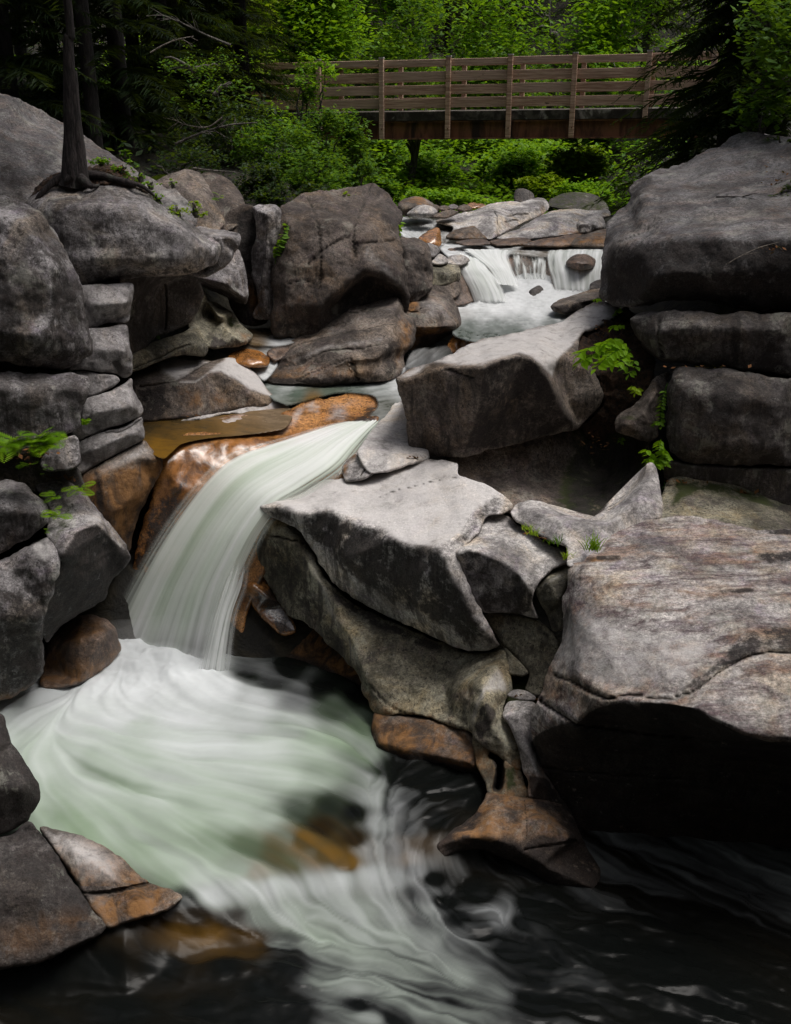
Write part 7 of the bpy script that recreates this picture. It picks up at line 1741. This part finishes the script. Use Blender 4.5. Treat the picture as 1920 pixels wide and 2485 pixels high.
# conifers
G4 = 'dark conifers behind the bridge'
for k, (px, Y, h, r, zc, mat, lab) in enumerate([
        (60, 24, 9.5, 2.08, None, 'needle', 'dark spruce filling the far upper left corner'),
        (330, 21, 9.5, 2.08, 4.4, 'needle', 'dark spruce right of the two left trunks'),
        (430, 24, 9.5, 2.2399999999999998, None, 'needle', 'dark spruce behind the yellowish bough at the upper left'),
        (560, 30, 9.5, 2.4000000000000004, None, 'needle_olive', 'olive conifer behind the left end of the bridge'),
        (800, 40, 9.5, 2.4000000000000004, None, 'needle', 'dark conifer between the two bright trees at the top'),
        (890, 36, 9.5, 1.7600000000000002, None, 'needle_olive', 'olive conifer left of the bright middle tree'),
        (1085, 39, 9.5, 1.36, None, 'needle_olive', 'thin lichen-grey conifer with a bare trunk above the bridge'),
        (1155, 41, 9.5, 1.7600000000000002, None, 'needle_olive', 'brownish conifer left of the bright maple'),
        (1240, 46, 9.5, 2.4000000000000004, None, 'needle', 'dark conifer directly behind the bright maple'),
        (1480, 42, 9.5, 2.4000000000000004, None, 'needle', 'dark conifer right of the bright maple'),
        (1560, 36, 9.5, 2.2399999999999998, None, 'needle', 'dark conifer behind the right end of the bridge'),
        (1790, 30, 9.5, 2.2399999999999998, None, 'needle', 'dark conifer deep in the upper right'),
        (1010, 48, 9.5, 2.72, None, 'needle', 'far dark conifer in the centre of the wood'),
        (680, 46, 9.5, 2.5600000000000005, None, 'needle', 'far dark conifer left of centre in the wood'),
        (1380, 52, 9.5, 2.72, None, 'needle', 'far dark conifer right of centre in the wood')]):
    conifer(lab, px_x(px, Y), Y, h, r, 100 + k, zc, whorls=26, per=6, twigs=11, mat=mat, tw=0.07, group=G4)

G5 = 'dark spruces on the left bank'
for k, (px, Y, h, r, zc, mat, lab) in enumerate([
        (20, 16.5, 13, 2.0, 4.6, 'needle', 'dark spruce at the far left edge behind the grey slab'),
        (290, 17.5, 13, 1.9, 4.4, 'needle', 'dark spruce in the deep shade right of the two trunks'),
        (400, 19.5, 14, 2.1, 4.2, 'needle', 'dark spruce behind the long bare branch'),
        (500, 22, 14, 2.1, 4.2, 'needle_olive', 'olive spruce behind the yellowish bough'),
        (130, 20, 14, 2.2, 4.8, 'needle', 'dark spruce glimpsed left of the trunk on the boulder'),
        (590, 21, 13, 1.4, 4.0, 'needle', 'dark spruce just left of the bridge end')]):
    conifer(lab, px_x(px, Y), Y, h, r, 300 + k, zc, whorls=40, per=9, twigs=13, mat=mat, tw=0.05, group=G5)
# the spruce at the right end of the bridge: low drooping boughs
conifer('black-green spruce with drooping boughs hiding the right end of the bridge', px_x(1775, 17.5), 17.5, 11, 1.9, 131, 3.9, whorls=50, per=10, twigs=16, tw=0.045, droop=0.5)
conifer('smaller dark spruce right of the drooping one', px_x(1900, 17), 17, 9, 1.8, 132, 4.2, whorls=40, per=10, twigs=14, tw=0.045, droop=0.45)
broadleaf('leafy maple bough hanging in the upper right corner', px_x(2020, 14.5), 14.5, 5, at(1850, 130, 14.3), (0.72, 0.7, 0.95), 150, 14, 0.10, 'leaf_mid', 133, name='maple_tree', trunk_r=0.1)
shrub('maple sapling leaves in front of the drooping spruce at the right', 1850, 290, 14, 75, 50, 60, 12, 0.085, 'leaf_mid', 134, name='sapling', cat='sapling', stem_to=4.4)
shrub('green sprays at the right edge above the huge boulder', 1900, 345, 13.5, 50, 28, 40, 10, 0.06, 'leaf_dim', 135, stem_to=4.2)
shrub('brownish twiggy bough at the right edge over the huge boulder', 1915, 500, 11.6, 34, 60, 46, 10, 0.05, 'leaf_dim', 136, stem_to=3.9)

# wood farther up the hill and round the gorge: one mass of conifers, some unseen and added for shade
rng = np.random.RandomState(77)
items = []
k = 0
for x, y, zc, r in ((5.4, -1.2, 7.2, 3.2), (-5.0, 1.5, 7.4, 3.2), (-6.0, 5.5, 8.0, 3.0), (0.3, -3.5, 7.2, 3.4), (3.2, -2.8, 7.4, 3.2), (-3.2, -2.6, 7.4, 3.2), (8.2, 7.6, 8.4, 3.0), (-7.5, 9.5, 8.8, 3.0), (7.8, 12.5, 9.0, 3.0)):  # unseen crowns round the camera, added to shade the foreground
    z0 = float(ground_z(np.array([x]), np.array([y]))[0])
    items.append(spruce_arrays(x, y, z0, zc, 15 - z0, r, 16, 8, 8, rng, 0.2))
    V, Q = tube(np.array([[x, y, z0 + t * (14.5 - z0)] for t in np.linspace(0, 1, 8)]), np.linspace(.18, .03, 8), 8)
    items.append((V, np.concatenate([Q[:, [0, 1, 2]], Q[:, [0, 2, 3]]]), np.zeros(len(V))))
for i in range(190):
    if i < 80:
        x, y = rng.uniform(-17, 17), rng.uniform(44, 62)
    elif i < 130:
        x, y = rng.uniform(-42, 42), rng.uniform(58, 95)
    elif i < 162:
        x, y = rng.choice([-1, 1]) * rng.uniform(9.5, 26), rng.uniform(4, 45)
    else:
        x, y = rng.uniform(-24, 24), rng.uniform(-20, -6)  # unseen trees behind the camera, holding back front light
    if abs(x) < 8 and -6 < y < 43:
        continue
    z0 = float(ground_z(np.array([x]), np.array([y]))[0])
    h = rng.uniform(8, 12) if y > 48 else rng.uniform(11, 16)
    V, T, t = spruce_arrays(x, y, z0, z0 + 0.1 * h, h, rng.uniform(2.2, 3.2), 13, 6, 5, rng, 0.16)
    items.append((V, T, t))
Vs, Ts, tn, n = [], [], [], 0
for V, T, t in items:
    Vs.append(V)
    Ts.append(T + n)
    tn.append(t)
    n += len(V)
tag(mesh_object('woods_and_shade_crowns', np.concatenate(Vs), np.concatenate(Ts), M['needle'], attrs={'tint': np.concatenate(tn)}, smooth=False), 'dense dark spruce wood behind the stream and round the gorge, with unseen crowns added for shade', None, None, 'stuff')


# low undergrowth on both banks
rng = np.random.RandomState(55)
q = np.stack([rng.uniform(-14, 14, 26000), rng.uniform(13, 40, 26000)], 1)
xc_ = np.interp(q[:, 1], [0, 8, 12, 18, 30, 60], [-0.2, -0.3, 0.3, 1.8, 2.2, 2.2])
q = q[(np.abs(q[:, 0] - xc_) > 3.4) & (fbm(np.stack([q[:, 0] * .6, q[:, 1] * .6, q[:, 0] * 0], 1), 2) > -0.05)]
P = np.stack([q[:, 0], q[:, 1], ground_z(q[:, 0], q[:, 1]) + rng.rand(len(q)) ** 2 * 0.5], 1)
V, T, t = leaf_cloud(P, 0.14, rng)
tag(mesh_object('undergrowth', V, T, M['leaf_dim'], attrs={'tint': t}, smooth=False), 'dim leafy undergrowth covering the banks', None, None, 'stuff')
q = np.stack([rng.uniform(-9, 12, 60000), 22.5 + 24 * rng.rand(60000) ** 1.3], 1)
q = q[fbm(np.stack([q[:, 0] * .5, q[:, 1] * .5, q[:, 0] * 0 + 7], 1), 3) > -0.12]
hh = 0.35 + 1.5 * np.clip(noise3(np.stack([q[:, 0] * .8, q[:, 1] * .8, q[:, 0] * 0 + 2], 1)) + 0.35, 0, 1) * smooth01(22.5, 26, q[:, 1])
P = np.stack([q[:, 0], q[:, 1], ground_z(q[:, 0], q[:, 1]) + (1 - rng.rand(len(q)) ** 2) * hh], 1)
V, T, t = leaf_cloud(P, 0.15, rng)
tag(mesh_object('undergrowth', V, T, M['leaf_bright'], attrs={'tint': t}, smooth=False), 'green leafy scrub covering the ground beyond the bridge', None, None, 'stuff')


# bare wood
def stick(name, label, cat, pts, r0, r1, mat='twig', side=0, seed=0, spread=1.0):
    path = catmull3(np.array([at(*p) for p in pts]), 6)
    V, Q = tube(path, np.linspace(r0, r1, len(path)), 6, 0.3, seed)
    o = mesh_object(name, V, Q, M[mat])
    tag(o, label, cat)
    rng = np.random.RandomState(seed)
    L = np.linalg.norm(path[-1] - path[0])
    for k in range(side):
        i = rng.randint(len(path) // 3, len(path) - 1)
        d = (path[i] - path[i - 1])
        d /= np.linalg.norm(d)
        e = d + rng.normal(size=3) * 0.55 * spread
        e /= np.linalg.norm(e)
        ln = L * rng.uniform(0.15, 0.32)
        q = np.array([path[i] + e * ln * s + np.array([0, 0, -.1]) * ln * s * s for s in np.linspace(0, 1, 5)])
        V, Q = tube(q, np.linspace(r1 * 1.2, r1 * 0.3, 5), 4)
        part('twig', V, Q, M[mat], o)
    return o


stick('fallen_trunk', 'grey dead trunk leaning under the bridge among the bushes', 'dead trunk', [(985, 480, 25), (1000, 420, 25), (1008, 370, 25), (1016, 330, 25)], 0.09, 0.07, 'bark_grey', 7, 3)
stick('dead_branch', 'pale bare twig in the dark upper left', 'branch', [(365, 128, 15), (400, 108, 15), (435, 95, 15), (470, 88, 15)], 0.012, 0.005, 'twig', 6, 4)
stick('dead_branch', 'long thin bare branch slanting up to the left end of the bridge', 'branch', [(425, 350, 15.5), (490, 322, 15.5), (560, 303, 15.5), (625, 298, 15.5)], 0.02, 0.008, 'bark_grey', 8, 5)
stick('dead_branch', 'drooping fan of bare twigs left of the bridge', 'branch', [(540, 285, 15.5), (505, 308, 15.5), (460, 305, 15.5), (425, 292, 15.5)], 0.012, 0.004, 'twig', 12, 6)
stick('dead_branch', 'bare brown branches low over the left boulders', 'branch', [(470, 408, 14.5), (520, 414, 14.5), (570, 417, 14.5)], 0.012, 0.006, 'bark_grey', 3, 7)
stick('dead_branch', 'bare brown bough behind the yellowish leaves at the top left', 'branch', [(560, 110, 16), (500, 85, 16), (450, 60, 16), (390, 35, 16)], 0.02, 0.006, 'bark_grey', 14, 8)
stick('dead_branch', 'thin bare twig lying across the front of the huge right boulder', 'branch', [(1762, 642, 9.85), (1800, 620, 9.8), (1845, 600, 9.85), (1890, 588, 9.9)], 0.006, 0.003, 'twig', 3, 9)
stick('dead_branch', 'curved bare twig on top of the huge right boulder', 'branch', [(1738, 478, 11.6), (1790, 478, 11.6), (1840, 486, 11.5), (1900, 500, 11.4)], 0.009, 0.005, 'bark', 4, 10)
# ------------------------------------------------------------------ small plants on the rocks
def frond_arrays(base, d, L, droop, width, rng, n=22):
    """A fern frond: arching midrib with tapering leaflets both sides."""
    d = d / np.linalg.norm(d)
    s = np.linspace(0.0, 1, n)
    P = base + d * (s * L)[:, None] + np.array([0, 0, -1.0]) * (droop * L * s ** 2)[:, None]
    tan = np.gradient(P, axis=0)
    tan /= np.linalg.norm(tan, axis=1)[:, None]
    up = np.array([0, -0.35, 1.0])
    sd = np.cross(tan, up)
    sd /= np.linalg.norm(sd, axis=1)[:, None]
    Vs, Ts = [], []
    k = 0
    w = width * np.sin(np.clip(s * 1.05 + 0.08, 0, 1) * math.pi) ** 0.8
    for i in range(1, n):
        for sg in (1, -1):
            a = P[i]
            e = a + sd[i] * sg * w[i] + tan[i] * w[i] * 0.45 + np.array([0, 0, -0.12]) * w[i]
            m0 = a + (e - a) * 0.4 + tan[i] * L / n * 0.42
            m1 = a + (e - a) * 0.4 - tan[i] * L / n * 0.42
            Vs += [a, m0, e, m1]
            Ts += [(k, k + 1, k + 2), (k, k + 2, k + 3)]
            k += 4
    return np.array(Vs), np.array(Ts)


def fern(label, px, py, Y, n, L, seed, spread=(-1.0, 1.0), mat='fern', group=None, name='fern'):
    rng = np.random.RandomState(seed)
    b = at(px, py, Y)
    root = empty(name, b)
    tag(root, label, 'fern', group)
    for i in range(n):
        az = rng.uniform(*spread)
        d = np.array([math.sin(az), -0.75 * abs(math.cos(az)) - 0.1, rng.uniform(0.25, 0.9)])
        ln = L * rng.uniform(0.6, 1.1)
        V, T = frond_arrays(b + rng.normal(size=3) * 0.02, d, ln, rng.uniform(0.25, 0.6), ln * 0.27, rng)
        part('frond', V, T, M[mat], root, attrs={'tint': np.full(len(V), rng.uniform(0.1, 1))}, smooth=False)
    return root


GF = 'ferns on the left rocks'
fern('big bright fern clump on the ledge at the left edge, left half', 30, 1075, 8.62, 26, 0.34, 1, (-1.5, 1.0), group=GF)
fern('bright fern with long fronds reaching right under the dark block', 95, 1070, 8.68, 28, 0.36, 2, (-0.5, 1.6), group=GF)
fern('small leafy fern hanging under the big clump', 72, 1125, 8.7, 6, 0.154, 3, (-1, 1), group=GF)
fern('feathery fern above the round lichened boulder, upper right of three', 190, 1190, 8.85, 10, 0.182, 4, (-0.9, 1.5), group=GF)
fern('feathery fern beside the round lichened boulder, middle of three', 135, 1205, 8.72, 8, 0.140, 5, (-1.4, 1.2), group=GF)
fern('feathery fern beside the round lichened boulder, lowest of three', 135, 1248, 8.55, 13, 0.182, 6, (-1.4, 1.4), group=GF)
fern('dim small fern on the block under the big clump', 112, 1135, 8.72, 6, 0.09, 7, (-1, 1), mat='leaf_mid', group=GF)
fern('tiny fern sprig in the crack below the round boulder', 118, 1290, 8.35, 5, 0.06, 8, (-1, 1), group=GF)
fern('small yellow-green fern on the cliff-side rock behind the grey slab', 535, 485, 13.2, 5, 0.16, 9, (-1, 1), group=GF)

LEAF = {}


def leaf_mesh(mat):
    """A broad pointed leaf, shared by the seedlings below."""
    if mat in LEAF:
        return LEAF[mat]
    xs_ = np.array([0, .18, .42, .7, 1.0])
    w = np.array([0.02, .2, .27, .18, 0.0])
    V, T = [], []
    for x, ww in zip(xs_, w):
        V += [(x, -ww, 0.10 * ww - 0.18 * x * x), (x, 0, -0.02 - 0.18 * x * x), (x, ww, 0.10 * ww - 0.18 * x * x)]
    for i in range(4):
        for j in range(2):
            a = i * 3 + j
            T += [(a, a + 3, a + 4), (a, a + 4, a + 1)]
    me = bpy.data.meshes.new('leaf')
    me.from_pydata([tuple(v) for v in V], [], T)
    a_ = me.attributes.new('tint', 'FLOAT', 'POINT')
    a_.data.foreach_set('value', np.full(len(V), {'leaf_mid': .9}.get(mat, 0.55), np.float32))
    me.materials.append(M[mat])
    LEAF[mat] = me
    return me


def seedling(label, sprays, mat, size, seed, cat='seedling', name='seedling', stem_r=0.004):
    """Leafy stems: each spray is a list of (x, y, Y) points; leaves go in pairs along it, one at the tip."""
    rng = np.random.RandomState(seed)
    base = at(*sprays[0][0])
    root = empty(name, base)
    tag(root, label, cat)
    for sp in sprays:
        path = catmull3(np.array([at(*p) for p in sp]), 5)
        V, Q = tube(path, np.linspace(stem_r, stem_r * 0.4, len(path)), 5)
        part('stem', V, Q, M['leaf_mid'], root)
        L = np.linalg.norm(np.diff(path, axis=0), axis=1).sum()
        k = max(2, int(L / (size * 0.55)))
        for i in range(k + 1):
            f = 0.25 + 0.75 * i / k
            q = path[min(int(f * (len(path) - 1)), len(path) - 1)]
            d = path[-1] - path[0]
            yaw = math.atan2(d[1], d[0])
            for sg in ((1, -1) if i < k else (0,)):
                o = bpy.data.objects.new('leaf', leaf_mesh(mat))
                COL.objects.link(o)
                o.parent = root
                o.location = Vector(q) - root.location
                s = size * rng.uniform(0.75, 1.2)
                o.scale = (s, s, s)
                o.rotation_euler = (0.55 + rng.normal() * 0.3, rng.uniform(-0.1, 0.5), yaw + sg * rng.uniform(0.7, 1.2) + rng.normal() * 0.15)
    return root


seedling('bright compound-leaved seedling sticking out left above the angular block', [
    [(1530, 850, 10.3), (1480, 850, 10.1), (1430, 865, 10.0), (1405, 885, 9.9)], [(1530, 850, 10.3), (1490, 835, 10.1), (1440, 842, 10.0), (1405, 858, 9.9)], [(1530, 850, 10.3), (1500, 850, 10.05), (1470, 870, 9.9), (1445, 895, 9.85)],
    [(1530, 850, 10.3), (1515, 865, 10.1), (1500, 880, 9.95), (1480, 885, 9.9)], [(1530, 850, 10.3), (1510, 835, 10.2), (1490, 828, 10.1), (1470, 830, 10.0)]], 'leaf_bright', 0.11, 1)
seedling('small sprig on the gully wall above the compound-leaved seedling', [[(1515, 790, 10.9), (1500, 790, 10.8), (1487, 795, 10.75)], [(1512, 832, 10.6), (1500, 822, 10.5), (1470, 828, 10.4)]], 'leaf_bright', 0.075, 2)
seedling('dim leaves in the gully right of the compound-leaved seedling', [[(1545, 875, 10.2), (1530, 880, 10.15), (1512, 895, 10.1)], [(1548, 885, 10.2), (1535, 900, 10.15), (1525, 910, 10.1)]], 'leaf_mid', 0.08, 3)
seedling('yellow-green three-leaved sprig in the dark gully', [[(1548, 950, 9.95), (1540, 943, 9.85), (1533, 936, 9.8)], [(1548, 950, 9.95), (1545, 945, 9.85), (1541, 953, 9.8)]], 'leaf_yellow', 0.065, 4)
seedling('bright clump of leaves at the lower left corner of the blue-grey block', [
    [(1610, 1120, 9.7), (1590, 1110, 9.55), (1568, 1090, 9.5)], [(1610, 1120, 9.7), (1600, 1090, 9.55), (1602, 1068, 9.5)], [(1610, 1120, 9.7), (1585, 1120, 9.5), (1575, 1112, 9.45)], [(1612, 1125, 9.7), (1605, 1108, 9.5), (1612, 1090, 9.5)], [(1612, 1125, 9.7), (1600, 1122, 9.5), (1590, 1130, 9.45)], [(1614, 1130, 9.7), (1610, 1112, 9.5), (1618, 1105, 9.5)]], 'leaf_bright', 0.075, 5)
seedling('thin vine of leaves down the left edge of the blue-grey block', [[(1620, 930, 9.95), (1608, 965, 9.85), (1604, 1000, 9.8), (1604, 1035, 9.75)], [(1606, 1020, 9.8), (1595, 1025, 9.7), (1588, 1030, 9.7)]], 'leaf_mid', 0.06, 6, name='vine', cat='vine')
seedling('single leaf hanging in the mossy pothole', [[(1510, 1060, 10.3), (1507, 1066, 10.2), (1508, 1074, 10.15)]], 'leaf_bright', 0.05, 7)
seedling('thin green vine in the joint beside the curved rim', [[(1612, 1170, 9.65), (1613, 1200, 9.6), (1608, 1225, 9.5)]], 'leaf_dim', 0.045, 8, name='vine', cat='vine')
seedling('small sprig on the joint right of the dark ferned block', [[(205, 1030, 9.72), (202, 1022, 9.66), (196, 1014, 9.62)], [(205, 1030, 9.72), (207, 1020, 9.66), (212, 1016, 9.62)]], 'leaf_bright', 0.05, 9)
seedling('ivy strip climbing the cliff beside the pillar', [[(668, 640, 12.85), (674, 600, 12.85), (688, 570, 12.9), (702, 535, 13.1)]], 'leaf_mid', 0.10, 10, name='ivy', cat='ivy')
seedling('few bright leaves at the right edge of the far cliff top', [[(965, 585, 13.6), (968, 560, 13.6), (972, 540, 13.6)]], 'leaf_bright', 0.09, 11)
seedling('small green sprig where the huge boulder overhangs the upper pool', [[(1460, 730, 11.2), (1452, 725, 11.1), (1446, 728, 11.1)], [(1490, 765, 11.2), (1497, 755, 11.1), (1503, 748, 11.1)]], 'leaf_bright', 0.05, 12)


def tuft(label, px, py, Y, n, L, seed, mat='fern', lean=0.4, group='grass tufts in the rock joints'):
    rng = np.random.RandomState(seed)
    b = at(px, py, Y)
    Vs, Ts, tn = [], [], []
    for i in range(n):
        az = rng.uniform(0, 2 * math.pi)
        d = np.array([math.cos(az) * lean, math.sin(az) * lean, 1.0]) * rng.uniform(0.8, 1.1)
        ln = L * rng.uniform(0.5, 1.1)
        p0 = b + rng.normal(size=3) * np.array([.03, .02, 0.004])
        s = np.linspace(0, 1, 5)
        P = p0 + d * (s * ln)[:, None] + np.array([d[0], d[1], -0.5]) * (0.5 * ln * s ** 2)[:, None]
        w = np.array([0.9, 1, .8, .5, .05]) * 0.0035
        sd = np.array([1.0, 0.2, 0])
        k = len(Vs)
        for j in range(5):
            Vs += [P[j] - sd * w[j], P[j] + sd * w[j]]
        for j in range(4):
            Ts += [(k + 2 * j, k + 2 * j + 1, k + 2 * j + 3), (k + 2 * j, k + 2 * j + 3, k + 2 * j + 2)]
        tn += [rng.rand()] * 10
    o = mesh_object('grass_tuft', np.array(Vs), np.array(Ts), M[mat], attrs={'tint': np.array(tn)}, smooth=False)
    return tag(o, label, 'grass', group)


tuft('bright grass tuft against the top left of the banded boulder', 1438, 1335, 7.72, 55, 0.17, 1)
tuft('sparse dull grass in the joint left of the bright tuft', 1350, 1318, 8.0, 20, 0.10, 2, 'leaf_mid')
tuft('dry yellowish grass in the joint at the pointed block', 1298, 1298, 8.2, 26, 0.09, 3, 'leaf_yellow', 0.7)
tuft('dry grass farther up the joint of the pointed block', 1280, 1285, 8.3, 18, 0.06, 4, 'leaf_yellow', 0.7)
tuft('small ferny tuft at the lower corner of the pale rim', 1376, 1355, 7.85, 24, 0.08, 5, 'leaf_yellow', 0.6)

rngp = np.random.RandomState(12)
for k, (px, py, Y, rx, ry, n, lab) in enumerate([
        (245, 388, 11.15, 26, 12, 26, 'small green shrublets beside the spruce trunk on the overhanging boulder'), (295, 408, 11.15, 26, 12, 26, 'small green shrublets along the turf right of the spruce'), (340, 420, 11.15, 18, 20, 18, 'upright sprig on the turf ridge right of the spruce'),
        (365, 448, 11.1, 16, 10, 14, 'low sprigs where the turf thins out on the boulder'), (385, 485, 11.05, 14, 18, 16, 'green sprigs in the joint between slab and overhanging boulder'), (432, 512, 11.0, 26, 16, 30, 'bright leafy clump in the joint behind the overhanging boulder'), (475, 505, 11.15, 22, 20, 26, 'orange-tinged leafy clump above the boulder nose'),
        (420, 446, 13.3, 9, 9, 10, 'tiny bright plant on the rounded boulder behind the slab')]):
    shrub(lab, px, py, Y, rx, ry, n, 9, 0.035, 'leaf_yellow' if k in (5, 6) else 'leaf_bright', 200 + k, name='ground_plant', cat='plant', stem_to=float(at(px, py + ry, Y)[2]))

M['litter'] = leaf_mat('dead_leaves', (0.05, 0.022, 0.010), (0.19, 0.085, 0.035), 0.15)
rng = np.random.RandomState(31)
pts = []
for px, py, Y, sx_, sy_, n in [(1470, 800, 11.0, 40, 14, 40), (1640, 1168, 9.55, 60, 5, 26), (1800, 1196, 9.45, 60, 8, 24), (1262, 1690, 7.58, 30, 6, 22), (1310, 1300, 8.25, 40, 14, 14), (80, 1100, 8.85, 60, 16, 40), (150, 1160, 9.05, 40, 8, 20), (250, 418, 11.1, 70, 14, 60), (1880, 440, 12.0, 40, 60, 40),
                               (1870, 600, 9.9, 40, 12, 16), (1010, 1110, 9.75, 30, 5, 10), (470, 1010, 11.0, 30, 4, 10), (1700, 890, 9.75, 90, 5, 20), (1450, 1075, 10.2, 50, 20, 24)]:
    pts.append(at(px + rng.normal(size=n) * sx_ * .5, py + rng.normal(size=n) * sy_ * .5, np.full(n, Y)))
V, T, t = leaf_cloud(np.concatenate(pts), 0.045, rng, up=0.6)
tag(mesh_object('leaf_litter', V, T, M['litter'], attrs={'tint': t}, smooth=False), 'brown dead leaves and needles caught in the rock joints', None, None, 'stuff')
